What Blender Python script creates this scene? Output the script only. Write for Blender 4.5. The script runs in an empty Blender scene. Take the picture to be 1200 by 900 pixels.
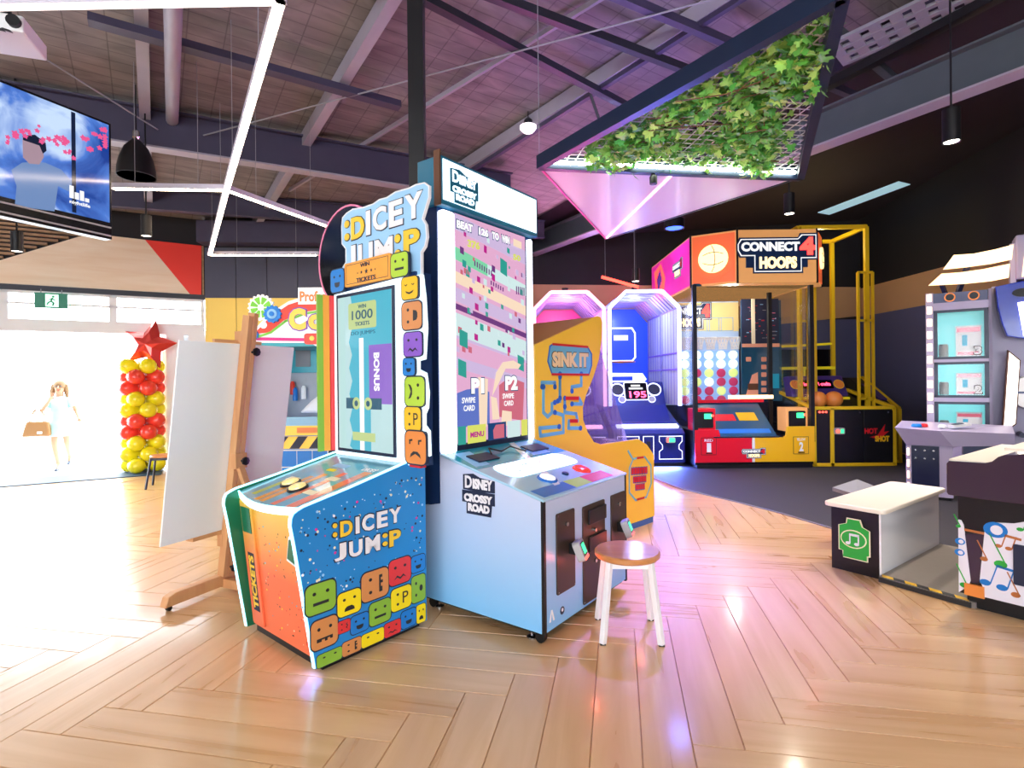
import bpy, math, random
from mathutils import Matrix, Vector
random.seed(7)
COL = bpy.context.scene.collection
SC = bpy.context.scene

# ------------------------------------------------------------------ camera
F, CX, CY, K, H = 640.0, 600.0, 445.0, 0.011, 1.4      # focal length in pixels of the 1200x900 frame
cam = bpy.data.cameras.new('camera')
cam.sensor_fit = 'HORIZONTAL'; cam.sensor_width = 36.0
cam.lens = F / 1200 * 36.0
cam.shift_y = (CY - 450.0) / 1200.0
cam.clip_start = 0.05; cam.clip_end = 300
cam_o = bpy.data.objects.new('camera', cam); COL.objects.link(cam_o)
cam_o.matrix_world = Matrix.Translation((0, 0, H)) @ Matrix.Rotation(math.radians(90), 4, 'X') @ Matrix.Rotation(-math.atan(K), 4, 'Z')
SC.camera = cam_o

# ------------------------------------------------------------------ world, exposure
SC.view_settings.view_transform = 'Standard'; SC.view_settings.look = 'None'
SC.view_settings.gamma = 1.0; SC.view_settings.use_curve_mapping = False
SC.view_settings.exposure = 0.48
W = bpy.data.worlds.new('sky'); SC.world = W; W.use_nodes = True
_bg = W.node_tree.nodes['Background']
_bg.inputs[0].default_value = (0.86, 0.93, 1.0, 1); _bg.inputs[1].default_value = 8.5

def light(kind, name, loc, power, color, size=0.3, target=None, spread=None, size_y=None, blend=0.6, portal=False):
    l = bpy.data.lights.new(name, kind); l.energy = power; l.color = color
    if kind == 'AREA':
        l.shape = 'RECTANGLE' if size_y else 'SQUARE'; l.size = size
        if size_y: l.size_y = size_y
        if spread: l.spread = spread
        if portal: l.cycles.is_portal = True
    elif kind == 'SPOT':
        l.shadow_soft_size = size; l.spot_size = spread or 1.9; l.spot_blend = blend
    else:
        l.shadow_soft_size = size
    o = bpy.data.objects.new(name, l); COL.objects.link(o); o.location = loc
    if target is not None:
        o.rotation_euler = (Vector(target) - Vector(loc)).to_track_quat('-Z', 'Y').to_euler()
    return o

# daylight openings: the shop front on the left and a fill window added behind the photographer
S0 = Vector((-7.424, 7.901)); SE = Vector((0.875, 0.485)); SN = Vector((0.485, -0.875))
def sf(t, q=0.0, z=0.0):                      # shop front coordinates: along, inwards, up
    p = S0 + SE * t + SN * q
    return Vector((p.x, p.y, z))
_c = sf(-1.6, 0.0, 1.35)
light('AREA', 'shopfront_portal', _c, 1, (1, 1, 1), 8.2, _c + Vector((SN.x, SN.y, 0)), size_y=2.7, portal=True)
light('AREA', 'rear_fill_portal', (-2.0, -5.8, 1.8), 1, (1, 1, 1), 11.0, (-2.0, 0, 1.8), size_y=2.6, portal=True)

# ------------------------------------------------------------------ materials
def lin(c):
    if isinstance(c, str):
        c = c.lstrip('#'); c = tuple(int(c[i:i + 2], 16) / 255 for i in (0, 2, 4))
    return tuple(((x / 12.92) if x <= 0.04045 else ((x + 0.055) / 1.055) ** 2.4) for x in c)
MATS = {}
def mat(name, col='#808080', rough=0.5, metal=0.0, emit=0.0, ecol=None, trans=0.0, noise=0.0, nscale=6.0, coat=0.0, bump=0.0, alpha=1.0, spec=0.5):
    if name in MATS: return MATS[name]
    m = bpy.data.materials.new(name); m.use_nodes = True; MATS[name] = m
    nt = m.node_tree; b = nt.nodes['Principled BSDF']
    c = lin(col)
    b.inputs['Base Color'].default_value = (*c, 1)
    b.inputs['Roughness'].default_value = rough; b.inputs['Metallic'].default_value = metal
    b.inputs['Specular IOR Level'].default_value = spec
    if coat: b.inputs['Coat Weight'].default_value = coat; b.inputs['Coat Roughness'].default_value = 0.08
    if trans: b.inputs['Transmission Weight'].default_value = trans
    if alpha < 1: b.inputs['Alpha'].default_value = alpha
    if emit:
        b.inputs['Emission Color'].default_value = (*lin(ecol or col), 1); b.inputs['Emission Strength'].default_value = emit
    if noise or bump:
        tc = nt.nodes.new('ShaderNodeTexCoord'); n = nt.nodes.new('ShaderNodeTexNoise')
        n.inputs['Scale'].default_value = nscale; n.inputs['Detail'].default_value = 5
        nt.links.new(tc.outputs['Object'], n.inputs['Vector'])
        if noise:
            mx = nt.nodes.new('ShaderNodeMix'); mx.data_type = 'RGBA'
            mx.inputs[6].default_value = (*[x * (1 - noise) for x in c], 1)
            mx.inputs[7].default_value = (*[min(1, x * (1 + noise)) for x in c], 1)
            nt.links.new(n.outputs['Fac'], mx.inputs[0]); nt.links.new(mx.outputs[2], b.inputs['Base Color'])
        if bump:
            bp = nt.nodes.new('ShaderNodeBump'); bp.inputs['Strength'].default_value = bump; bp.inputs['Distance'].default_value = 0.02
            nt.links.new(n.outputs['Fac'], bp.inputs['Height']); nt.links.new(bp.outputs[0], b.inputs['Normal'])
    return m

def scrmat(name, col, e):
    return mat(name, '#14141c', 0.12, emit=e, ecol=col)

def wood_mat(name, c1, c2, rough=0.3, per_object=True, scale=(1.2, 14, 14), coat=0.0, axis='X', spread=0.16):
    m = bpy.data.materials.new(name); m.use_nodes = True; MATS[name] = m
    nt = m.node_tree; b = nt.nodes['Principled BSDF']; N = nt.nodes.new; L = nt.links.new
    tc = N('ShaderNodeTexCoord'); oi = N('ShaderNodeObjectInfo'); mp = N('ShaderNodeMapping')
    mp.inputs['Scale'].default_value = scale
    add = N('ShaderNodeVectorMath'); add.operation = 'ADD'
    mul = N('ShaderNodeMath'); mul.operation = 'MULTIPLY'; mul.inputs[1].default_value = 37.0
    L(oi.outputs['Random'], mul.inputs[0]); L(tc.outputs['Object'], add.inputs[0]); L(mul.outputs[0], add.inputs[1])
    L(add.outputs[0], mp.inputs['Vector'])
    n = N('ShaderNodeTexNoise'); n.inputs['Scale'].default_value = 1.0; n.inputs['Detail'].default_value = 7; n.inputs['Distortion'].default_value = 0.7
    L(mp.outputs[0], n.inputs['Vector'])
    rp = N('ShaderNodeValToRGB'); rp.color_ramp.elements[0].position = 0.3; rp.color_ramp.elements[1].position = 0.72
    rp.color_ramp.elements[0].color = (*lin(c1), 1); rp.color_ramp.elements[1].color = (*lin(c2), 1)
    L(n.outputs['Fac'], rp.inputs[0])
    hs = N('ShaderNodeHueSaturation')
    mr = N('ShaderNodeMapRange'); mr.inputs[3].default_value = 1 - spread; mr.inputs[4].default_value = 1 + spread * 0.6
    L(oi.outputs['Random'], mr.inputs[0]); L(mr.outputs[0], hs.inputs['Value']); L(rp.outputs[0], hs.inputs['Color'])
    L(hs.outputs[0], b.inputs['Base Color'])
    rr = N('ShaderNodeMapRange'); rr.inputs[3].default_value = rough - 0.05; rr.inputs[4].default_value = rough + 0.1
    L(n.outputs['Fac'], rr.inputs[0]); L(rr.outputs[0], b.inputs['Roughness'])
    bp = N('ShaderNodeBump'); bp.inputs['Strength'].default_value = 0.03; bp.inputs['Distance'].default_value = 0.01
    L(n.outputs['Fac'], bp.inputs['Height']); L(bp.outputs[0], b.inputs['Normal'])
    if coat: b.inputs['Coat Weight'].default_value = coat; b.inputs['Coat Roughness'].default_value = 0.12
    return m

# ------------------------------------------------------------------ mesh helpers
class MB:
    def __init__(s): s.v = []; s.f = []; s.m = []; s.slots = []
    def mi(s, m):
        if m not in s.slots: s.slots.append(m)
        return s.slots.index(m)
    def add(s, vs, fs, m=None):
        o = len(s.v); s.v += [tuple(p) for p in vs]; k = s.mi(m)
        for f in fs: s.f.append(tuple(i + o for i in f)); s.m.append(k)
        return s
    def box(s, x0, x1, y0, y1, z0, z1, m=None):
        vs = [(x, y, z) for z in (z0, z1) for y in (y0, y1) for x in (x0, x1)]
        return s.add(vs, [(0, 2, 3, 1), (4, 5, 7, 6), (0, 1, 5, 4), (2, 6, 7, 3), (0, 4, 6, 2), (1, 3, 7, 5)], m)
    def prism(s, pts, a, b, m=None):
        """pts: list of 3-D points of one cap, a,b: offset vectors to the two caps"""
        n = len(pts); a = Vector(a); b = Vector(b)
        vs = [Vector(p) + a for p in pts] + [Vector(p) + b for p in pts]
        fs = [tuple(range(n))[::-1], tuple(range(n, 2 * n))] + [(i, (i + 1) % n, n + (i + 1) % n, n + i) for i in range(n)]
        return s.add(vs, fs, m)
    def tube(s, p0, p1, r0, r1=None, n=10, m=None):
        r1 = r0 if r1 is None else r1
        p0 = Vector(p0); p1 = Vector(p1); d = (p1 - p0).normalized()
        a = d.orthogonal().normalized(); b = d.cross(a)
        vs = []
        for p, r in ((p0, r0), (p1, r1)):
            for i in range(n):
                t = 2 * math.pi * i / n; vs.append(p + a * (r * math.cos(t)) + b * (r * math.sin(t)))
        fs = [(i, (i + 1) % n, n + (i + 1) % n, n + i) for i in range(n)] + [tuple(range(n))[::-1], tuple(range(n, 2 * n))]
        return s.add(vs, fs, m)
    def path(s, pts, r, n=6, m=None, closed=False):
        pts = [Vector(p) for p in pts]; k = len(pts); vs = []
        prev = None
        for i, p in enumerate(pts):
            d = (pts[min(i + 1, k - 1)] - pts[max(i - 1, 0)]).normalized()
            a = d.orthogonal().normalized() if prev is None else (prev - d * prev.dot(d)).normalized()
            prev = a; b = d.cross(a); rr = r[i] if isinstance(r, (list, tuple)) else r
            for j in range(n):
                t = 2 * math.pi * j / n; vs.append(p + a * (rr * math.cos(t)) + b * (rr * math.sin(t)))
        fs = []
        for i in range(k - 1):
            for j in range(n):
                fs.append((i * n + j, i * n + (j + 1) % n, (i + 1) * n + (j + 1) % n, (i + 1) * n + j))
        fs += [tuple(range(n))[::-1], tuple(range((k - 1) * n, k * n))]
        return s.add(vs, fs, m)
    def bar(s, p0, p1, w, h, m=None, up=(0, 0, 1)):
        p0 = Vector(p0); p1 = Vector(p1); d = (p1 - p0).normalized(); up = Vector(up)
        a = d.cross(up)
        a = a.normalized() if a.length > 1e-4 else Vector((1, 0, 0))
        b = a.cross(d).normalized()
        vs = [p + a * (sx * w / 2) + b * (sy * h / 2) for p in (p0, p1) for sx, sy in ((-1, -1), (1, -1), (1, 1), (-1, 1))]
        return s.add(vs, [(3, 2, 1, 0), (4, 5, 6, 7), (0, 1, 5, 4), (1, 2, 6, 5), (2, 3, 7, 6), (3, 0, 4, 7)], m)
    def lathe(s, prof, n=20, c=(0, 0, 0), m=None, M=None):
        vs = []; k = len(prof)
        for r, z in prof:
            for j in range(n):
                t = 2 * math.pi * j / n; p = Vector((r * math.cos(t), r * math.sin(t), z))
                if M is not None: p = M @ p
                vs.append(p + Vector(c))
        fs = [(i * n + j, i * n + (j + 1) % n, (i + 1) * n + (j + 1) % n, (i + 1) * n + j) for i in range(k - 1) for j in range(n)]
        fs += [tuple(range(n))[::-1], tuple(range((k - 1) * n, k * n))]
        return s.add(vs, fs, m)
    def ball(s, c, r, n=14, k=8, m=None, M=None):
        prof = [(r[0] * math.sin(math.pi * i / k) if isinstance(r, tuple) else r * math.sin(math.pi * i / k),
                 -(r[1] if isinstance(r, tuple) else r) * math.cos(math.pi * i / k)) for i in range(k + 1)]
        prof[0] = (1e-4, prof[0][1]); prof[-1] = (1e-4, prof[-1][1])
        return s.lathe(prof, n, c, m, M)
    def mesh(s, name):
        me = bpy.data.meshes.new(name); me.from_pydata(s.v, [], s.f); me.update()
        for k in s.slots:
            me.materials.append(MATS[k] if isinstance(k, str) else k)
        me.polygons.foreach_set('material_index', s.m)
        return me

def link(name, me, parent=None, smooth=False, bev=0.0, label=None):
    o = bpy.data.objects.new(name, me); COL.objects.link(o)
    if parent is not None: o.parent = parent
    if smooth:
        me.polygons.foreach_set('use_smooth', [True] * len(me.polygons)); me.update()
        try: me.set_sharp_from_angle(angle=math.radians(40))
        except Exception: pass
    if bev:
        b = o.modifiers.new('bevel', 'BEVEL'); b.width = bev; b.segments = 2; b.limit_method = 'ANGLE'; b.angle_limit = math.radians(40)
    if label: o['label'] = label
    return o
def part(parent, name, mb, smooth=False, bev=0.0, label=None):
    return link(name, mb.mesh(name), parent, smooth, bev, label)
def thing(name, label, cat, loc=(0, 0, 0), rz=0.0, group=None):
    o = bpy.data.objects.new(name, None); COL.objects.link(o); o.empty_display_size = 0.1
    o.location = loc; o.rotation_euler = (0, 0, math.radians(rz)); o['label'] = label; o['category'] = cat
    if group: o['group'] = group
    return o
def tag(o, label, cat, group=None):
    o['label'] = label; o['category'] = cat
    if group: o['group'] = group
    return o
def struct(name, mb, parent=None, smooth=False, bev=0.0, label=None):
    o = part(parent, name, mb, smooth, bev, label)
    if parent is None: o['kind'] = 'structure'
    return o
def tmat(o):
    return Matrix.Translation(o.location) @ Matrix.Rotation(o.rotation_euler.z, 4, 'Z')
def ray(px, py):
    dx = (px - CX) / F; dy = (CY - py) / F
    return Vector((dx + K * dy, 1.0, dy - K * dx))
def G(px, py, z=0.0):
    r = ray(px, py); t = (z - H) / r.z
    return Vector((r.x * t, t, z))
def D(px, py, Y):
    r = ray(px, py); return Vector((r.x * Y, Y, H + r.z * Y))

def rrect_pts(u0, u1, v0, v1, r, k=4):
    r = min(r, (u1 - u0) / 2 - 1e-4, (v1 - v0) / 2 - 1e-4); out = []
    for cu, cv, a0 in ((u1 - r, v1 - r, 0), (u0 + r, v1 - r, 90), (u0 + r, v0 + r, 180), (u1 - r, v0 + r, 270)):
        for i in range(k + 1):
            a = math.radians(a0 + 90 * i / k); out.append((cu + r * math.cos(a), cv + r * math.sin(a)))
    return out
def circ_pts(u, v, r, n=16, rv=None, a0=0, a1=360):
    rv = r if rv is None else rv
    full = (a1 - a0) >= 360; k = n if full else n + 1
    return [(u + r * math.cos(math.radians(a0 + (a1 - a0) * i / n)), v + rv * math.sin(math.radians(a0 + (a1 - a0) * i / n))) for i in range(k)]
def star_pts(u, v, R, r, n=5, rot=90):
    return [(u + (R if i % 2 == 0 else r) * math.cos(math.radians(rot + 180 * i / n)), v + (R if i % 2 == 0 else r) * math.sin(math.radians(rot + 180 * i / n))) for i in range(2 * n)]

class Fr:
    """a flat face of a thing: origin O, axes U (right) and V (up), N outwards; all in the thing's own coordinates"""
    def __init__(s, root, O, U, V):
        s.root = root; s.O = Vector(O); s.U = Vector(U).normalized(); s.V = Vector(V).normalized(); s.N = s.U.cross(s.V)
    def p(s, u, v, n=0.0): return s.O + s.U * u + s.V * v + s.N * n
    def px(s, x, y):
        M = tmat(s.root).inverted() if s.root is not None else Matrix.Identity(4)
        o = M @ Vector((0, 0, H)); d = M.to_3x3() @ ray(x, y)
        t = (s.O - o).dot(s.N) / d.dot(s.N); q = o + d * t - s.O
        return (q.dot(s.U), q.dot(s.V))
    def pxs(s, pts): return [s.px(*q) for q in pts]
    def poly(s, mb, pts, n0=0.0, n1=0.002, m=None):
        a = sum(pts[i][0] * pts[(i + 1) % len(pts)][1] - pts[(i + 1) % len(pts)][0] * pts[i][1] for i in range(len(pts)))
        if a < 0: pts = pts[::-1]
        mb.prism([s.p(u, v) for u, v in pts], s.N * n0, s.N * n1, m); return s
    def rect(s, mb, u0, u1, v0, v1, n0=0.0, n1=0.002, m=None): return s.poly(mb, [(u0, v0), (u1, v0), (u1, v1), (u0, v1)], n0, n1, m)
    def rrect(s, mb, u0, u1, v0, v1, r, n0=0.0, n1=0.002, m=None): return s.poly(mb, rrect_pts(u0, u1, v0, v1, r), n0, n1, m)
    def circ(s, mb, u, v, r, n0=0.0, n1=0.002, m=None, n=16, rv=None): return s.poly(mb, circ_pts(u, v, r, n, rv), n0, n1, m)
    def ring(s, mb, pts, w, n0, n1, m):
        """thin outline along closed polyline pts (uv)"""
        k = len(pts)
        for i in range(k):
            s.line(mb, pts[i], pts[(i + 1) % k], w, n0, n1, m)
    def line(s, mb, a, b, w, n0=0.0, n1=0.002, m=None):
        a = Vector(a); b = Vector(b); d = (b - a)
        if d.length < 1e-6: return
        d.normalize(); q = Vector((-d.y, d.x)) * (w / 2); e = d * (w / 2) * 0.6
        s.poly(mb, [tuple(a - e - q), tuple(b + e - q), tuple(b + e + q), tuple(a - e + q)], n0, n1, m)
    def pline(s, mb, pts, w, n0=0.0, n1=0.002, m=None):
        for i in range(len(pts) - 1): s.line(mb, pts[i], pts[i + 1], w, n0, n1, m)

_TXT = {}
def text_mesh(string, bold):
    key = (string, bold)
    if key not in _TXT:
        cu = bpy.data.curves.new('lettering', 'FONT'); cu.body = string; cu.size = 1.0; cu.offset = bold; cu.extrude = 0.5; cu.resolution_u = 3
        cu.align_x = 'LEFT'
        o = bpy.data.objects.new('lettering', cu); COL.objects.link(o)
        dg = bpy.context.evaluated_depsgraph_get(); me = bpy.data.meshes.new_from_object(o.evaluated_get(dg))
        vs = [tuple(v.co) for v in me.vertices]; fs = [tuple(p.vertices) for p in me.polygons]
        bpy.data.objects.remove(o); bpy.data.curves.remove(cu); bpy.data.meshes.remove(me)
        _TXT[key] = (vs, fs)
    return _TXT[key]
def text(mb, fr, string, u0, v0, u1, v1, m, n0=0.001, n1=0.003, bold=0.02, rot=0, shear=0.0, grow=0.0):
    """lettering filling the rectangle u0..u1, v0..v1 of a face; rot in quarter turns; shear lifts the right end"""
    vs, fs = text_mesh(string, bold)
    if not vs: return
    xs = [p[0] for p in vs]; ys = [p[1] for p in vs]; x0, x1, y0, y1 = min(xs), max(xs), min(ys), max(ys)
    out = []
    for x, y, z in vs:
        a = (x - x0) / (x1 - x0); b = (y - y0) / (y1 - y0)
        if rot == 1: a, b = 1 - b, a
        elif rot == 3: a, b = b, 1 - a
        u = u0 - grow + a * (u1 - u0 + 2 * grow); v = v0 - grow + b * (v1 - v0 + 2 * grow) + shear * a
        out.append(fr.p(u, v, n0 + (n1 - n0) * (z + 0.5)))
    mb.add(out, fs, m)
def textpx(mb, fr, string, lb, rt, m, **k):
    u0, v0 = fr.px(*lb); u1, v1 = fr.px(*rt); text(mb, fr, string, u0, v0, u1, v1, m, **k)

# ------------------------------------------------------------------ common materials
mat('black', '#0c0c10', 0.45); mat('blackgloss', '#08080c', 0.15); mat('charcoal', '#26262c', 0.5); mat('white', '#f2f2f2', 0.4)
mat('whitegloss', '#f4f4f6', 0.18, coat=0.5); mat('chrome', '#c8c8cc', 0.2, 1.0); mat('grey', '#8a8a90', 0.5); mat('steel_dark', '#30313a', 0.45, 0.3)
mat('navy', '#12305c', 0.35); mat('red', '#d8202a', 0.35); mat('yellow', '#f6c21c', 0.35); mat('blue', '#1478c8', 0.35); mat('green', '#7fb636', 0.35)
mat('orange', '#e88a3c', 0.4); mat('tanface', '#d98e50', 0.4); mat('pink', '#f08ab0', 0.4); mat('purple', '#8a5ac8', 0.4); mat('sky', '#8fc8f0', 0.35)
mat('cyan', '#28b4d8', 0.35); mat('lime', '#b4d83c', 0.35); mat('cream', '#f2e6c4', 0.5); mat('brown', '#5a3420', 0.5); mat('magenta', '#e02890', 0.4)
mat('led_white', '#ffffff', emit=7.0); mat('led_cyan', '#a8f0ff', emit=1.5); mat('led_warm', '#fff0d0', emit=8.0); mat('led_blue', '#5a7cff', emit=6.0)
mat('led_pink', '#ff9ab8', emit=5.0); mat('led_red', '#ff2a24', emit=5.0); mat('led_green', '#48ff8a', emit=2.0); mat('led_mag', '#ff48c8', emit=5.0)
mat('glass', '#ffffff', 0.03, trans=1.0, alpha=0.18); mat('lamp_disc', '#fff4e0', emit=10.0)
# ================================================================== THE SETTING
wood_mat('plank_wood', '#cda070', '#e2bb8e', 0.27, coat=0.5, spread=0.045, scale=(.8, 9, 9))
wood_mat('plywood', '#ecd2b2', '#f6e4cc', 0.5, scale=(1.0, 1.0, 9), spread=0.0)
wood_mat('slat_wood', '#8a6a4c', '#b08c66', 0.5, spread=0.1)
wood_mat('easel_wood', '#c98d5c', '#dba672', 0.4, scale=(9, 9, 1.4), spread=0.05)
wood_mat('stool_wood', '#b9743c', '#d39256', 0.3, scale=(2.5, 18, 18), coat=0.3, spread=0.0)
mat('floor_base', '#b98c60', 0.4, noise=0.15, nscale=2.0); mat('carpet', '#2e2b2b', 0.7, noise=0.35, nscale=160, bump=0.3)
mat('wall_black', '#1a161c', 0.7, noise=0.1, nscale=2); mat('wall_tan', '#c79c72', 0.7, noise=0.06, nscale=2); mat('wall_slate', '#4d5164', 0.7, noise=0.06)
mat('wall_blue', '#5a5e86', 0.6, noise=0.06, nscale=1.5); mat('wall_yellow', '#fcdc70', 0.6, noise=0.05, nscale=1.5); mat('wall_white', '#e6e6e8', 0.7)
mat('wall_red', '#ee3424', 0.5); mat('beam_light', '#9a94a0', 0.5, noise=0.1); mat('beam_dark', '#3e3850', 0.55, noise=0.15); mat('beam_green', '#4a5258', 0.5, noise=0.1)
mat('frame_white', '#eceff2', 0.5); mat('pavement', '#d9dade', 0.8, noise=0.05); mat('mat_blue', '#2a4a66', 0.6, noise=0.1, nscale=30)

def ceiling_mat():
    m = bpy.data.materials.new('ceiling_insulation'); m.use_nodes = True; MATS['ceiling_insulation'] = m
    nt = m.node_tree; b = nt.nodes['Principled BSDF']; N = nt.nodes.new; L = nt.links.new
    tc = N('ShaderNodeTexCoord'); mp = N('ShaderNodeMapping'); mp.inputs['Rotation'].default_value = (0, 0, math.radians(-33.5)); L(tc.outputs['Object'], mp.inputs[0])
    br = N('ShaderNodeTexBrick'); br.offset = 0.0; br.inputs['Scale'].default_value = 1.0
    br.inputs['Brick Width'].default_value = 0.3; br.inputs['Row Height'].default_value = 0.15; br.inputs['Mortar Size'].default_value = 0.006
    br.inputs['Color1'].default_value = (1, 1, 1, 1); br.inputs['Color2'].default_value = (0.93, 0.93, 0.93, 1); br.inputs['Mortar'].default_value = (0.6, 0.6, 0.6, 1)
    L(mp.outputs[0], br.inputs['Vector'])
    n = N('ShaderNodeTexNoise'); n.inputs['Scale'].default_value = 1.6; n.inputs['Detail'].default_value = 8; n.inputs['Distortion'].default_value = 1.2
    mp2 = N('ShaderNodeMapping'); mp2.inputs['Scale'].default_value = (1, 3, 1); L(mp.outputs[0], mp2.inputs[0]); L(mp2.outputs[0], n.inputs['Vector'])
    rp = N('ShaderNodeValToRGB'); rp.color_ramp.elements[0].position = 0.32; rp.color_ramp.elements[1].position = 0.7
    rp.color_ramp.elements[0].color = (*lin('#6c6464'), 1); rp.color_ramp.elements[1].color = (*lin('#8a8280'), 1); L(n.outputs['Fac'], rp.inputs[0])
    mx = N('ShaderNodeMix'); mx.data_type = 'RGBA'; mx.blend_type = 'MULTIPLY'; mx.inputs[0].default_value = 1.0
    L(rp.outputs[0], mx.inputs[6]); L(br.outputs['Color'], mx.inputs[7]); L(mx.outputs[2], b.inputs['Base Color'])
    b.inputs['Roughness'].default_value = 0.75; b.inputs['Metallic'].default_value = 0.0
    bp = N('ShaderNodeBump'); bp.inputs['Strength'].default_value = 0.25; bp.inputs['Distance'].default_value = 0.03; L(n.outputs['Fac'], bp.inputs['Height']); L(bp.outputs[0], b.inputs['Normal'])
ceiling_mat()

RB = 0.0                                                     # rotation of the back row of machines, degrees
rb = Vector((math.cos(math.radians(RB)), math.sin(math.radians(RB)), 0)); rbn = Vector((-rb.y, rb.x, 0))
BW0 = Vector((-0.6, 11.1, 0)); BW1 = BW0 + rb * 7.7          # back wall
CNR = sf(2.62); RW1 = BW1 - rbn * 17.0                       # right wall runs towards the photographer
room = [sf(-6.2), CNR, Vector((-0.6, 9.55, 0)), BW0, BW1, RW1, Vector((-12.85, RW1.y, 0))]

# --- floor: one sub-floor, herringbone planks near the camera, a speckled dark carpet at the back right
mb = MB(); mb.prism([Vector(p) for p in room], (0, 0, -0.2), (0, 0, -0.006), 'floor_base'); floor = struct('floor', mb)
PW, PL, NP = 0.19, 1.14, 6
pm = MB(); g = 0.0012
pm.add([(g, g, -0.006), (PL - g, g, -0.006), (PL - g, PW - g, -0.006), (g, PW - g, -0.006), (g + .002, g + .002, 0), (PL - g - .002, g + .002, 0), (PL - g - .002, PW - g - .002, 0), (g + .002, PW - g - .002, 0)],
       [(3, 2, 1, 0), (4, 5, 6, 7), (0, 1, 5, 4), (1, 2, 6, 5), (2, 3, 7, 6), (3, 0, 4, 7)], 'plank_wood')
plank_mesh = pm.mesh('plank')
PA = math.radians(-11.0); PO = Vector((0.86, 2.05)); ca, sa = math.cos(PA), math.sin(PA)
def inroom(x, y):
    q = (Vector((x, y)) - S0).dot(SN)
    return q > 0.12 and y < 9.3 and x < 6.5
cand = []
for y in range(-60, 60):
    for k in range(-8, 8):
        cand.append((y + 2 * NP * k, y, 0))
        cand.append((y, y + 1 + 2 * NP * k, 1))
planks = []
for a, b, vert in cand:
    cx, cy = (a + NP / 2, b + .5) if not vert else (a + .5, b + NP / 2)
    wx = PO.x + PW * (cx * ca - cy * sa); wy = PO.y + PW * (cx * sa + cy * ca)
    if wy < 1.15 or wy > 8.0 or abs(wx) > 1.0 * wy + 0.55 or not inroom(wx, wy): continue
    if wx > 1.6 and wy > 7.2: continue
    planks.append((wy, a, b, vert))
planks.sort()
far_mb = MB()
for i, (wy, a, b, vert) in enumerate(planks):
    px_, py_ = (a, b) if not vert else (a + 1, b)
    x = PO.x + PW * (px_ * ca - py_ * sa); y = PO.y + PW * (px_ * sa + py_ * ca); rot = PA + (math.pi / 2 if vert else 0)
    if i < 300:
        o = bpy.data.objects.new('plank', plank_mesh); COL.objects.link(o); o.parent = floor
        o.location = (x, y, 0); o.rotation_euler = (0, 0, rot)
    else:
        M = Matrix.Translation((x, y, 0)) @ Matrix.Rotation(rot, 4, 'Z')
        far_mb.add([M @ Vector(v) for v in pm.v], pm.f, 'plank_wood')
if far_mb.v:
    o = part(floor, 'plank_field', far_mb); o['kind'] = 'stuff'
mb = MB()
cpts = [G(760, 558), G(800, 574), G(860, 588), G(915, 602), G(975, 620), G(1040, 633), G(1110, 645), G(1200, 655), Vector((6.7, 3.8, 0)), BW1 - rb * .15 - rbn * .05, BW0 + rb * 1.6 - rbn * .05]
mb.prism(cpts, (0, 0, 0.0005), (0, 0, 0.007), 'carpet'); part(floor, 'carpet', mb, label='dark speckled carpet under the back row of machines')
mb = MB(); mb.path([p + Vector((0, 0, .006)) for p in cpts[:8]], 0.008, 6, 'grey'); part(floor, 'carpet_edge_strip', mb)

# --- pavement outside, threshold strip
mb = MB(); mb.box(-45, 0, 5, 60, -0.35, -0.15, 'pavement')
outside = struct('floor_outside', mb); outside.rotation_euler = (0, 0, 0)
mb = MB(); mb.prism([sf(-6.2, .55), sf(2.0, .55), sf(2.0, -.15), sf(-6.2, -.15)], (0, 0, .0005), (0, 0, .012), 'mat_blue'); struct('trim_1', mb)

# --- walls
def wall(name, a, b, z0, z1, t, m, out, parent=None, label=None):
    a = Vector((a.x, a.y, 0)); b = Vector((b.x, b.y, 0)); o = Vector(out).normalized() * t
    mb = MB(); mb.prism([a + Vector((0, 0, z0 - (.2 if z0 == 0 else 0))), b + Vector((0, 0, z0 - (.2 if z0 == 0 else 0))), b + Vector((0, 0, z1)), a + Vector((0, 0, z1))], -o * .05, o, m)
    return struct(name, mb, parent, label=label)
ZT = 6.4
sn3 = Vector((SN.x, SN.y, 0))
# left: shop front bulkhead over an open glazed front
wl = wall('wall_left', sf(-6.2, -.06), sf(2.62, -.06), 2.88, ZT, .14, 'wall_black', -sn3)
bulk = Fr(None, sf(0, 0, 0), (SE.x, SE.y, 0), (0, 0, 1))     # u = t along the front, v = height, N towards the room? see sign below
if bulk.N.dot(sn3) < 0: bulk = Fr(None, sf(0, 0, 0), (SE.x, SE.y, 0), (0, 0, 1))
# U = SE, V = up gives N = SE x z = (SE.y, -SE.x) = SN, towards the room
mb = MB(); tlo = bulk.px(-60, 320)[0]
pl = bulk.pxs([(105, 273.5), (170, 281), (222.5, 346), (0, 334), (0, 305)])
pl = [(pl[0][0], pl[0][1]), pl[1], (pl[2][0], 2.88), (-6.2, 2.88), (-6.2, 2.88 + .02), pl[4]]
bulk.poly(mb, pl, -.058, 0.0, 'plywood'); part(wl, 'plywood_panel', mb)
mb = MB(); q = bulk.pxs([(170, 281), (236, 288), (236, 346), (222.5, 346)]); bulk.poly(mb, [q[0], q[1], (q[2][0], 2.88), (q[3][0], 2.88)], -.058, .004, 'wall_red'); part(wl, 'red_panel', mb)
mb = MB(); bulk.rect(mb, q[1][0] + .005, 2.60, 2.88, q[1][1], -.058, .0, 'slat_wood'); part(wl, 'end_panel', mb)
a0 = bulk.px(0, 305); a1 = bulk.px(105, 273.5); sl = (a1[1] - a0[1]) / (a1[0] - a0[0])
z = a0[1] + .03
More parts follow.
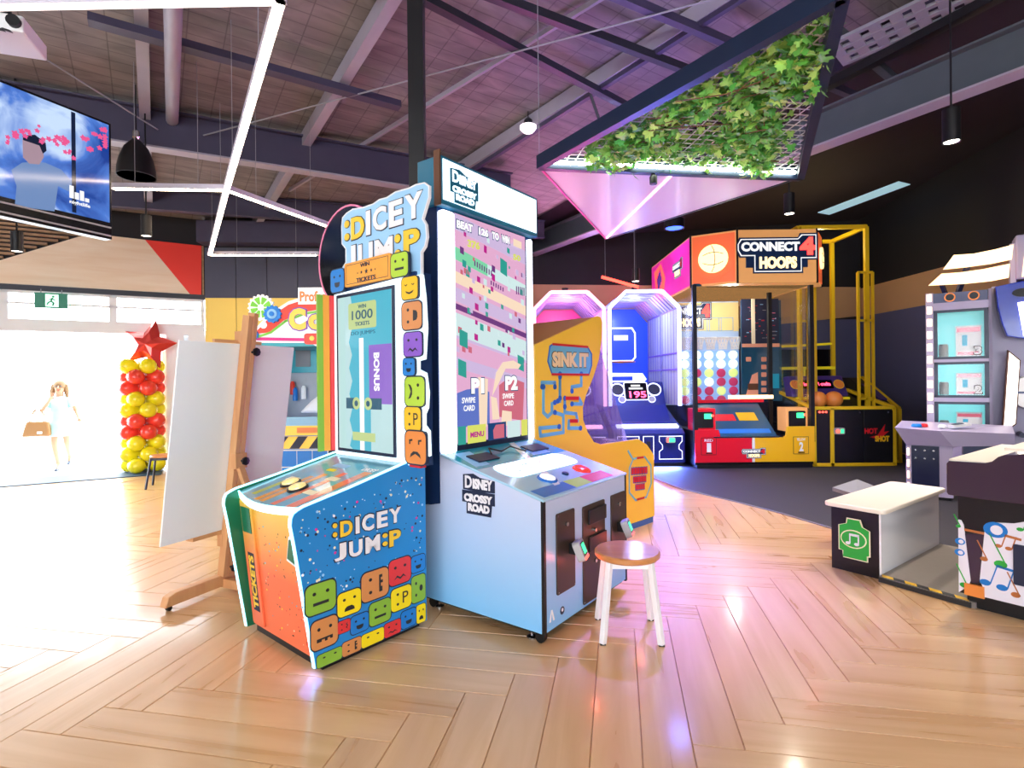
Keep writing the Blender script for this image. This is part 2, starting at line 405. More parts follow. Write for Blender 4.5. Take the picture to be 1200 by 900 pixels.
while z < a1[1] + .28:
    ua = a0[0] + (z - a0[1]) / sl - .03 if z < a1[1] else a1[0] - .04
    mb = MB(); bulk.rect(mb, -4.2, ua, z, z + .036, -.05, 0.0, 'slat_wood'); part(wl, 'slat', mb); z += .062
mb = MB(); bulk.rect(mb, -6.2, 2.62, 2.80, 2.878, -.10, .012, 'steel_dark'); part(wl, 'head_beam', mb)
# glazed transom with white frames and a pale canopy rail
for i, (u0, u1) in enumerate(((-6.2, -2.6), (-2.6, 0.05), (0.05, 1.35), (1.35, 2.6))):
    w = MB(); bulk.rect(w, u0, u1, 2.40, 2.80, -.06, -.052, 'glass'); o = struct('window_%d' % (i + 1), w)
    f = MB()
    for r in ((u0, u0 + .05, 2.38, 2.80), (u1 - .05, u1, 2.38, 2.80), (u0, u1, 2.76, 2.80), (u0, u1, 2.60, 2.63)): bulk.rect(f, *r, -.085, -.03, 'frame_white')
    part(o, 'window_frame', f)
mb = MB(); bulk.rect(mb, -6.2, 2.6, 2.20, 2.38, -.16, -.02, 'frame_white'); struct('trim_2', mb)
mb = MB(); bulk.rect(mb, 2.05, 2.30, 0, 2.2, -.16, -.02, 'frame_white'); bulk.rect(mb, 2.36, 2.62, 0, 2.2, -.2, 0.0, 'frame_white'); struct('trim_3', mb)
mb = MB(); bulk.rect(mb, 1.98, 2.62, .05, 2.3, -.24, -.215, 'frame_white'); struct('wall_left_return', mb)
# slate and yellow wall beyond the corner
wbk = wall('wall_back_left', CNR, Vector((-0.6, 9.55, 0)), 0, ZT, .15, 'wall_black', (0, 1, 0))
wf = Fr(None, (CNR.x, CNR.y, 0), (Vector((-0.6, 9.55, 0)) - Vector((CNR.x, CNR.y, 0))), (0, 0, 1))
yz = wf.px(262, 349.5)[1]; ln = (Vector((-0.6, 9.55)) - Vector((CNR.x, CNR.y))).length; n = 9
for i in range(n):
    u0 = i * ln / n + .006; u1 = (i + 1) * ln / n - .006
    mb = MB(); wf.rect(mb, u0, u1, 0, yz, .009, .028, 'wall_yellow'); part(wbk, 'yellow_wall_panel', mb)
    mb = MB(); wf.rect(mb, u0, u1, yz + .004, 3.67, .009, .028, 'wall_slate'); part(wbk, 'slate_wall_panel', mb)
wall('wall_back_step', Vector((-0.6, 9.55, 0)), BW0, 0, ZT, .15, 'wall_black', (-1, 0, 0))
def striped(name, a, b, out, zs, ms):
    w = wall(name, a, b, 0, ZT, .15, ms[2], out); d = (b - a).normalized(); U = d
    if U.cross(Vector((0, 0, 1))).dot(Vector(out)) > 0: U = -d; a, b = b, a
    fr = Fr(None, (a.x, a.y, 0), U, (0, 0, 1)); ln = (b - a).length
    return w, fr, ln
wb, fb, lb_ = striped('wall_back', BW0, BW1, rbn, None, ('wall_blue', 'wall_tan', 'wall_black'))
mb = MB(); fb.rect(mb, 0, lb_, 0, 2.55, .001, .016, 'wall_blue'); part(wb, 'blue_paint_field', mb)
mb = MB(); fb.poly(mb, [(0, 2.55), (lb_ * .55, 2.3), (lb_, 2.62), (lb_, 3.2), (0, 3.35)], .001, .018, 'wall_tan'); part(wb, 'tan_paint_band', mb)
wr, fr_, lr_ = striped('wall_right', BW1, RW1, rb, None, ('wall_blue', 'wall_tan', 'wall_black'))
mb = MB(); fr_.rect(mb, 0, lr_, 0, 2.60, .001, .016, 'wall_blue'); part(wr, 'blue_paint_field', mb)
mb = MB(); fr_.rect(mb, 0, lr_, 2.60, 3.17, .001, .018, 'wall_tan'); part(wr, 'tan_paint_band', mb)
# walls behind the camera, with a window added and sized for fill light
yr = RW1.y
wr_mb = MB()
for x0, x1, z0, z1 in ((-12.9, -7.5, -.2, ZT), (3.5, 8.3, -.2, ZT), (-7.5, 3.5, -.2, .5), (-7.5, 3.5, 3.1, ZT)): wr_mb.box(x0, x1, yr - .15, yr, z0, z1, 'wall_white')
struct('wall_rear', wr_mb)
w = MB(); w.box(-7.5, 3.5, yr - .09, yr - .08, .5, 3.1, 'glass'); o = struct('window_5', w)
f = MB()
for i in range(7): f.box(-7.5 + i * 1.833 - .03, -7.5 + i * 1.833 + .03, yr - .12, yr - .04, .5, 3.1, 'frame_white')
part(o, 'window_frame', f)
mb = MB(); mb.box(-13.0, -12.85, yr, 4.95, 0, ZT, 'wall_white'); struct('wall_far_left', mb)

# --- roof: insulated sheet rising towards the camera, purlins, rafters
gx, gy = 0.552, -0.834                                         # direction in which the roof rises
def roofz(x, y): return 4.15 + 0.085 * ((x + 5.15) * gx + (y - 9.17) * gy)
rp_ = [sf(-6.6, -.3), sf(3.2, -.3), Vector((-.4, 11.6, 0)), BW1 + rb * .4 + rbn * .4, RW1 + rb * .4, Vector((-13.2, yr - .3, 0))]
mb = MB(); mb.prism([Vector((p.x, p.y, roofz(p.x, p.y))) for p in rp_], (0, 0, 0), (0, 0, .1), 'ceiling_insulation'); ceil = struct('ceiling', mb)
rn = Vector((-0.085 * gx, -0.085 * gy, 1)).normalized()
rO = Vector((0, 5, roofz(0, 5)))
def on_roof(px, py, drop):
    r = ray(px, py); o = Vector((0, 0, H)); O = rO - rn * drop
    t = (O - o).dot(rn) / r.dot(rn); return o + r * t
def extend(a, b, e0, e1):
    d = (b - a).normalized(); return a - d * e0, b + d * e1
def purlin(p0, p1, e0, e1, w, h, m, drop, name='purlin'):
    a, b = extend(on_roof(*p0, drop), on_roof(*p1, drop), e0, e1)
    mb = MB(); mb.bar(a, b, w, h, m, rn); return part(ceil, name, mb)
purlin((165, 2), (170, 130), 3, 2.5, .10, .16, 'beam_light', .10)
purlin((455, 2), (300, 262), 3, .8, .10, .16, 'beam_light', .10)
purlin((800, 30), (545, 195), 3.5, 1.2, .10, .16, 'beam_light', .10)
purlin((1010, 60), (900, 130), 3.5, 4, .12, .17, 'beam_dark', .10)
purlin((103, 22), (425, 112), .0, .4, .10, .07, 'beam_dark', .24, 'service_rail')
purlin((499, 0), (688, 100), 1.2, .9, .07, .07, 'steel_dark', .24, 'service_rail')
purlin((980, 35), (1046, 92), 1.0, .1, .07, .08, 'beam_green', .24, 'service_rail')
purlin((590, 0), (795, 78), 1.0, .6, .06, .08, 'steel_dark', .24, 'service_rail')
purlin((735, 0), (1000, 112), 1.0, .4, .06, .08, 'beam_dark', .24, 'service_rail')
purlin((845, 2), (560, 188), 3.0, 1.5, .05, .22, 'beam_dark', .12)
purlin((700, 0), (360, 210), 3.0, .5, .03, .05, 'beam_light', .06)
def ibeam(p0, p1, z, e0, e1, h, wdt, m_web, m_fl, name='rafter'):
    a = G(*p0, z); b = G(*p1, z); a, b = extend(a, b, e0, e1)
    mb = MB(); up = Vector((0, 0, 1))
    mb.bar(a + up * (h / 2), b + up * (h / 2), .03, h, m_web); mb.bar(a + up * .008, b + up * .008, wdt, .02, m_fl); mb.bar(a + up * h, b + up * h, wdt, .02, m_web)
    return part(ceil, name, mb)
ibeam((133, 168), (480, 221), 3.95, 1.0, 1.5, .42, .16, 'beam_dark', 'beam_light')
ibeam((1200, 85), (945, 180), 3.9, 3.0, 6.0, .38, .2, 'beam_green', 'beam_light')
ibeam((140, 243), (400, 262), 3.95, 1.2, 3.5, .3, .12, 'beam_dark', 'beam_dark')
def rod(p0, d0, p1, d1, r=.008, name='brace_rod', m='grey'):
    mb = MB(); mb.tube(on_roof(*p0, d0), on_roof(*p1, d1), r, n=6, m=m); return part(ceil, name, mb)
rod((215, 165), .25, (900, -18), .3); rod((12, 43), .3, (185, 152), .3); rod((690, 105), .2, (702, 140), .5, .015, m='steel_dark')
mb = MB(); mb.tube(D(203, -12, 3.9), D(201.5, 166, 6.6), .065, .06, 14, 'beam_light'); part(ceil, 'vent_pipe', mb, True)
# perforated cable tray and dark track at the upper right
a, b = on_roof(985, 62, .30), on_roof(1130, -6, .30); a, b = extend(a, b, 0, 1.5)
mb = MB(); d = (b - a).normalized(); s_ = d.cross(rn).normalized()
for k in (-.22, -.07, .07, .22): mb.bar(a + s_ * k, b + s_ * k, .05, .03, 'grey', rn)
L_ = (b - a).length
for i in range(int(L_ / .16)): mb.bar(a + d * (i * .16) - s_ * .24, a + d * (i * .16) + s_ * .24, .09, .025, 'grey', rn)
part(ceil, 'cable_tray', mb)
purlin((985, 92), (1165, -2), .3, 1.5, .1, .08, 'black', .36, 'lighting_track')
# dark sheet: painted-in shade for the unlit ceiling beyond the big beam
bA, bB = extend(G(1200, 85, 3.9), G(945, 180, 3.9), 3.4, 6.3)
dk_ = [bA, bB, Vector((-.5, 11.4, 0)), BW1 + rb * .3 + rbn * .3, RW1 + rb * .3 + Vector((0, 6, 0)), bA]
mat('ceiling_unlit', '#2c222a', 0.8, noise=.2, nscale=2)
mb = MB(); mb.prism([Vector((p.x, p.y, roofz(p.x, p.y) - .012)) for p in dk_[:5]], (0, 0, -.01), (0, 0, .01), 'ceiling_unlit'); part(ceil, 'roof_shade_sheet', mb)
# bluish emissive strip on the roof above the dark back corner
mb = MB(); wf.rect(mb, 0, ln, 3.70, 4.05, .01, .3, 'beam_dark'); part(ceil, 'dark_bulkhead', mb)
mat('roof_strip_blue', '#a8d0e0', emit=0.5)
for p in (((965, 250), (1060, 214)), ):
    a, b = on_roof(*p[0], .02), on_roof(*p[1], .02)
    mb = MB(); mb.bar(a, b, .35, .02, 'roof_strip_blue', rn); part(ceil, 'roof_strip', mb)
# black column behind the two tall machines
mb = MB(); c = D(489.5, 200, 3.95); mb.box(c.x - .055, c.x + .055, 3.9, 4.01, 0, roofz(c.x, 3.95) + .02, 'black'); struct('column', mb)
# ================================================================== THE DICE-FACE GAME (front centre)
mat('dj_blue', '#1487cf', 0.3, coat=0.3); mat('dj_sky', '#9fd0f4', 0.35); mat('dj_inner', '#0d6a48', 0.3); mat('dj_white', '#f4fbff', emit=0.5, ecol='#c8f4ff')
mat('letter_white', '#f4eeee', 0.4); mat('letter_yellow', '#f7cb34', 0.4); mat('edge_dark', '#1c2440', 0.5); scrmat('dj_screen_bg', '#cdf2f4', .6)
scrmat('dj_scr_cyan', '#58d4f0', 0.52); scrmat('dj_scr_purple', '#a878ec', 0.52); scrmat('dj_scr_lime', '#dcf0a0', 0.55); scrmat('dj_scr_slate', '#3e86a8', 0.33)
scrmat('scr_white', '#ffffff', 0.78); mat('deck_print', '#6fb4cf', 0.15, coat=0.6); mat('deck_o', '#f0a848', 0.15, coat=0.6); mat('deck_r', '#f08468', 0.15, coat=0.6); mat('deck_g', '#b9cf5a', 0.15, coat=0.6)
mat('face_green', '#8dbb3c', 0.35); mat('face_yel', '#fde018', 0.35); mat('face_red', '#e5383a', 0.35); mat('face_blue', '#1a7fd0', 0.35); mat('ticket_or', '#f7a83c', 0.35)
def orange_grad():
    m = bpy.data.materials.new('dj_orange'); m.use_nodes = True; MATS['dj_orange'] = m; nt = m.node_tree; b = nt.nodes['Principled BSDF']
    tc = nt.nodes.new('ShaderNodeTexCoord'); sp = nt.nodes.new('ShaderNodeSeparateXYZ'); rp = nt.nodes.new('ShaderNodeValToRGB')
    mr = nt.nodes.new('ShaderNodeMapRange'); mr.inputs[1].default_value = 0.2; mr.inputs[2].default_value = 0.8
    nt.links.new(tc.outputs['Object'], sp.inputs[0]); nt.links.new(sp.outputs['Z'], mr.inputs[0]); nt.links.new(mr.outputs[0], rp.inputs[0]); nt.links.new(rp.outputs[0], b.inputs['Base Color'])
    e = rp.color_ramp.elements; e[0].position = .3; e[0].color = (*lin('#ec7048'), 1); e[1].position = 1; e[1].color = (*lin('#e8c84c'), 1); b.inputs['Roughness'].default_value = .35
orange_grad()

DJ = thing('arcade_cabinet', 'tall dice-face ticket game with blue confetti side, orange front and portrait screen', 'arcade machine', (-0.946, 2.596, 0), -40)
dS = Fr(DJ, (0, 0, 0), (0, 1, 0), (0, 0, 1))                       # right side, seen by the camera
prof = dS.pxs([(370.5, 784), (346.3, 639), (342, 617), (342.6, 609), (345, 603), (350, 599), (357, 594.7), (410, 572.7), (479, 542)])
prof = [(u, max(v, .03)) for u, v in prof]
ytop = prof[-1]; prof = [(0.69, .03)] + prof + [(0.60, ytop[1] + .01), (0.69, ytop[1] + .01)]
DW = 0.74
def djpart(name, mb, **k): return part(DJ, name, mb, **k)
# two shaped side panels with a glowing edge
for x0, x1, nm in ((-.025, 0.0, 'r'), (-DW, -DW + .025, 'l')):
    mb = MB(); mb.prism([(0, u, v) for u, v in prof], (x0, 0, 0), (x1, 0, 0), 'dj_blue' if nm == 'r' else 'dj_inner'); sp_ = djpart('side_panel', mb)
    e = MB(); pts = [Vector(((x0 + x1) / 2, u, v)) for u, v in prof[1:-2]]; off = Vector((0, -.004, .003))
    for i in range(len(pts) - 1): e.bar(pts[i] + off, pts[i + 1] + off, .018, .007, 'led_cyan', (0, -1, .6) if i > 1 else (0, -1, 0.0))
    part(sp_, 'edge_light', e)
# front panel, ticket strip, coin flap
f0 = (prof[1][0] + .035, .045); f1 = (prof[3][0] + .075, .775)
fF = Fr(DJ, (-DW + .025, f0[0], f0[1]), (1, 0, 0), (0, f1[0] - f0[0], f1[1] - f0[1])); fl = math.hypot(f1[0] - f0[0], f1[1] - f0[1]); fw = DW - .05
mb = MB(); fF.rect(mb, 0, fw, 0, fl, -.02, 0, 'dj_orange'); fp = djpart('front_panel', mb)
mb = MB(); rnd = random.Random(3)
for i in range(90):
    u = rnd.uniform(.2, fw - .02); v = rnd.uniform(.03, fl - .12); r = rnd.choice((.003, .004, .005)); fF.circ(mb, u, v, r, .0002, .0008, rnd.choice(('charcoal', 'brown', 'cyan', 'face_yel', 'red', 'cream')), 6)
part(fp, 'confetti_print', mb)['kind'] = 'stuff'
mb = MB(); fF.rect(mb, .02, .15, .02, fl - .02, .0, .012, 'dj_orange'); tk = part(fp, 'ticket_door', mb, bev=.003)
mb = MB(); fF.rect(mb, .035, .135, fl - .19, fl - .05, .0125, .016, 'dj_inner'); part(fp, 'ticket_window', mb)
mb = MB(); fF.rect(mb, .055, .125, .10, .43, .0122, .0128, 'edge_dark'); text(mb, fF, 'TICKETS', .062, .115, .118, .415, 'letter_yellow', n0=.013, n1=.0145, bold=.04, rot=1); part(fp, 'ticket_lettering', mb)
mb = MB(); fF.poly(mb, [(fw - .20, .47), (fw - .10, .45), (fw - .10, .62), (fw - .155, .60)], .001, .012, 'white'); fF.poly(mb, [(fw - .185, .485), (fw - .11, .466), (fw - .11, .6), (fw - .148, .585)], .0125, .016, 'dj_inner'); part(fp, 'card_reader_window', mb)
# control deck with curved front lip
db = (0.575, prof[9][1] - .004); da = (prof[6][0] - .01, prof[6][1] - .012)
fD = Fr(DJ, (-DW + .025, da[0], da[1]), (1, 0, 0), (0, db[0] - da[0], db[1] - da[1])); dl = math.hypot(db[0] - da[0], db[1] - da[1])
arc = [(fw * i / 12, -.012 + .055 * math.sin(math.pi * i / 12) * (-1) + .05) for i in range(13)]
arc = [(u, .05 - .06 * math.sin(math.pi * i / 12)) for i, (u, v) in enumerate(arc)]
mb = MB(); fD.poly(mb, arc + [(fw, dl), (0, dl)], -.03, 0, 'deck_print'); dk = djpart('control_deck', mb)
mb = MB(); fD.pline(mb, arc, .009, -.035, .004, 'led_cyan'); part(dk, 'lip_light', mb)
mb = MB()
for i, (c, u) in enumerate((('deck_g', .13), ('deck_o', .24), ('deck_o', .30), ('deck_r', .42), ('deck_r', .55))):
    fD.rect(mb, u, u + .045 if i != 4 else u + .07, .02 if i else .06, .30 + .05 * i, .0005, .0012, c)
for u, v in ((.12, .26), (.46, .17), (.40, .34)): fD.rrect(mb, u, u + .10, v, v + .045, .01, .0012, .0022, 'cream')
part(dk, 'deck_stripes', mb)
mat('button_amber', '#f2d48a', 0.2, emit=0.35, coat=0.5)
for u, v in ((.24, .23), (.37, .20)):
    mb = MB(); M_ = Matrix(((fD.U.x, fD.V.x, fD.N.x), (fD.U.y, fD.V.y, fD.N.y), (fD.U.z, fD.V.z, fD.N.z)))
    mb.lathe([(.056, 0), (.056, .008), (.052, .012)], 20, fD.p(u, v, 0), 'black', M_); b_ = part(dk, 'button_ring', mb, True)
    mb = MB(); mb.lathe([(.046, .012), (.044, .020), (.03, .026), (1e-3, .028)], 20, fD.p(u, v, 0), 'button_amber', M_); part(b_, 'button', mb, True)
mb = MB(); fD.rrect(mb, .22, .36, .50, .545, .012, .0005, .002, 'sky'); fD.rrect(mb, .25, .33, .44, .47, .01, .0005, .002, 'face_yel'); text(mb, fD, 'DICEY', .50, .51, .62, .545, 'letter_white', n0=.0005, n1=.002); part(dk, 'deck_badge', mb)
# screen tower
SY = 0.585
fS = Fr(DJ, (0, SY, 0), (1, 0, 0), (0, 0, 1))
xl = fS.px(394.5, 440)[0]; xr = fS.px(488, 440)[0]
ztop = fS.px(466, 322)[1]; zb = db[1] - .02
mb = MB(); mb.box(xl, xr, SY, .70, zb, ztop, 'navy'); tw = djpart('screen_tower', mb)
mb = MB(); outl = fS.pxs([(394.5, 346), (470, 326), (497, 322), (500, 348), (502, 385), (500, 421), (493, 423), (493, 433), (501, 437), (504, 460), (503, 478), (500, 485), (500, 498), (505, 505), (506, 534), (484, 545), (396, 533)])
fS.poly(mb, outl, .0, .018, 'dj_white'); part(tw, 'lit_surround', mb)
sc = fS.pxs([(398.5, 348.5), (465.3, 333), (468.5, 535), (400, 528)]); u0 = (sc[0][0] + sc[3][0]) / 2; u1 = (sc[1][0] + sc[2][0]) / 2; v1 = (sc[0][1] + sc[1][1]) / 2; v0 = (sc[2][1] + sc[3][1]) / 2
mb = MB(); fS.rect(mb, u0, u1, v0, v1, .0185, .026, 'edge_dark'); bz = part(tw, 'screen_bezel', mb)
b0, b1, c0, c1 = u0 + .02, u1 - .02, v0 + .02, v1 - .02
mb = MB(); n = .0265; fS.rect(mb, b0, b1, c0, c1, n, n + .002, 'dj_screen_bg'); n += .002
w = b1 - b0; h = c1 - c0
# jagged cliff in cyan, tower strip, bonus bar, tickets
cl = [(b0 + w * .26, c1), (b1, c1), (b1, c0 + h * .42), (b0 + w * .62, c0 + h * .42), (b0 + w * .62, c0), (b0 + w * .30, c0)]
jag = []
for i in range(12):
    jag.append((b0 + w * (.22 if i % 2 == 0 else .28), c0 + h * (.02 + i * .085)))
fS.poly(mb, [(b0 + w * .62, c0)] + [(b0 + w * .62, c0 + h * .42), (b1, c0 + h * .42), (b1, c1), (b0 + w * .26, c1)] + jag[::-1] + [(b0 + w * .28, c0)], n, n + .001, 'dj_scr_cyan')
fS.rect(mb, b0 + w * .42, b0 + w * .50, c0, c0 + h * .72, n + .001, n + .002, 'scr_white')
fS.rect(mb, b0 + w * .60, b1, c0 + h * .30, c0 + h * .67, n + .001, n + .002, 'dj_scr_purple')
fS.rrect(mb, b0 + w * .22, b0 + w * .74, c0 + h * .78, c0 + h * .95, .015, n + .0015, n + .0025, 'dj_scr_lime')
fS.rect(mb, b0 + w * .28, b0 + w * .70, c0 + h * .06, c0 + h * .115, n + .002, n + .003, 'dj_scr_lime')
for cu in (.36, .58):
    fS.rect(mb, b0 + w * (cu - .2 if cu < .5 else cu), b0 + w * (cu if cu < .5 else cu + .24), c0 + h * .265, c0 + h * .335, n + .002, n + .003, 'dj_scr_slate')
    fS.circ(mb, b0 + w * cu, c0 + h * .30, .038, n + .003, n + .004, 'dj_scr_lime'); fS.circ(mb, b0 + w * cu, c0 + h * .30, .018, n + .004, n + .005, 'dj_scr_slate')
part(bz, 'screen_picture', mb)
k = n + .003
mb = MB(); text(mb, fS, 'WIN', b0 + w * .41, c0 + h * .91, b0 + w * .56, c0 + h * .935, 'dj_scr_slate', n0=k, n1=k + .001); part(bz, 'screen_word', mb)
mb = MB(); text(mb, fS, '1000', b0 + w * .29, c0 + h * .84, b0 + w * .68, c0 + h * .90, 'dj_scr_slate', n0=k, n1=k + .001, bold=.01); part(bz, 'screen_word', mb)
mb = MB(); text(mb, fS, 'TICKETS', b0 + w * .35, c0 + h * .80, b0 + w * .62, c0 + h * .825, 'dj_scr_slate', n0=k, n1=k + .001); part(bz, 'screen_word', mb)
mb = MB(); text(mb, fS, 'DO JUMPS', b0 + w * .27, c0 + h * .735, b0 + w * .72, c0 + h * .765, 'dj_scr_slate', n0=k, n1=k + .001, bold=0); part(bz, 'screen_word', mb)
mb = MB(); text(mb, fS, 'BONUS', b0 + w * .69, c0 + h * .38, b0 + w * .79, c0 + h * .62, 'scr_white', n0=k, n1=k + .001, bold=.04, rot=3); part(bz, 'screen_word', mb)

# coloured layered fins beside the screen on the left
for i, (c, a) in enumerate((('face_red', 0.0), ('ticket_or', .045), ('face_green', .085))):
    mb = MB(); mb.box(xl - .012 - .004 * i, xl - .004 * i, SY - a - .042, SY - a - .001, zb + .04, fS.px(394.5, 347)[1] + .0, c); part(tw, 'coloured_fin', mb)
# header: lettered board, ticket plate, dice faces
fH = Fr(DJ, (0, SY + .03, 0), (1, 0, 0), (0, 0, 1))
mb = MB(); ol = fH.pxs([(403, 266), (404, 256), (409, 250.5), (416, 246), (428, 244.2), (440, 240), (447, 235), (456, 232.5), (466, 226), (482, 221.5), (490, 217.5), (500, 215.3), (505, 219), (505, 232), (497.5, 257), (501.5, 264), (502.6, 278), (500.5, 289), (496, 296), (496, 326), (402, 344), (402, 318), (408, 308), (408, 292), (403.5, 286)])
fH.poly(mb, ol, .0, .016, 'dj_sky'); hb = djpart('header_board', mb)
mb = MB()
e = MB(); fH.ring(e, ol, .008, .001, .0175, 'whitegloss'); part(hb, 'header_edge', e)
def dj_logo(mb, fr, rects, n0, px=True):
    for s_, a, b_, c in rects:
        u0, v0 = fr.px(*a); u1, v1 = fr.px(*b_)
        text(mb, fr, s_, u0, v0, u1, v1, 'edge_dark', n0=n0, n1=n0 + .002, bold=.05, grow=.006)
        text(mb, fr, s_, u0, v0, u1, v1, c, n0=n0 + .002, n1=n0 + .006, bold=.035)
dj_logo(mb, fH, ((':', (407, 283.5), (412.5, 258.5), 'letter_yellow'), ('D', (415, 282.3), (430, 251.8), 'letter_yellow'), ('I', (432.5, 277), (437, 247), 'letter_white'), ('C', (440.5, 273.2), (456, 240.5), 'letter_white'),
                 ('E', (459.5, 268), (475, 233), 'letter_white'), ('Y', (478, 260), (498, 224), 'letter_white')), .0165)
dj_logo(mb, fH, (('J', (411, 320), (420, 287.5), 'letter_white'), ('U', (423.5, 316), (440, 283.5), 'letter_white'), ('M', (443, 312), (463.5, 277), 'letter_white'), (':', (466, 304), (472.5, 274.5), 'letter_yellow'), ('P', (476.5, 300), (495, 266.5), 'letter_yellow')), .0165)
part(hb, 'header_lettering', mb)
fT = Fr(DJ, (0, SY - .022, 0), (1, 0, 0), (0, 0, 1))
q = fT.pxs([(404, 339), (457.5, 324), (457, 297), (404.5, 308.5)]); mb = MB(); tu0, tu1 = q[0][0], q[1][0]; tv0 = (q[0][1] + q[1][1]) / 2; tv1 = (q[2][1] + q[3][1]) / 2
fT.rrect(mb, tu0, tu1, tv0, tv1, .012, -.018, 0, 'ticket_or'); tp = djpart('ticket_plate', mb)
mb = MB(); tw_, th_ = tu1 - tu0, tv1 - tv0
text(mb, fT, 'WIN', tu0 + tw_ * .37, tv0 + th_ * .70, tu0 + tw_ * .57, tv0 + th_ * .86, 'edge_dark'); text(mb, fT, 'TICKETS', tu0 + tw_ * .28, tv0 + th_ * .10, tu0 + tw_ * .70, tv0 + th_ * .28, 'edge_dark')
for k, (du, r) in enumerate(((-.16, .006), (-.09, .011), (0, .018), (.09, .011), (.16, .006))): fT.poly(mb, star_pts((tu0 + tu1) / 2 + du * tw_ * 1.2, tv0 + th_ * .49, r, r * .4), .001, .002, 'edge_dark')
fT.ring(mb, rrect_pts(tu0 + .02, tu1 - .02, tv0 + .015, tv1 - .015, .004), .003, .0005, .001, 'edge_dark'); part(tp, 'ticket_lettering', mb)

def face(mb, fr, u0, u1, v0, v1, fill, kind, n0=0.0, t=.002, rot=0):
    w, h = u1 - u0, v1 - v0; r = .2 * min(w, h); o = .05 * min(w, h)
    fr.rrect(mb, u0 - o, u1 + o, v0 - o, v1 + o, r + o, n0, n0 + t, 'edge_dark'); fr.rrect(mb, u0, u1, v0, v1, r, n0 + t, n0 + t + .0012, fill)
    n = n0 + t + .0012; cu, cv = (u0 + u1) / 2, (v0 + v1) / 2; m = 'charcoal'
    def R(a, b):
        for _ in range(rot): a, b = b, -a
        return (cu + a * w, cv + b * h)
    def P(pts): fr.poly(mb, [R(*p) for p in pts], n, n + .001, m)
    for e in (-.22, .22):
        if kind in ('sleepy', 'smile'): P([(e - .09, .16), (e, .10), (e + .09, .16), (e + .07, .19), (e, .14), (e - .07, .19)])
        elif kind == 'sad' and rot == 0: P([(e - .08, .24), (e + .08, .26), (e + .08, .20), (e - .02, .19), (e - .02, .10), (e - .08, .10)])
        else: P([(e + .06 * math.cos(a * .628), .18 + .06 * math.sin(a * .628)) for a in range(10)])
    if kind == 'flat': P([(-.26, -.22), (.26, -.22), (.26, -.12), (-.26, -.12)])
    elif kind == 'sad': P([(-.26, -.32), (-.22, -.20), (-.1, -.12), (.1, -.12), (.22, -.20), (.26, -.32), (.18, -.27), (.0, -.19), (-.18, -.27)])
    elif kind == 'frown': P([(-.22, -.32), (.22, -.32), (.2, -.2), (.1, -.12), (-.1, -.12), (-.2, -.2)])
    elif kind in ('happy',): P([(-.2, -.08), (.2, -.08), (.17, -.24), (.08, -.3), (-.08, -.3), (-.17, -.24)])
    elif kind == 'smile': P([(-.26, -.12), (-.18, -.22), (0, -.28), (.18, -.22), (.26, -.12), (.18, -.14), (0, -.2), (-.18, -.14)])
    elif kind == 'zig': P([(-.28, -.3), (-.14, -.14), (0, -.24), (.14, -.14), (.28, -.3), (.14, -.22), (0, -.32), (-.14, -.22)])
    elif kind == 'teeth': P([(-.3, -.14), (.3, -.14), (.3, -.26), (.2, -.26), (.2, -.2), (.1, -.2), (.1, -.28), (0, -.28), (0, -.2), (-.12, -.2), (-.12, -.26), (-.3, -.26)])
    elif kind == 'oh': P([(.12 * math.cos(a * .628), -.18 + .12 * math.sin(a * .628)) for a in range(10)])
    elif kind == 'pea': text(mb, fr, 'P', cu + .06 * w, cv - .24 * h, cu + .34 * w, cv + .26 * h, m, n0=n, n1=n + .001, bold=.0)
    elif kind == 'moustache': P([(-.16, -.2), (.16, -.2), (.16, -.13), (-.16, -.13)])
tiles = (((388, 343.5), (403, 314), 'face_blue', 'happy', 0), ((458.5, 326), (478, 294), 'lime', 'flat', 0), ((471, 352), (489.5, 322.5), 'yellow', 'smile', 0), ((471.5, 387), (494, 352), 'tanface', 'happy', 3),
         ((473.5, 418), (494.5, 388.5), 'purple', 'zig', 0), ((472.5, 440), (486, 419.5), 'face_blue', 'happy', 0), ((475, 475.5), (497.5, 441.5), 'lime', 'sad', 1), ((474.5, 504.5), (493, 477.5), 'yellow', 'pea', 3), ((475.5, 542), (499, 506.5), 'orange', 'sad', 0))
for i, (a, b_, c, kd, rt_) in enumerate(tiles):
    f_ = Fr(DJ, (0, SY - .024 - .004 * (i % 3), 0), (1, 0, 0), (0, 0, 1)); u0, v0 = f_.px(*a); u1, v1 = f_.px(*b_)
    mb = MB(); fd = f_; fd.rrect(mb, u0 - .002, u1 + .002, v0 - .002, v1 + .002, .02, -.02, 0, 'edge_dark'); face(mb, fd, u0, u1, v0, v1, c, kd, .0, .001, rt_); djpart('face_tile', mb)
mb = MB(); mb.box(xr - .03, xr + .06, SY - .03, SY + .01, zb + .005, zb + .03, 'red'); part(tw, 'red_bracket', mb)
# round sign of another machine behind, joined to this cabinet
mb = MB(); fR = Fr(DJ, (0, .70, 0), (1, 0, 0), (0, 0, 1)); rc = fR.px(411, 302); fR.circ(mb, rc[0], rc[1], .33, -.0, .03, 'blackgloss', 40); rdk = djpart('other_machine_sign', mb)
mb = MB(); fR.ring(mb, circ_pts(rc[0], rc[1], .332, 40), .012, -.004, .034, 'pink'); part(rdk, 'rim', mb)
mb = MB(); mb.box(xl + .1, xr - .1, .70, .735, .9, rc[1], 'black'); part(tw, 'rear_post', mb)
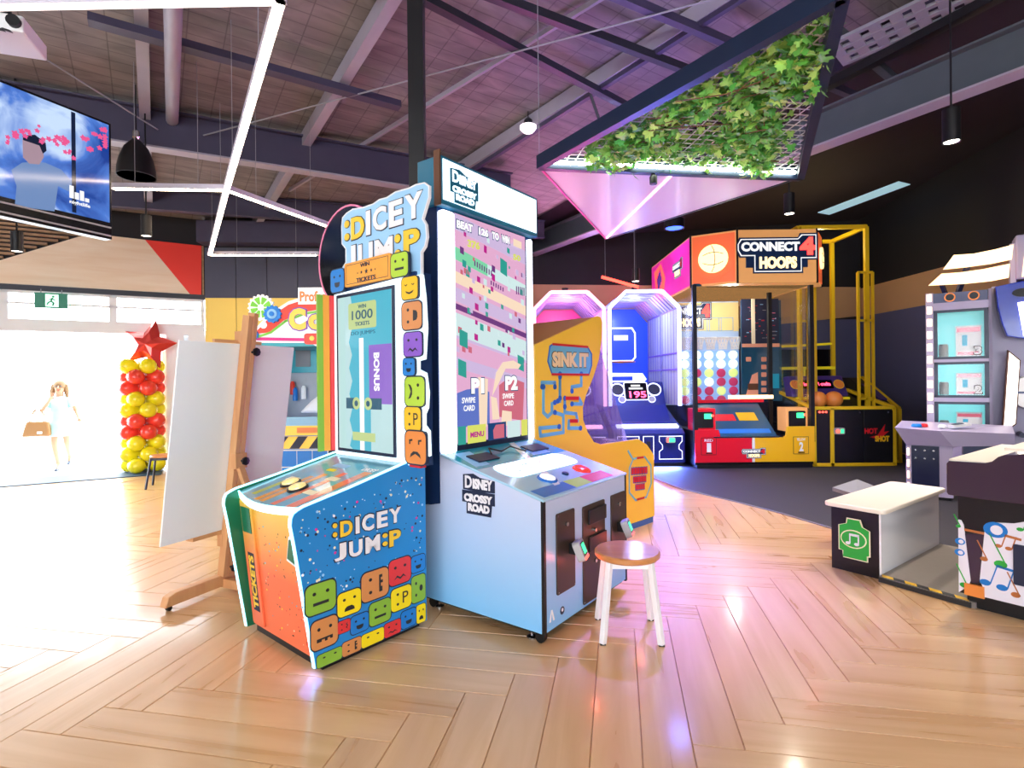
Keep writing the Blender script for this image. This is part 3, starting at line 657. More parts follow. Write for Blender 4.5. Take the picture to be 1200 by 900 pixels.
# side print: confetti, lettering, faces
sp_obj = [o for o in DJ.children if o.name.startswith('side_panel')][0]
mb = MB(); rnd = random.Random(11)
for i in range(300):
    v = rnd.uniform(.33, .90); u = rnd.uniform(-.08, .67)
    if v > .80 + (u + .1) * .14 - .03: continue
    if .13 < u < .58 and .42 < v < .70 and rnd.random() < .8: continue
    dS.circ(mb, u, v, rnd.choice((.003, .004, .005, .007)), .0002, .001, rnd.choice(('white', 'magenta', 'edge_dark', 'edge_dark', 'cream', 'dj_sky')), 8)
part(sp_obj, 'confetti_print', mb)['kind'] = 'stuff'
mb = MB()
dj_logo(mb, dS, ((':', (389.5, 630), (394.5, 612.5), 'letter_yellow'), ('D', (398.5, 629.5), (412.5, 608), 'letter_yellow'), ('I', (416.5, 625.5), (420.5, 605), 'letter_white'), ('C', (424, 623.5), (437.5, 601), 'letter_white'), ('E', (441.5, 619.3), (453.5, 597.5), 'letter_white'), ('Y', (456, 614), (469, 593.5), 'letter_white')), .0005)
dj_logo(mb, dS, (('J', (391.5, 658.5), (405, 635), 'letter_white'), ('U', (409, 654), (424, 631), 'letter_white'), ('M', (428, 649), (444.5, 625.5), 'letter_white'), (':', (448, 640.5), (453.5, 624), 'letter_yellow'), ('P', (456, 641), (469, 619), 'letter_yellow')), .0005)
part(sp_obj, 'side_lettering', mb)
def cr6(x, y): return (350 + x / 5.294, 620 + y / 5.294)
sf_faces = [((45, 550), (225, 305), 'face_green', 'flat', 0), ((243, 555), (382, 360), 'face_yel', 'frown', 0), ((392, 462), (553, 230), 'tanface', 'teeth', 3), ((562, 360), (692, 162), 'face_red', 'zig', 0), ((700, 277), (785, 148), 'face_blue', 'happy', 0),
            ((80, 765), (238, 525), 'tanface', 'teeth', 0), ((243, 655), (317, 552), 'face_red', 'zig', 3), ((325, 660), (430, 508), 'face_blue', 'happy', 0), ((440, 610), (568, 420), 'face_green', 'flat', 0), ((575, 520), (695, 337), 'face_yel', 'pea', 3), ((702, 465), (820, 258), 'face_green', 'oh', 3),
            ((115, 868), (265, 725), 'face_green', 'eyes', 0), ((272, 798), (385, 662), 'tanface', 'teeth', 3), ((392, 750), (525, 605), 'face_yel', 'eyes', 0), ((532, 684), (630, 552), 'face_red', 'zig', 0), ((637, 625), (725, 482), 'face_blue', 'happy', 0), ((733, 590), (822, 440), 'face_yel', 'frown', 0)]
for a, b_, c, kd, rt_ in sf_faces:
    u0, v0 = dS.px(*cr6(*a)); u1, v1 = dS.px(*cr6(*b_)); mid = (v0 + v1) / 2
    # perspective skews the corners: measure height at the middle of the tile
    mb = MB(); u1 = min(u1, .678); v0 = max(v0, .034); face(mb, dS, u0 - .002, u1 + .002, v0 - .001, v1 + .001, c, kd, .0004, .0008, rt_); part(sp_obj, 'face_print', mb)
mb = MB(); mb.box(-DW + .03, -.03, .05, .66, 0, .032, 'black'); djpart('plinth', mb)
mb = MB(); mb.prism([(0, .09, .03), (0, .685, .03), (0, .685, zb), (0, .57, zb - .03), (0, .03, .74)], (-DW + .026, 0, 0), (-.026, 0, 0), 'charcoal'); djpart('body', mb)
light('AREA', 'underglow', tmat(DJ) @ Vector((-.02, -.02, .05)), .12, (.25, .3, 1), .1, tmat(DJ) @ Vector((-.02, -.06, 0)), size_y=.1)

# ================================================================== THE PORTRAIT-SCREEN ROAD GAME (centre)
mat('cr_blue', '#9cc4ec', 0.3, coat=0.2); mat('cr_teal', '#2aa0b8', 0.25, coat=0.4); mat('cr_deck', '#a8d4ea', 0.2, coat=0.4); mat('marq', '#f2fbff', emit=0.9, ecol='#d8f4ff'); mat('marq_teal', '#12607a', emit=0.15)
for nm, c, e in (('s_pink', '#f2b8dc', .85), ('s_lil', '#dcc4ec', .85), ('s_pale', '#d8f0f0', .9), ('s_green', '#8ceab8', .8), ('s_mag', '#d82ca0', .7), ('s_teal', '#38b8a8', .7), ('s_blue', '#6c84dc', .75), ('s_rose', '#e8788c', .75), ('s_peach', '#fbe0c4', .95), ('s_plum', '#8a4a9c', .6), ('s_yel', '#e8ec6c', .85), ('s_navy', '#1c5a9c', .5), ('s_red', '#e04848', .7)):
    scrmat(nm, c, e * .74)
def side_grad():
    m = bpy.data.materials.new('cr_side'); m.use_nodes = True; MATS['cr_side'] = m; nt = m.node_tree; b = nt.nodes['Principled BSDF']
    tc = nt.nodes.new('ShaderNodeTexCoord'); sp = nt.nodes.new('ShaderNodeSeparateXYZ'); rp = nt.nodes.new('ShaderNodeValToRGB')
    nt.links.new(tc.outputs['Object'], sp.inputs[0]); nt.links.new(sp.outputs['Z'], rp.inputs[0]); nt.links.new(rp.outputs[0], b.inputs['Base Color'])
    e = rp.color_ramp.elements; e[0].position = .1; e[0].color = (*lin('#7fbfee'), 1); e[1].position = .85; e[1].color = (*lin('#ccd2ea'), 1); b.inputs['Roughness'].default_value = .3
side_grad()
CR = thing('arcade_cabinet', 'tall pale blue road-crossing game with white lit pillars, marquee and pink screen', 'arcade machine', (0.154, 2.845, 0), 53)
CW = .98
cS = Fr(CR, (0, 0, 0), (0, -1, 0), (0, 0, 1))
zf = cS.px(634, 587)[1]; zr = cS.px(516, 533)[1]; yr_ = -cS.px(516, 533)[0]
mb = MB(); mb.prism([(0, 0, .07), (0, .92, .07), (0, .92, .62), (0, yr_, .66), (0, yr_, zr), (0, 0, zf)], (.008, 0, 0), (CW - .008, 0, 0), 'cr_side'); cb = part(CR, 'cabinet_body', mb)
mb = MB(); mb.prism([(0, .012, .07), (0, .92, .07), (0, .92, .62), (0, yr_, .66), (0, yr_, zr - .004), (0, .012, zf - .004)], (-.004, 0, 0), (.0085, 0, 0), 'cr_side'); csp = part(CR, 'side_panel', mb)
mb = MB(); mb.prism([(0, .012, .07), (0, .92, .07), (0, .92, .62), (0, yr_, .66), (0, yr_, zr - .004), (0, .012, zf - .004)], (CW - .0085, 0, 0), (CW + .004, 0, 0), 'cr_side'); part(CR, 'side_panel', mb)
mb = MB(); mb.box(-.004, .016, -.006, .014, .06, zf - .004, 'black'); mb.box(CW - .016, CW + .004, -.006, .014, .06, zf - .004, 'black'); part(CR, 'corner_strip', mb)
mb = MB(); mb.box(.02, CW - .02, .02, .9, .05, .07, 'black'); part(CR, 'plinth', mb)
for x, y in ((.06, .12), (CW - .06, .12), (.06, .82), (CW - .06, .82)):
    mb = MB(); mb.tube((x, y, .012), (x, y, .052), .008, n=8, m='chrome'); mb.lathe([(.03, 0), (.03, .008), (.012, .016)], 14, (x, y, 0), 'chrome'); part(CR, 'levelling_foot', mb, True)
for y in (.05, .85):
    mb = MB(); mb.tube((.03, y, .03), (.055, y, .03), .03, n=14, m='black'); part(CR, 'castor', mb, True)
# side lettering
mb = MB()
def plaque(fr, mb, pts, nn, m='edge_dark'): fr.poly(mb, pts, .0005 + .004, .0018 + .004, m)
def crossy_logo(fr, mb, A, B, C_, Dd, n0, dark='edge_dark', lt='letter_white'):
    """A,B: left-bottom / right-top of the upper word, C_,Dd: of the two lower words, in uv"""
    w = B[0] - A[0]; h = B[1] - A[1]; gq = .08 * w
    fr.poly(mb, [(A[0] - gq, A[1] - gq * .6), (A[0] + w * .5, A[1] - gq), (B[0] + gq, A[1] - gq * .6), (B[0] + gq, B[1] - gq * .2), (A[0] + w * .55, B[1] + gq * .4), (A[0] + w * .3, B[1] + gq * 1.6), (A[0] - gq, B[1] + gq)], n0, n0 + .002, dark)
    text(mb, fr, 'D', A[0], A[1], A[0] + w * .26, B[1] + h * .2, lt, n0=n0 + .002, n1=n0 + .005, bold=.03); text(mb, fr, 'ISNEY', A[0] + w * .29, A[1], B[0], B[1], lt, n0=n0 + .002, n1=n0 + .005, bold=.05)
    w2 = Dd[0] - C_[0]; h2 = Dd[1] - C_[1]
    fr.poly(mb, [(C_[0] + w2 * .08, C_[1] - gq), (Dd[0] - w2 * .06, C_[1] - gq), (Dd[0] - w2 * .02, C_[1] + h2 * .48), (Dd[0] + gq, C_[1] + h2 * .48), (Dd[0] + gq, Dd[1] + gq), (C_[0] - gq, Dd[1] + gq), (C_[0] - gq, C_[1] + h2 * .48), (C_[0] + w2 * .08, C_[1] + h2 * .48)], n0, n0 + .002, dark)
    text(mb, fr, 'CROSSY', C_[0], C_[1] + h2 * .54, Dd[0], Dd[1], lt, n0=n0 + .002, n1=n0 + .005, bold=.06); text(mb, fr, 'ROAD', C_[0] + w2 * .14, C_[1], Dd[0] - w2 * .1, C_[1] + h2 * .46, lt, n0=n0 + .002, n1=n0 + .005, bold=.06)
A = cS.px(546, 571); B = (cS.px(578, 575)[0], cS.px(546, 559)[1]); C_ = (cS.px(545, 590)[0], cS.px(560, 600)[1]); Dd = (cS.px(578, 590)[0], cS.px(545, 577)[1])
crossy_logo(cS, mb, A, B, C_, Dd, .0045); part(csp, 'side_lettering', mb)
# front: three dark service doors, two card readers, small logos
cF = Fr(CR, (0, 0, 0), (1, 0, 0), (0, 0, 1))
mb = MB(); cF.rect(mb, .018, CW - .018, .075, zf - .01, .0, .004, 'cr_side'); cfp = part(CR, 'front_panel', mb)
mat('door_dark', '#3a2a22', 0.4); mat('reader_grey', '#a8a4a4', 0.3); mat('reader_screen', '#2cc07a', emit=1.3, ecol='#3cf090'); mat('reader_red', '#ff5040', emit=2.5)
def door(name, x0, x1, y0, y1, locks):
    a = cF.px(x0, y0); u0 = cF.px(x0, (y0 + y1) / 2)[0]; u1 = cF.px(x1, (y0 + y1) / 2)[0]; v0 = cF.px((x0 + x1) / 2, y1)[1]; v1 = cF.px((x0 + x1) / 2, y0)[1]
    mb = MB(); cF.rrect(mb, u0, u1, v0, v1, .012, .004, .012, 'door_dark'); d = part(cfp, name, mb, bev=.002); uc = (u0 + u1) / 2
    for k, fv in enumerate(locks):
        c = cF.p(uc, v0 + (v1 - v0) * fv, .012); mb = MB(); mb.tube(c, c + cF.N * .012, .012, n=12, m='chrome'); part(d, 'lock', mb, True)
    mb = MB()
    for uu in (u0 + .012, u1 - .012):
        for vv in (v0 + .014, v1 - .014):
            c = cF.p(uu, vv, .012); mb.tube(c, c + cF.N * .003, .004, n=8, m='chrome')
    part(d, 'screws', mb); return d, u0, u1, v0, v1
d1 = door('service_door', 650.5, 672, 598.5, 692, (.84,)); d2 = door('service_door', 681.5, 707.5, 589, 701, (.72, .40)); d3 = door('service_door', 714.5, 731, 577.5, 640, (.80,))
mb = MB()
for fv in (.80, .52): cF.rect(mb, d2[1] + .055, d2[2] - .005, d2[3] + (d2[4] - d2[3]) * fv, d2[3] + (d2[4] - d2[3]) * fv + .085, .0125, .026, 'black')
part(d2[0], 'coin_slot', mb, bev=.003)
def reader(parent, px, py, s=1.0):
    u, v = cF.px(px, py); o = cF.p(u, v, .012); mb = MB()
    N = cF.N; tilt = (N * .8 + cF.U * .25 + Vector((0, 0, .35))).normalized(); U = Vector((0, 0, 1)).cross(tilt).normalized(); V = tilt.cross(U)
    f = Fr(CR, o + N * .07 * s, U, V)
    mb.bar(o, o + N * .06 * s, .05 * s, .06 * s, 'black'); f.rrect(mb, -.05 * s, .05 * s, -.055 * s, .055 * s, .018, -.03, .012, 'reader_grey'); r = part(parent, 'card_reader', mb, bev=.003)
    m2 = MB(); f.rrect(m2, -.034 * s, .034 * s, -.03 * s, .04 * s, .008, .0122, .0135, 'black'); f.rrect(m2, -.027 * s, .027 * s, -.022 * s, .033 * s, .004, .0137, .0147, 'reader_screen'); part(r, 'reader_display', m2)
    m3 = MB(); f.rrect(m3, -.04 * s, .04 * s, -.05 * s, -.038 * s, .003, .0122, .014, 'reader_red'); part(r, 'reader_light', m3)
    light('POINT', 'reader_glow', tmat(CR) @ f.p(0, -.1, .03), .5, (1, .12, .08), .02)
reader(d1[0], 667, 641); reader(d3[0], 723, 616)
mb = MB()
u, v = cF.px(645.5, 727); cF.poly(mb, [(u - .02, v - .005), (u - .004, v + .055), (u + .004, v + .055), (u - .008, v - .005)], .0045, .006, 'white'); cF.poly(mb, [(u + .008, v + .055), (u + .03, v - .005), (u + .016, v - .005), (u + .004, v + .035)], .0045, .006, 'white')
u, v = cF.px(658, 715); cF.circ(mb, u, v, .022, .0045, .006, 'edge_dark', 12); cF.circ(mb, u, v + .004, .01, .006, .007, 'white', 8)
crossy_logo(cF, mb, (CW - .16, .33), (CW - .05, .355), (CW - .16, .25), (CW - .05, .31), .0045)
part(cfp, 'maker_marks', mb)
# sloping deck
cD = Fr(CR, (0, -.008, zf - .001), (1, 0, 0), (0, yr_ + .008, zr - zf)); cl_ = math.hypot(yr_ + .008, zr - zf)
mb = MB(); cD.rect(mb, -.006, CW + .006, 0, cl_, -.006, .008, 'cr_deck'); cd = part(CR, 'control_deck', mb, bev=.003)
mb = MB(); cD.rect(mb, .0, CW, cl_ * .62, cl_, .0082, .0088, 'cr_teal')
cD.poly(mb, [(.03, cl_ * .66), (.16, cl_ * .66), (.22, cl_ * .95), (.08, cl_ * .95)], .009, .0096, 'sky'); cD.poly(mb, [(.62, cl_ * .66), (.82, cl_ * .66), (.86, cl_ * .97), (.70, cl_ * .97)], .009, .0096, 'sky')
cD.poly(mb, [(.25, .1), (.31, .1), (.72, cl_ * .98), (.66, cl_ * .98)], .0094, .0099, 'whitegloss'); cD.rrect(mb, .10, CW - .12, cl_ * .36, cl_ * .62, .08, .0098, .0108, 'marq')
cD.rect(mb, .03, .36, .02, .115, .009, .0098, 'blue'); cD.rect(mb, .36, .55, .02, .115, .009, .0098, 'lime'); cD.rect(mb, .55, .83, .02, .115, .009, .0098, 'red')
rnd = random.Random(5)
for i in range(26): cD.circ(mb, .18 + (CW - .4) * rnd.random(), cl_ * (.42 + .14 * rnd.random()), .007, .0109, .0114, rnd.choice(('red', 'teal_l', 'orange', 'green', 'charcoal')) if 'teal_l' in MATS else rnd.choice(('red', 'orange', 'green', 'charcoal')), 6)
part(cd, 'deck_print', mb)
Mc = Matrix(((cD.U.x, cD.V.x, cD.N.x), (cD.U.y, cD.V.y, cD.N.y), (cD.U.z, cD.V.z, cD.N.z)))
mat('button_blue', '#2870c8', 0.2, coat=0.5); mat('button_top', '#f4f8ff', 0.2, emit=0.4); mat('button_red', '#e03828', 0.2, emit=0.3, coat=0.5)
for u, c1, c2 in ((.30, 'button_blue', 'button_top'), (.70, 'button_red', 'button_top')):
    mb = MB(); mb.lathe([(.062, .008), (.062, .014), (.055, .02)], 24, cD.p(u, cl_ * .24, 0), c1, Mc); r_ = part(cd, 'button_ring', mb, True)
    mb = MB(); mb.lathe([(.048, .02), (.046, .026), (.03, .032), (1e-3, .033)], 24, cD.p(u, cl_ * .24, 0), c2 if c1 == 'button_blue' else 'button_red', Mc); part(r_, 'button', mb, True)
mb = MB(); mb.lathe([(.022, .008), (.022, .016), (.018, .02)], 14, cD.p(.5, cl_ * .24, 0), 'navy', Mc); part(cd, 'start_button', mb, True)
for u in (.20, .76):
    mb = MB(); cD.rect(mb, u - .09, u + .11, cl_ * .72, cl_ * .86, .0098, .018, 'edge_dark'); part(cd, 'card_plate', mb, bev=.002)
mb = MB(); mb.path([cD.p(.30, cl_ * .80, .02), cD.p(.34, cl_ * .88, .035), cD.p(.42, cl_ * .82, .02), cD.p(.55, cl_ * .86, .03), cD.p(.60, cl_ * .74, .02), cD.p(.68, cl_ * .80, .02)], .005, 6, 'black'); part(cd, 'loose_cable', mb, True)
# screen tower, lit pillars, marquee
zm0 = 2.455; zm1 = 2.745
mb = MB(); mb.box(0.004, CW - .004, yr_ + .012, yr_ + .15, .64, zm0 + .02, 'navy'); ct = part(CR, 'screen_tower', mb)
cT = Fr(CR, (0, yr_ + .012, 0), (1, 0, 0), (0, 0, 1))
mat('pillar_light', '#f4f6ff', emit=2.6, ecol='#dfe6ff')
pu0 = cT.px(530.5, 400)[0]; pu1 = cT.px(616.5, 400)[0]
for a, b_ in ((.012, pu0 - .004), (pu1 + .004, CW - .012)):
    mb = MB(); cT.rrect(mb, a, b_, zr + .002, zm0 - .02, .02, .0, .03, 'pillar_light'); part(ct, 'light_pillar', mb)
mb = MB(); cT.rect(mb, pu0, pu1, zr + .004, zm0 - .03, .0, .012, 'edge_dark'); cbz = part(ct, 'screen_bezel', mb)
a0, a1 = pu0 + .012, pu1 - .02; v0, v1 = zr + .05, cT.px(531, 250)[1]; w = a1 - a0; h = v1 - v0; n = .0125
def scr(mb, pts, m, k=0): cT.poly(mb, [(a0 + w * x, v0 + h * y) for x, y in pts], n + .0012 * k, n + .0012 * k + .001, m)
mb = MB(); scr(mb, [(0, 0), (1, 0), (1, 1), (0, 1)], 's_pink')
def band(y0, y1, m, k=1, s=.16):   # lanes climb towards the right
    lo, hi = y0, y1; pts = [(0, max(0, min(1, lo))), (1, max(0, min(1, lo + s * 0))), (1, max(0, min(1, hi))), (0, max(0, min(1, hi)))]; scr(mb, pts, m, k)
def lane(y0, th, m, k=1, s=-.10): scr(mb, [(0, y0), (1, y0 + s), (1, y0 + s + th), (0, y0 + th)], m, k)
lane(.93, .07, 's_lil', 1, -.07); lane(.80, .055, 's_green'); lane(.80, .055, 's_pale', 1, -.1); scr(mb, [(0, .80), (.42, .757), (.42, .812), (0, .855)], 's_green', 2)
lane(.70, .05, 's_peach', 1); lane(.62, .06, 's_lil', 1); lane(.585, .025, 's_plum', 2); lane(.47, .10, 's_pale', 1); lane(.46, .012, 's_lil', 2); lane(.33, .05, 's_lil', 1)
rnd = random.Random(21)
for i in range(70):
    x = rnd.random() * .94; y = .36 + rnd.random() * .58; s_ = rnd.uniform(.012, .03); scr(mb, [(x, y), (x + s_ * 1.6, y - s_ * .2), (x + s_ * 1.6, y + s_ * .8), (x, y + s_)], rnd.choice(('s_mag', 's_mag', 's_plum', 's_teal', 's_lil', 's_pale', 's_rose')), 4)
for x, y in ((.02, .30), (.04, .43), (.85, .33), (.6, .79)):
    scr(mb, [(x, y), (x + .1, y - .015), (x + .1, y + .055), (x, y + .07)], 's_teal', 5)
for k in range(8): scr(mb, [(.24 + .032 * k, .79 - .004 * k), (.254 + .032 * k, .79 - .004 * k), (.254 + .032 * k, .815 - .004 * k), (.24 + .032 * k, .815 - .004 * k)], 's_plum', 4)
for k in range(6): scr(mb, [(.46 + .034 * k, .72 - .004 * k), (.475 + .034 * k, .72 - .004 * k), (.475 + .034 * k, .74 - .004 * k), (.46 + .034 * k, .74 - .004 * k)], 's_plum', 4)
for k in range(5): scr(mb, [(.84 + .03 * k, .70), (.855 + .03 * k, .70), (.855 + .03 * k, .74), (.84 + .03 * k, .74)], 's_plum', 4)
scr(mb, [(0, .07), (.42, .07), (.42, .22), (.3, .24), (.12, .235), (0, .22)], 's_blue', 6); scr(mb, [(.56, .10), (.92, .07), (.95, .26), (.72, .29), (.56, .25)], 's_rose', 6); scr(mb, [(.28, .07), (.38, .06), (.40, .28), (.27, .29)], 's_peach', 7)
scr(mb, [(.46, .20), (.52, .31), (.62, .36), (.78, .37), (.9, .35), (.86, .33), (.66, .33), (.54, .25)], 's_peach', 6); scr(mb, [(.46, .09), (.56, .09), (.52, .19), (.44, .2)], 's_peach', 7); scr(mb, [(.58, .06), (.74, .05), (.74, .12), (.6, .13)], 's_peach', 8)
for x0, x1, m in ((-.0, .10, 's_teal'), (.12, .36, 's_yel'), (.39, .65, 's_navy'), (.67, .87, 's_pale'), (.89, .99, 's_yel')): scr(mb, [(x0, -.005), (x1, -.005), (x1, .075), (x0, .075)], m, 9)
scr(mb, [(.47, .0), (.62, .0), (.62, .065), (.5, .065), (.46, .04)], 's_rose', 10)
part(cbz, 'screen_picture', mb)
mb = MB()
def stx(s_, x0, y0, x1, y1, m, k=11, **kw):
    mb = MB(); text(mb, cT, s_, a0 + w * x0, v0 + h * y0, a0 + w * x1, v0 + h * y1, m, n0=n + .0012 * k, n1=n + .0012 * k + .001, **kw); part(cbz, 'screen_word', mb)
for c, gq, k in (('s_navy', .006, 11), ('scr_white', 0, 12)):
    stx('BEAT', .01, .935, .21, .97, c, k, grow=gq, bold=.05); stx('126', .29, .935, .42, .97, c, k, grow=gq, bold=.05); stx('TO', .47, .935, .57, .97, c, k, grow=gq, bold=.05); stx('WIN', .61, .935, .73, .97, c, k, grow=gq, bold=.05)
    stx('P1', .17, .215, .34, .285, c, k, grow=gq, bold=.06); stx('P2', .64, .225, .83, .295, c, k, grow=gq, bold=.06)
stx('SWIPE', .05, .175, .22, .20, 'scr_white', 12); stx('CARD', .07, .14, .21, .165, 'scr_white', 12); stx('SWIPE', .6, .185, .77, .21, 'scr_white', 12); stx('CARD', .62, .15, .76, .175, 'scr_white', 12)
stx('376', .14, .865, .30, .90, 's_yel', 12, bold=.05); stx('50', .78, .865, .90, .895, 's_yel', 12, bold=.05); stx('MENU', .15, .02, .33, .045, 's_mag', 12, bold=.04)
scr(mb, [(.79, .935), (.92, .93), (.92, .965), (.79, .97)], 's_peach', 11)
part(cbz, 'prize_patch', mb)
cM = Fr(CR, (0, yr_ - .045, 0), (1, 0, 0), (0, 0, 1))
mb = MB(); mb.box(-.02, CW + .02, yr_ - .045, yr_ + .15, zm0, zm1, 'marq_teal'); mq = part(CR, 'marquee_box', mb, bev=.004)
mb = MB(); cM.rect(mb, 0, CW, zm0 + .028, zm1 - .018, .0, .006, 'marq'); mf = part(mq, 'marquee_face', mb)
mb = MB(); crossy_logo(cM, mb, (.075, zm0 + .155), (.30, zm0 + .215), (.075, zm0 + .05), (.30, zm0 + .135), .006, 'marq_teal', 'marq'); part(mf, 'marquee_lettering', mb)
mb = MB(); mb.box(-.03, -.02, yr_ - .05, yr_ + .0, zm0 - .01, zm1 + .03, 'brown'); part(mq, 'marquee_end_trim', mb)
# ================================================================== YELLOW PIPE GAME (behind the road game)
mat('si_yellow', '#ffc63c', 0.35, coat=0.2); mat('si_top', '#b07a3c', 0.4); mat('si_blue', '#2c62b4', 0.35); mat('si_pipe', '#6fb4cc', 0.35); mat('si_letter', '#f4cf9a', 0.4); mat('si_glow', '#c890e0', 0.3, emit=0.35); mat('si_dark', '#3a1c54', 0.25)
mat('tint_glass', '#c8a0e8', 0.05, trans=0.7, alpha=0.45)
SA = 44
sOrg = G(767, 604.5, .06)
SI = thing('arcade_cabinet', 'yellow sided pipe game with blue pipe maze print behind the road-crossing game', 'arcade machine', (sOrg.x, sOrg.y, 0), SA)
# local x runs towards its front (away, to the right), the printed side is y = 0 facing the camera
sS = Fr(SI, (0, 0, 0), (1, 0, 0), (0, 0, 1))
sp = sS.pxs([(767, 603), (766.5, 533), (758, 521), (748, 514.5), (729, 517.5), (705, 521), (696, 518), (688.5, 506), (683.5, 492), (683, 478), (687, 462), (696, 440), (702, 420), (705.3, 396), (705.8, 378), (704, 371.5), (700, 370.3)])
back = sS.px(627, 404); sp = [(min(u, 0.0), v) for u, v in sp]; xb = max(back[0], -1.66)
sp = sp + [(xb, back[1] - .0), (xb, .06)]; sp[0] = (0, .06)
for y0, y1 in ((0, .025), (.80, .825)):
    mb = MB(); mb.prism([(u, 0, v) for u, v in sp], (0, y0, 0), (0, y1, 0), 'si_yellow'); o = part(SI, 'side_panel', mb)
    if y0 == 0: sip = o
inner = [(u - .02 if u > -.05 else u, v - .006) for u, v in sp]
mb = MB(); low = [(-.02, .07), (-.02, sp[1][1] - .01), (sp[3][0], sp[3][1] - .02), (sp[5][0], sp[5][1] - .03), (sp[7][0] - .05, sp[7][1] - .02), (xb + .02, sp[7][1] - .02), (xb + .02, .07)]
mb.prism([(u, 0, v) for u, v in low], (0, .026, 0), (0, .799, 0), 'si_dark'); part(SI, 'cabinet_body', mb)
mb = MB(); tops = [sp[16], sp[17]]; mb.prism([(sp[16][0], 0, sp[16][1] - .004), (xb, 0, sp[17][1] - .004), (xb, 0, sp[17][1] - .05), (sp[16][0], 0, sp[16][1] - .05)], (0, .026, 0), (0, .799, 0), 'si_top'); part(SI, 'roof_panel', mb)
mb = MB(); mb.prism([(sp[9][0] - .25, 0, sp[9][1] - .1), (sp[15][0] - .25, 0, sp[15][1] - .1), (sp[15][0] - .29, 0, sp[15][1] - .1), (sp[9][0] - .29, 0, sp[9][1] - .1)], (0, .026, 0), (0, .799, 0), 'si_glow'); part(SI, 'playfield', mb)
g0 = sS.px(738, 506); g1 = sS.px(699, 432)
mb = MB(); mb.prism([(g0[0] + .02, 0, sp[4][1] - .03), (g1[0], 0, sp[13][1] + .1), (g1[0] - .012, 0, sp[13][1] + .1), (g0[0] + .008, 0, sp[4][1] - .03)], (0, .03, 0), (0, .795, 0), 'tint_glass'); part(SI, 'front_glass', mb)
mb = MB(); mb.bar((g0[0] + .02, .79, sp[4][1] - .03), (g1[0], .79, sp[13][1] + .1), .03, .05, 'si_blue'); part(SI, 'glass_frame', mb)
mb = MB(); mb.box(xb + .02, -.01, .01, .815, 0, .062, 'si_blue'); part(SI, 'plinth', mb)
# print: name plate, pipe maze, round badge
mb = MB(); P_ = lambda x, y: sS.px(620 + x / 6.0, 330 + y / 6.0)
q = [P_(145, 455), P_(165, 440), P_(410, 460), P_(438, 510), P_(438, 590), P_(418, 655), P_(160, 650), P_(130, 560)]
sS.poly(mb, q, .0005, .002, 'si_pipe'); sS.ring(mb, q, .012, .0018, .004, 'si_blue')
sS.line(mb, P_(165, 440), P_(410, 460), .018, .003, .005, 'red'); sS.line(mb, P_(160, 652), P_(415, 655), .018, .003, .005, 'red'); part(sip, 'name_plate', mb)
mb = MB(); a = P_(160, 605); b = P_(412, 505); a = (a[0], (a[1] + P_(412, 600)[1]) / 2); b = (b[0], (b[1] + P_(160, 490)[1]) / 2)
for c, gq, k in (('brown', .006, .004), ('si_letter', 0, .0055)): text(mb, sS, 'SINK IT', a[0], a[1], b[0], b[1], c, n0=k, n1=k + .002, bold=.06, grow=gq)
part(sip, 'name_lettering', mb)
Q_ = lambda x, y: sS.px(600 + x / 3.0, 320 + y / 3.0)       # first close-up crop
runs = [[(105, 400), (105, 385), (150, 385), (150, 400)], [(110, 400), (110, 490), (125, 505), (140, 490), (140, 460), (150, 455)], [(168, 355), (168, 450), (160, 450)], [(168, 440), (168, 365)], [(243, 355), (243, 395), (210, 400), (210, 415)],
        [(185, 470), (185, 440), (235, 440), (245, 460), (210, 460)], [(185, 440), (185, 490), (225, 495), (230, 520), (200, 520), (198, 545), (240, 545)], [(150, 490), (180, 500), (180, 560), (100, 572), (97, 545), (165, 540)]]
mb = MB()
for r in runs:
    pts = [Q_(*p) for p in r]
    sS.pline(mb, pts, .030, .0005, .0025, 'si_pipe')
    for p in (pts[0], pts[-1]): sS.circ(mb, p[0], p[1], .022, .002, .0036, 'si_blue', 10)
sS.line(mb, Q_(190, 440), Q_(232, 440), .030, .0026, .004, 'red'); sS.line(mb, Q_(205, 520), Q_(228, 520), .03, .0026, .004, 'red')
part(sip, 'pipe_maze_print', mb)
R_ = lambda x, y: sS.px(640 + x / 5.627, 460 + y / 5.627)
ring = [R_(572, 440), R_(600, 430), R_(650, 425), R_(690, 480), R_(692, 600), R_(660, 690), R_(590, 710), R_(548, 660), R_(548, 560), R_(548, 500)]
mb = MB(); sS.ring(mb, ring, .018, .0005, .0025, 'si_pipe'); sS.line(mb, R_(572, 440), R_(540, 385), .02, .0005, .0025, 'si_pipe'); sS.line(mb, R_(600, 432), R_(640, 426), .02, .0026, .004, 'red'); sS.line(mb, R_(600, 705), R_(645, 693), .02, .0026, .004, 'red')
part(sip, 'badge_ring', mb)
mb = MB()
for y0, y1, x0, x1, k in ((540, 496, 562, 668, 6), (594, 555, 575, 660, 6), (642, 606, 590, 650, 5)):
    for t in range(k):                                  # three rows of lettering too blurred to read
        a = R_(x0 + (x1 - x0) * t / k, y0 - 8 * t / k); b = R_(x0 + (x1 - x0) * (t + .8) / k, y1 - 8 * t / k)
        sS.rect(mb, a[0] - .006, b[0] + .006, a[1] - .008, b[1] + .006, .0006, .002, 'si_blue'); sS.rect(mb, a[0], b[0], a[1], b[1], .002, .0035, 'red')
part(sip, 'badge_lettering', mb)

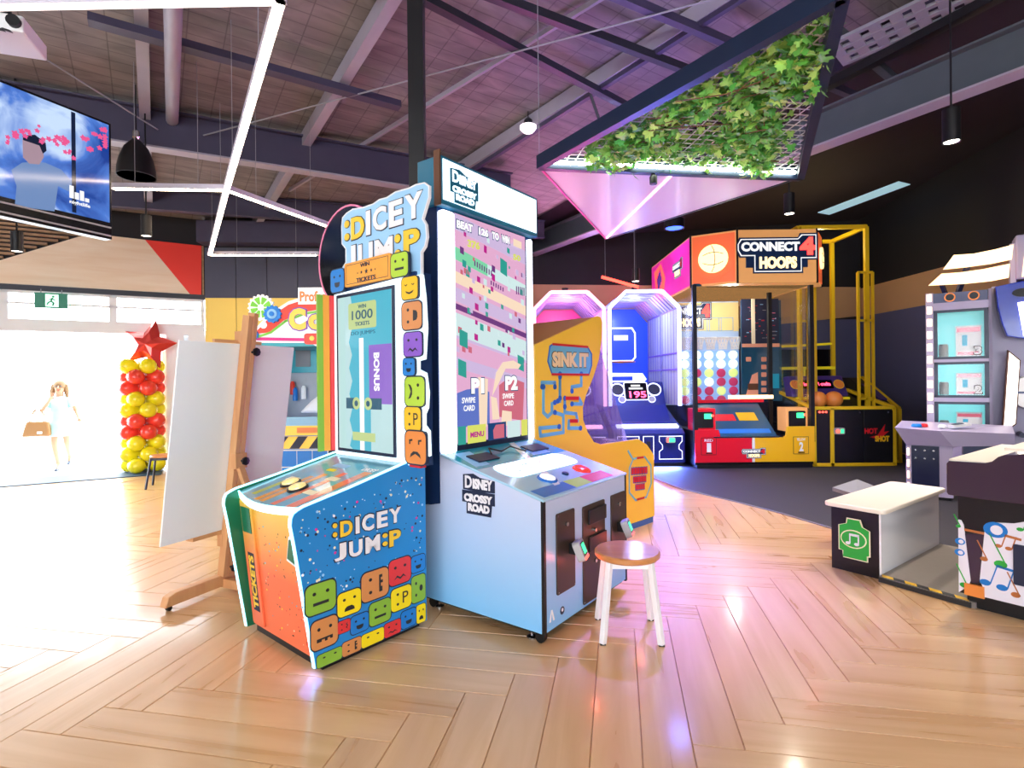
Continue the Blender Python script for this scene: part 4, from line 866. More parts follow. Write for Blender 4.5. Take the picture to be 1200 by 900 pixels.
# ================================================================== TWO CAGED BASKETBALL GAMES (back row)
mat('hp_navy', '#1a2670', 0.3); mat('hp_pinkpanel', '#d8308c', 0.35); mat('hp_bluepanel', '#1848d8', 0.3, emit=0.25); mat('bar_white', '#8a84c4', 0.35); mat('led_num', '#ff4060', emit=4.0); mat('hp_line', '#e8ecff', emit=0.8)
mat('cage_tube_b', '#dfe4ff', emit=1.9, ecol='#c4d0ff'); mat('cage_tube_p', '#ffd6ea', emit=1.6, ecol='#ffb4d4')
def hoops(x_px, y_px, label, tint, glow, tube, panel, digits):
    o = G(x_px, y_px); T = thing('basketball_game', label, 'arcade machine', (o.x, o.y, 0), RB, 'caged basketball games in the back row')
    Wd, Dp = 1.13, 2.3
    f = Fr(T, (0, 0, 0), (1, 0, 0), (0, 0, 1)); z = lambda py: 1.4 - (py - 443) / 640 * o.y
    # base cabinet, ball trough, console
    mb = MB(); mb.prism([(0, 0, .06), (0, Dp, .06), (0, Dp, 1.0), (0, 1.2, .95), (0, .55, .72), (0, .08, .58), (0, 0, .52)], (.0, 0, 0), (Wd, 0, 0), 'hp_navy'); base = part(T, 'cabinet_base', mb, bev=.01)
    mb = MB(); mb.box(.03, Wd - .03, .03, Dp - .03, 0, .06, 'black'); part(T, 'plinth', mb)
    mb = MB(); f.ring(mb, [(.06, .14), (.40, .14), (.40, .20), (.36, .26), (.36, .34), (.40, .40), (.40, .48), (.06, .48)], .012, .0005, .004, 'hp_line'); part(base, 'door_outline', mb)
    mb = MB(); f.ring(mb, [(.47, .12), (.63, .12), (.63, .48), (.47, .48)], .012, .0005, .004, 'hp_line'); f.rect(mb, .52, .58, .2, .4, .0005, .003, 'charcoal'); part(base, 'coin_door', mb)
    mb = MB(); f.ring(mb, [(.72, .12), (1.08, .12), (1.08, .24), (1.03, .28), (1.03, .34), (1.08, .40), (1.08, .48), (.72, .48), (.72, .40), (.77, .34), (.77, .28), (.72, .24)], .012, .0005, .004, 'hp_line'); part(base, 'door_outline', mb)
    mb = MB(); f.rrect(mb, .82, .96, .38, .47, .02, .0005, .06, 'reader_grey'); r = part(base, 'card_reader', mb, bev=.005)
    mb = MB(); f.rrect(mb, .86, .95, .395, .455, .01, .061, .063, 'reader_screen'); f.rect(mb, .825, .85, .39, .46, .061, .063, 'reader_red'); part(r, 'reader_display', mb)
    fs = Fr(T, (0, .08, .58), (1, 0, 0), (0, .47, .14))
    mb = MB(); fs.rect(mb, .08, Wd - .06, .06, .17, .0, .03, tube); part(base, 'deck_light_bar', mb)
    cz0, cz1 = z(477), z(449)
    mb = MB(); mb.prism([(0, .42, .66), (0, .80, .80), (0, .98, cz1), (0, .90, cz1 + .02), (0, .70, cz0)], (.06, 0, 0), (Wd - .10, 0, 0), 'hp_navy'); con = part(T, 'score_console', mb, bev=.01)
    fc = Fr(T, (.06, .70, cz0), (1, 0, 0), (0, .20, cz1 + .02 - cz0)); cw = Wd - .16; ch = math.hypot(.2, cz1 + .02 - cz0)
    for cu in (.17, cw - .17):
        mb = MB(); pts = circ_pts(cu, ch * .66, .115, 20); fc.circ(mb, cu, ch * .66, .10, .001, .012, 'black', 20); fc.ring(mb, pts, .018, .001, .014, 'hp_line'); part(con, 'speaker', mb)
        mb = MB(); fc.circ(mb, cu + (.06 if cu < .5 else -.06), ch * .24, .055, .001, .012, 'reader_grey', 14); fc.ring(mb, circ_pts(cu + (.06 if cu < .5 else -.06), ch * .24, .06, 14), .01, .001, .014, 'hp_line'); part(con, 'small_speaker', mb)
    mb = MB(); fc.rrect(mb, cw / 2 - .20, cw / 2 + .20, ch * .22, ch * .96, .03, .001, .010, 'blackgloss'); fc.ring(mb, rrect_pts(cw / 2 - .20, cw / 2 + .20, ch * .22, ch * .96, .03), .014, .001, .012, 'hp_line'); sb = part(con, 'score_display', mb)
    mb = MB(); text(mb, fc, digits, cw / 2 - .12, ch * .30, cw / 2 + .17, ch * .58, 'led_num', n0=.011, n1=.013, bold=.02); part(sb, 'score_digits', mb)
    mb = MB(); fc.rect(mb, cw / 2 - .08, cw / 2 + .08, ch * .78, ch * .86, .011, .013, 'scr_white'); fc.rect(mb, cw / 2 - .12, cw / 2 + .12, ch * .66, ch * .74, .011, .013, 'scr_white'); part(sb, 'score_caption_bars', mb)
    # cage: front hoop of tubes, long bars, cross bars
    zc0 = .95; zs, zt = z(358), z(338); y0 = .25; ch_ = .27
    sect = [(.0, zc0), (.0, zs), (ch_, zt), (Wd - ch_, zt), (Wd, zs), (Wd, zc0)]
    mb = MB()
    for i in range(5): a, b = sect[i], sect[i + 1]; mb.bar((a[0], y0, a[1]), (b[0], y0, b[1]), .05, .05, tube, (0, 1, 0))
    part(T, 'front_light_frame', mb)
    for yy in (y0 + .02 + (Dp - y0) * .5, Dp - .03):
        mb = MB()
        for i in range(5): a, b = sect[i], sect[i + 1]; mb.bar((a[0], yy, a[1]), (b[0], yy, b[1]), .03, .03, 'bar_white', (0, 1, 0))
        part(T, 'cage_rib', mb)
    # bars: verticals on both sides and slanted roof bars
    k = 12
    for i in range(k):
        yy = y0 + .12 + (Dp - y0 - .2) * i / (k - 1)
        for s_ in (0, 1):
            sx = [.0, .0, ch_] if s_ == 0 else [Wd, Wd, Wd - ch_]
            mb = MB(); mb.bar((sx[0], yy, zc0), (sx[1], yy, zs), .012, .035, 'bar_white', (0, 1, 0)); mb.bar((sx[1], yy, zs), (sx[2], yy, zt), .012, .035, 'bar_white', (0, 1, 0)); part(T, 'cage_bar', mb)
        mb = MB(); mb.bar((ch_, yy, zt), (Wd - ch_, yy, zt), .012, .035, 'bar_white', (0, 1, 0)); part(T, 'roof_bar', mb)
    for s_ in (0.0, Wd):
        for zz in (z(405) - .1, zs, z(425) - .1):
            mb = MB(); mb.bar((s_, y0, zz), (s_, Dp, zz), .025, .025, 'purple', (0, 0, 1)); part(T, 'side_rail', mb)
        mb = MB(); mb.box(s_ - .004, s_ + .004, y0 + .05, Dp - .05, zc0, zs, 'frost'); part(T, 'side_mesh_sheet', mb)
    mb = MB(); mb.add([(ch_, y0 + .05, zt + .02), (Wd - ch_, y0 + .05, zt + .02), (Wd - ch_, Dp, zt + .02), (ch_, Dp, zt + .02)], [(0, 1, 2, 3)], 'frost'); mb.add([(0, y0 + .05, zs + .02), (ch_, y0 + .05, zt + .02), (ch_, Dp, zt + .02), (0, Dp, zs + .02)], [(0, 1, 2, 3)], 'frost'); mb.add([(Wd, y0 + .05, zs + .02), (Wd - ch_, y0 + .05, zt + .02), (Wd - ch_, Dp, zt + .02), (Wd, Dp, zs + .02)], [(0, 1, 2, 3)], 'frost'); part(T, 'roof_mesh_sheet', mb)
    # backboard, hoop
    fbk = Fr(T, (0, Dp - .06, 0), (1, 0, 0), (0, 0, 1))
    mb = MB(); fbk.poly(mb, [(.02, zc0), (Wd - .02, zc0), (Wd - .02, zs - .05), (Wd - ch_, zt - .04), (ch_, zt - .04), (.02, zs - .05)], -.03, 0, panel); bb = part(T, 'back_panel', mb)
    mb = MB(); fbk.ring(mb, [(.36, 1.75), (.80, 1.75), (.86, 1.82), (.86, 2.30), (.80, 2.40), (.36, 2.40), (.30, 2.30), (.30, 1.82)], .03, .001, .01, 'hp_line'); fbk.rect(mb, .44, .72, 2.16, 2.26, .001, .008, 'hp_line'); part(bb, 'target_outline', mb)
    mb = MB(); fbk.poly(mb, [(.1, 1.30), (1.0, 1.30), (1.08, 1.38), (1.0, 1.50), (.1, 1.52)], .001, .02, 'hp_line'); fbk.rect(mb, .3, .8, 1.36, 1.44, .021, .025, panel); part(bb, 'name_plate', mb)
    mb = MB(); c = Vector((Wd / 2, Dp - .35, 1.72)); mb.path([c + Vector((.22 * math.cos(t * math.pi / 10), .22 * math.sin(t * math.pi / 10), 0)) for t in range(21)], .012, 6, 'orange'); mb.bar(c + Vector((0, .22, 0)), c + Vector((0, .30, 0)), .1, .03, 'orange'); part(T, 'hoop_ring', mb)
    light('POINT', 'cage_lamp', tmat(T) @ Vector((Wd / 2, 1.0, zt - .25)), 45, glow, .08)
    light('AREA', 'front_glow', tmat(T) @ Vector((Wd / 2, -.03, .10)), 70, tuple(c * c for c in glow), .9, tmat(T) @ Vector((Wd / 2, -.6, 0)), size_y=.08)
    mb = MB(); c = Vector((Wd / 2, .9, zt + .03)); mb.lathe([(.05, 0), (.05, .10), (.06, .14), (.052, .14), (.04, .10)], 14, c, 'black'); lm = part(T, 'fill_uplight', mb, True)  # coloured uplight added on the cage roof to tint the panel and ceiling
    mb = MB(); mb.lathe([(.001, .12), (.042, .12), (.042, .13), (.001, .13)], 14, c, tube); part(lm, 'fill_uplight_lens', mb)
    p = tmat(T) @ (c + Vector((0, 0, .16))); light('SPOT', 'fill_uplight_beam', p, 110, glow, .05, p + Vector((-.15, -.9, 1)), 2.4, blend=1.0)
    return T
def frost_mat():
    m = bpy.data.materials.new('frost'); m.use_nodes = True; MATS['frost'] = m; nt = m.node_tree; nt.nodes.clear()
    o = nt.nodes.new('ShaderNodeOutputMaterial'); mx = nt.nodes.new('ShaderNodeMixShader'); t = nt.nodes.new('ShaderNodeBsdfTransparent'); d = nt.nodes.new('ShaderNodeBsdfDiffuse'); d.inputs[0].default_value = (.9, .9, .95, 1); tl = nt.nodes.new('ShaderNodeBsdfTranslucent'); tl.inputs[0].default_value = (.9, .9, .95, 1)
    a = nt.nodes.new('ShaderNodeMixShader'); a.inputs[0].default_value = .5; nt.links.new(d.outputs[0], a.inputs[1]); nt.links.new(tl.outputs[0], a.inputs[2]); mx.inputs[0].default_value = .7
    nt.links.new(t.outputs[0], mx.inputs[1]); nt.links.new(a.outputs[0], mx.inputs[2]); nt.links.new(mx.outputs[0], o.inputs[0])
frost_mat()
hoops(719.5, 547.5, 'caged basketball hoop game lit blue with a navy base beside the large hoops booth', 'b', (.35, .45, 1), 'cage_tube_b', 'hp_bluepanel', '195')
hoops(629, 549, 'caged basketball hoop game lit pink, partly hidden by the yellow pipe game', 'p', (1, .35, .72), 'cage_tube_p', 'hp_pinkpanel', '195')

# ================================================================== LARGE HOOPS BOOTH (back row)
mat('c4_red', '#e8142c', 0.3, coat=0.2); mat('c4_yellow', '#fbc01c', 0.3, coat=0.2); mat('c4_teal', '#0c4a68', 0.3); mat('c4_board', '#8cb4ec', 0.3, emit=0.35); mat('c4_back', '#b8d0ec', 0.4, emit=0.15); mat('c4_wood', '#d89a5c', 0.35, emit=0.4); mat('c4_orange', '#ee6a3c', 0.35, emit=0.4); mat('c4_ball', '#fbdc9a', emit=1.3)
mat('c4_header', '#f4d890', 0.4, emit=.2); mat('c4_mag', '#e0309c', 0.3, emit=0.5); mat('d_white', '#f2fbe8', 0.3, emit=0.6); mat('d_lime', '#d4ec8c', 0.3, emit=0.5); mat('d_red', '#d04070', 0.3, emit=0.2); mat('salmon', '#f0a888', 0.4)
co = G(815, 550); C4 = thing('hoops_booth', 'large glass-sided hoops booth with lit basketball marquee and red and yellow base', 'arcade machine', (co.x, co.y, 0), RB)
cW = 1.83; cDp = 2.45
f4 = Fr(C4, (0, 0, 0), (1, 0, 0), (0, 0, 1)); v4 = lambda x, y: f4.px(x, y)
zb0 = .10; zl = v4(815, 504)[1]; zr4 = v4(950, 499.5)[1]; zn = v4(870, 513)[1]; un0 = v4(844, 510)[0]; un1 = v4(921, 510)[0]; um = v4(883, 520)[0]
mb = MB(); f4.poly(mb, [(0, zb0), (um - .02, zb0), (um - .02, zn), (un0 + .03, zn), (un0, zn + .03), (un0 - .02, zl), (0, zl)], -.03, 0, 'c4_red'); rp4 = part(C4, 'red_front_panel', mb, bev=.004)
mb = MB(); f4.poly(mb, [(um + .02, zb0), (cW, zb0), (cW, zr4), (un1 + .02, zr4), (un1, zn + .03), (un1 - .03, zn), (um + .02, zn)], -.03, 0, 'c4_yellow'); yp4 = part(C4, 'yellow_front_panel', mb, bev=.004)
mb = MB(); f4.rect(mb, um - .02, um + .02, zb0, zn, -.03, .001, 'white'); part(C4, 'centre_stripe', mb)
mb = MB(); mb.box(.01, cW - .01, .03, cDp, .06, zn - .02, 'black'); mb.box(.03, cW - .03, .02, cDp, 0, .06, 'black'); mb.box(.0, .12, .03, cDp, .3, zl - .02, 'black'); mb.box(cW - .12, cW, .03, cDp, .3, zr4 - .02, 'black'); part(C4, 'cabinet_base', mb)
for P, u0, dg in ((rp4, .09, '1'), (yp4, cW - .33, '2')):
    mb = MB(); f4.rect(mb, u0, u0 + .23, .22, zl - .12, .001, .005, 'c4_red' if dg == '1' else 'c4_yellow'); f4.ring(mb, [(u0, .22), (u0 + .23, .22), (u0 + .23, zl - .12), (u0, zl - .12)], .006, .001, .006, 'charcoal'); d = part(P, 'hatch', mb)
    mb = MB(); text(mb, f4, dg, u0 + .085, .26, u0 + .15, .40, 'white', n0=.0055, n1=.008, bold=.04); text(mb, f4, 'RED' if dg == '1' else 'YELLOW', u0 + .05, .42, u0 + .18, .46, 'white', n0=.0055, n1=.008); f4.rect(mb, u0 + .07, u0 + .17, .235, .25, .0055, .008, 'black'); part(d, 'hatch_number', mb)
def c4logo(mb, fr, u0, u1, v0, v1, n0):
    w, h = u1 - u0, v1 - v0; t = .003
    pts = lambda g: [(u0 - g + .04 * w, v0 + .48 * h - g), (u0 + .22 * w - g, v0 + .48 * h - g), (u0 + .22 * w - g, v0 - g), (u0 + .80 * w + g, v0 - g), (u0 + .80 * w + g, v0 + .40 * h - g), (u1 + g, v0 + .40 * h - g), (u1 + g, v1 + g), (u1 - .15 * w - g, v1 + g), (u1 - .22 * w, v1 - .12 * h + g), (u0 - g + .04 * w, v1 - .12 * h + g), (u0 - g, v1 - .22 * h), (u0 - g, v0 + .6 * h)]
    fr.poly(mb, pts(.045 * w), n0, n0 + t, 'navy'); fr.poly(mb, pts(.025 * w), n0 + t, n0 + 1.6 * t, 'scr_white'); fr.poly(mb, pts(.012 * w), n0 + 1.6 * t, n0 + 2.2 * t, 'navy')
    text(mb, fr, 'CONNECT', u0 + .02 * w, v0 + .56 * h, u0 + .80 * w, v0 + .84 * h, 'scr_white', n0=n0 + 2.3 * t, n1=n0 + 4 * t, bold=.05); text(mb, fr, '4', u0 + .80 * w, v0 + .44 * h, u1, v1 - .02 * h, 'led_red' if w > .6 else 'red', n0=n0 + 2.3 * t, n1=n0 + 4 * t, bold=.06)
    text(mb, fr, 'HOOPS', u0 + .26 * w, v0 + .04 * h, u0 + .76 * w, v0 + .40 * h, 'c4_ball', n0=n0 + 2.3 * t, n1=n0 + 4 * t, bold=.06)
mb = MB(); c4logo(mb, f4, um - .17, um + .17, zn - .30, zn - .17, .001); part(C4, 'front_badge', mb)
# ball deck, readers
mb = MB(); mb.prism([(0, -.02, zn + .02), (0, .08, zn + .02), (0, .75, .98), (0, .75, .92), (0, .02, zn - .02)], (un0 - .1, 0, 0), (un1 - .1, 0, 0), 'c4_teal'); bd = part(C4, 'ball_deck', mb)
fd4 = Fr(C4, (un0 - .1, .08, zn + .02), (1, 0, 0), (0, .67, .98 - zn - .02)); dw = un1 - un0
mb = MB(); fd4.rect(mb, .06, dw - .06, .06, .16, .001, .005, 'blue'); fd4.rect(mb, .1, .5, .36, .52, .001, .005, 'c4_red'); fd4.rect(mb, .55, dw - .15, .36, .56, .001, .005, 'c4_yellow'); part(bd, 'deck_print', mb)
for u0, m in ((.0, 'c4_red'), (cW - .40, 'c4_wood')):
    mb = MB(); mb.box(u0 + .02, u0 + .36, .12, .40, zl - .05, zl + .32, m); k = part(C4, 'side_console', mb, bev=.008)
    fq = Fr(C4, (u0, .12, zl), (1, 0, 0), (0, 0, 1)); mb = MB(); fq.rrect(mb, .06, .32, .02, .27, .02, .001, .01, 'black'); fq.rrect(mb, .18, .29, .16, .24, .01, .011, .02, 'reader_screen'); fq.circ(mb, .31, .21, .02, .011, .02, 'reader_red', 8); part(k, 'card_reader', mb)
# posts, glass, roof, floor of the booth
zm = v4(816, 335)[1]; zM = v4(856, 274)[1]
for x, y in ((.02, .04), (cW - .02, .04), (.02, cDp - .03), (cW - .02, cDp - .03), (cW - .32, .75)):
    mb = MB(); mb.box(x - .03, x + .03, y - .03, y + .03, .4, zm + .02, 'black'); part(C4, 'post', mb)
mb = MB(); mb.box(.0, .008, .08, cDp - .06, .7, zm, 'glass'); part(C4, 'side_glass', mb)
mb = MB(); mb.box(cW - .006, cW, .08, cDp - .06, .7, zm, 'glass'); part(C4, 'side_glass', mb)
mb = MB(); mb.box(.02, cW - .02, .04, cDp, zm, zm + .04, 'c4_teal'); part(C4, 'canopy_soffit', mb)
bk = Fr(C4, (0, 1.75, 0), (1, 0, 0), (0, 0, 1))
bu0 = .03; bu1 = bk.px(866, 430)[0]; bz1 = bk.px(830, 412)[1]; bz0 = .9
mb = MB(); bk.rect(mb, bu0, bu1, bz0, zm, -.03, 0, 'c4_back'); cb4 = part(C4, 'back_panel', mb)
mb = MB(); bk.rect(mb, bu0, bu1, zm - .55, zm - .02, .0005, .004, 'c4_header'); part(cb4, 'warm_header_print', mb)
mb = MB(); c4logo(mb, bk, bu0 + .1, bu0 + .85, bk.px(830, 384)[1], bk.px(830, 356)[1], .005); part(cb4, 'back_lettering', mb)
bd_ = Fr(C4, (0, 1.45, 0), (1, 0, 0), (0, 0, 1)); e0 = bd_.px(795, 440)[0]; e0 = max(e0, .04); e1 = bd_.px(866, 440)[0]; h1 = bd_.px(830, 411)[1]; h0 = .92
mb = MB(); bd_.rect(mb, e0, e1, h0, h1, -.06, 0, 'c4_board'); brd = part(C4, 'disc_board', mb)
cols = 5; rows = 6; cs = (e1 - e0) / cols; rs = (h1 - h0) / rows; rnd = random.Random(4)
for i in range(cols):
    for j in range(rows):
        c = 'd_white' if j >= 4 else rnd.choice(('d_lime', 'd_white', 'd_red', 'd_lime')); 
        if j <= 1: c = rnd.choice(('d_red', 'd_red', 'd_lime'))
        mb = MB(); p = bd_.p(e0 + cs * (i + .5), h0 + rs * (j + .5), .0); mb.lathe([(.36 * cs, .001), (.36 * cs, .03), (.28 * cs, .05), (.01, .055)], 16, p, c, Matrix.Rotation(math.radians(90), 3, 'X')); part(brd, 'disc', mb, True)
    # nets over each column
    cu = e0 + cs * (i + .5); mb = MB(); zt_ = h1 + .22
    for k in range(10):
        t0 = 2 * math.pi * k / 10; t1 = 2 * math.pi * (k + 1.6) / 10; R0, R1 = cs * .46, cs * .30
        c0 = bd_.p(cu, zt_, cs * .5); c1 = bd_.p(cu, h1 + .02, cs * .5)
        for ta, tb in ((t0, t1), (t1, t0)): mb.bar(c0 + Vector((R0 * math.cos(ta), R0 * math.sin(ta), 0)), c1 + Vector((R1 * math.cos(tb), R1 * math.sin(tb), 0)), .012, .012, 'white')
    mb.path([bd_.p(cu, zt_, cs * .5) + Vector((cs * .46 * math.cos(2 * math.pi * k / 14), cs * .46 * math.sin(2 * math.pi * k / 14), 0)) for k in range(15)], .012, 6, 'white'); part(brd, 'hoop_net', mb)
    mb = MB(); bk.ring(mb, [(cu - .13, h1 + .38), (cu + .13, h1 + .38), (cu + .13, h1 + .62), (cu - .13, h1 + .62)], .012, .0045, .008, 'sky'); part(cb4, 'target_square', mb)
# right inner wall: teal print with poster and coloured windows
rw = Fr(C4, (0, 1.1, 0), (1, 0, 0), (0, 0, 1)); ra = rw.px(869, 430)[0]; rbx = rw.px(916, 430)[0]; rz1 = rw.px(890, 352)[1]; rz0 = rw.px(890, 470)[1]
mb = MB(); rw.rect(mb, ra, rbx, rz0, rz1, -.03, 0, 'c4_teal'); rwp = part(C4, 'inner_wall', mb)
mb = MB(); a = rw.px(869, 403); b = rw.px(912, 350); rw.rect(mb, a[0], b[0], a[1], min(b[1], zm - .05), .001, .01, 'edge_dark'); po = part(rwp, 'dark_poster', mb)
mb = MB(); rnd = random.Random(9)
for i in range(40):
    u = rnd.uniform(a[0] + .05, b[0] - .06); v = rnd.uniform(a[1] + .05, a[1] + .7); rw.rect(mb, u, u + rnd.uniform(.02, .08), v, v + rnd.uniform(.008, .02), .0105, .012, rnd.choice(('red', 's_rose', 'sky', 'grey')))
o = part(po, 'poster_print', mb); o['kind'] = 'stuff'
mb = MB(); rw.rect(mb, rw.px(880, 380)[0], rw.px(884, 380)[0], a[1], min(b[1], zm - .05), .013, .03, 'cream'); rw.rect(mb, a[0], b[0], a[1] - .06, a[1], .013, .03, 'salmon'); part(rwp, 'rail', mb)
for x, y in ((877, 421), (895, 421), (895, 430), (895, 439), (895, 449), (895, 457)):
    u, v = rw.px(x, y); mb = MB(); rw.rrect(mb, u - .045, u + .045, v - .04, v + .04, .015, .001, .006, 'salmon'); part(rwp, 'window_print', mb)
mb = MB(); a = rw.px(873, 467); b = rw.px(888, 436); rw.poly(mb, [(a[0], a[1]), (b[0], a[1]), (b[0], b[1]), (b[0] - .1, b[1] - .05), (a[0] + .06, b[1] - .25)], .001, .006, 'salmon'); rw.rect(mb, a[0] + .05, b[0], (a[1] + b[1]) / 2 - .08, (a[1] + b[1]) / 2 + .03, .0065, .008, 'brown'); part(rwp, 'arch_print', mb); mb = MB(); rw.rect(mb, rw.px(905, 440)[0], rw.px(913, 440)[0], rw.px(905, 455)[1], rw.px(905, 438)[1], .001, .006, 'cyan'); part(rwp, 'cyan_print', mb)
mat('warm_bar', '#ffd9a0', emit=1.6)
mb = MB(); mb.box(un0 - .1, un1, .72, .80, .98, 1.03, 'c4_red'); mb.box(un0 + .45, un1 + .15, .70, .82, 1.04, 1.10, 'warm_bar'); part(C4, 'front_rail', mb)
# marquee with angled wings
um0 = v4(857, 300)[0]; um1 = v4(948, 300)[0]; yf = -.22
front = [(-.0, .12), (um0, yf), (um1, yf), (cW + .24, .20), (cW + .01, .38), (cW + .01, cDp), (-.0, cDp)]
mb = MB(); mb.prism([(x, y, zm) for x, y in front], (0, 0, 0), (0, 0, zM - zm - .0), 'c4_wood'); mq4 = part(C4, 'marquee_body', mb, bev=.006)
fm = Fr(C4, (0, yf, 0), (1, 0, 0), (0, 0, 1))
mb = MB(); a = fm.px(866, 322); b = fm.px(953, 279); c4logo(mb, fm, a[0], b[0], a[1] + .06, b[1] + .02, .03); mb.box(a[0] + .1, b[0] - .1, yf - .03, yf - .001, a[1] + .1, b[1] - .1, 'navy'); part(mq4, 'marquee_sign', mb)
def wing(pa, pb, kind):
    A = Vector((*pa, zm)); B = Vector((*pb, zm)); fr = Fr(C4, A, B - A, (0, 0, 1)); L = (B - A).length; hh = zM - zm
    mb = MB(); fr.rect(mb, .03, L - .03, .03, hh - .03, .002, .012, 'c4_orange' if kind == 'ball' else 'c4_mag'); wg = part(mq4, 'wing_panel', mb)
    if kind == 'ball':
        mb = MB(); r = min(L, hh) * .44; fr.circ(mb, L / 2, hh / 2, r, .0125, .02, 'c4_orange', 28); fr.circ(mb, L / 2, hh / 2, r * .72, .0205, .05, 'c4_ball', 28)
        for k in (-1, 1): fr.pline(mb, [(L / 2 + r * .7 * math.sin(t) * .9, hh / 2 + k * r * .22 + k * .1 * r * math.cos(t * 2)) for t in [-.9, -.4, 0, .4, .9]], .01, .0505, .053, 'brown')
        fr.pline(mb, [(L / 2 - r * .1 + r * .2 * math.cos(t), hh / 2 + r * .68 * math.sin(t)) for t in [-1.4, -.7, 0, .7, 1.4]], .01, .0505, .053, 'brown'); part(wg, 'lit_basketball', mb)
    else:
        mb = MB(); c4logo(mb, fr, L * .62, L * .84, hh * .36, hh * .68, .0125); part(wg, 'wing_lettering', mb)
        mb = MB(); rnd = random.Random(2)
        fr.poly(mb, [(L * .05, .05), (L * .16, hh * .3), (L * .10, hh * .8), (L * .30, hh * .9), (L * .42, hh * .5), (L * .36, .06)], .0125, .016, 'led_red'); fr.poly(mb, [(L * .2, hh * .2), (L * .34, hh * .5), (L * .28, hh * .8), (L * .18, hh * .6)], .0165, .019, 'purple'); part(wg, 'wing_print', mb)
wing(front[0], front[1], 'ball'); wing(front[2], front[3], 'ball'); wing(front[6], front[0], 'print')
for x, y in (front[0], front[1], front[2], front[3]):
    mb = MB(); mb.box(x - .012, x + .012, y - .012, y + .012, zm - .01, zM + .01, 'black'); part(mq4, 'corner_trim', mb)
light('POINT', 'booth_lamp', tmat(C4) @ Vector((.95, .95, zm - .25)), 13, (1, .93, .8), .1)

# ================================================================== YELLOW-FRAMED BALL GAME (back row, right)
mat('hs_yellow', '#e8c01c', 0.4); mat('hs_panel', '#17181c', 0.35); mat('hs_purple', '#3c2a78', 0.35); mat('hs_yellow2', '#f2e020', 0.4, emit=0.1)
ho = G(953, 548); HS = thing('ball_game', 'black ball-throwing game with yellow tube frame and tall open cage', 'arcade machine', (ho.x + .04, ho.y, 0), RB)
h4 = Fr(HS, (0, 0, 0), (1, 0, 0), (0, 0, 1)); X = lambda px: h4.px(px, 510)[0]; Z = lambda py: h4.px(1000, py)[1]
x0, x1, x2 = X(955), X(976), X(1049); z1 = Z(478)
mb = MB(); mb.box(x0, x2, .03, 1.5, .04, z1, 'hs_panel'); mb.box(x0 + .02, x2 - .02, .05, 1.45, 0, .04, 'black'); hb_ = part(HS, 'cabinet_body', mb)
def hbar(a, b, w=.05, name='frame_tube', m='hs_yellow', par=None): mb = MB(); mb.bar(a, b, w, w, m, (0, 1, 0) if abs(Vector(b).z - Vector(a).z) > .01 else (0, 0, 1)); return part(par or HS, name, mb)
for x in (x0, x1, x2): hbar((x, .03, .02), (x, .03, z1), .05)
hbar((x0, .03, .04), (x2, .03, .04)); hbar((x0, .03, z1), (x2, .03, z1)); hbar((x0, .03, z1), (x0, 1.2, z1 + .25)); hbar((x2, .03, z1), (x2, 1.2, z1 + .25))
for a, b, hs in ((x1 + .03, (x1 + x2) / 2 - .005, 1), ((x1 + x2) / 2 + .005, x2 - .03, -1)):
    mb = MB(); h4.rect(mb, a, b, .075, z1 - .04, -.03, -.005, 'hs_panel'); d = part(HS, 'cabinet_door', mb, bev=.004)
    mb = MB(); p = h4.p(b - .06 if hs == 1 else b - .08, z1 - .07, -.005); mb.tube(p, p + h4.N * .015, .014, n=10, m='chrome'); part(d, 'lock', mb, True)
    if hs == 1: fdoor = d
    else: rdoor = d
mb = MB(); u, v = h4.px(984, 505); h4.rrect(mb, u - .09, u + .06, v - .05, v + .05, .02, -.004, .04, 'reader_grey'); r = part(fdoor, 'card_reader', mb, bev=.005)
mb = MB(); h4.circ(mb, u - .05, v, .03, .041, .045, 'reader_red', 10); h4.rect(mb, u - .01, u + .04, v - .03, v + .03, .041, .043, 'reader_screen'); part(r, 'reader_display', mb)
mb = MB(); u, v = h4.px(1027, 510); text(mb, h4, 'HOT', u - .18, v + .02, u + .02, v + .11, 'red', n0=-.004, n1=.0, bold=.05); text(mb, h4, 'SHOT', u - .02, v - .10, u + .2, v - .01, 'yellow', n0=-.004, n1=.0, bold=.05)
h4.poly(mb, [(u - .1, v - .03), (u + .02, v + .0), (u + .14, v + .17), (u + .12, v + .05), (u + .2, v + .06), (u + .05, v - .06)], -.0045, -.0035, 'red'); part(rdoor, 'door_lettering', mb)
for k in range(3):
    mb = MB(); p = h4.p((x0 + x1) / 2, z1 - .06 - .0 * k, 0) + Vector((-.05 + .05 * k, .03, 0)); mb.tube(p, p + h4.N * .02, .015, n=10, m='reader_red'); part(hb_, 'button', mb, True)
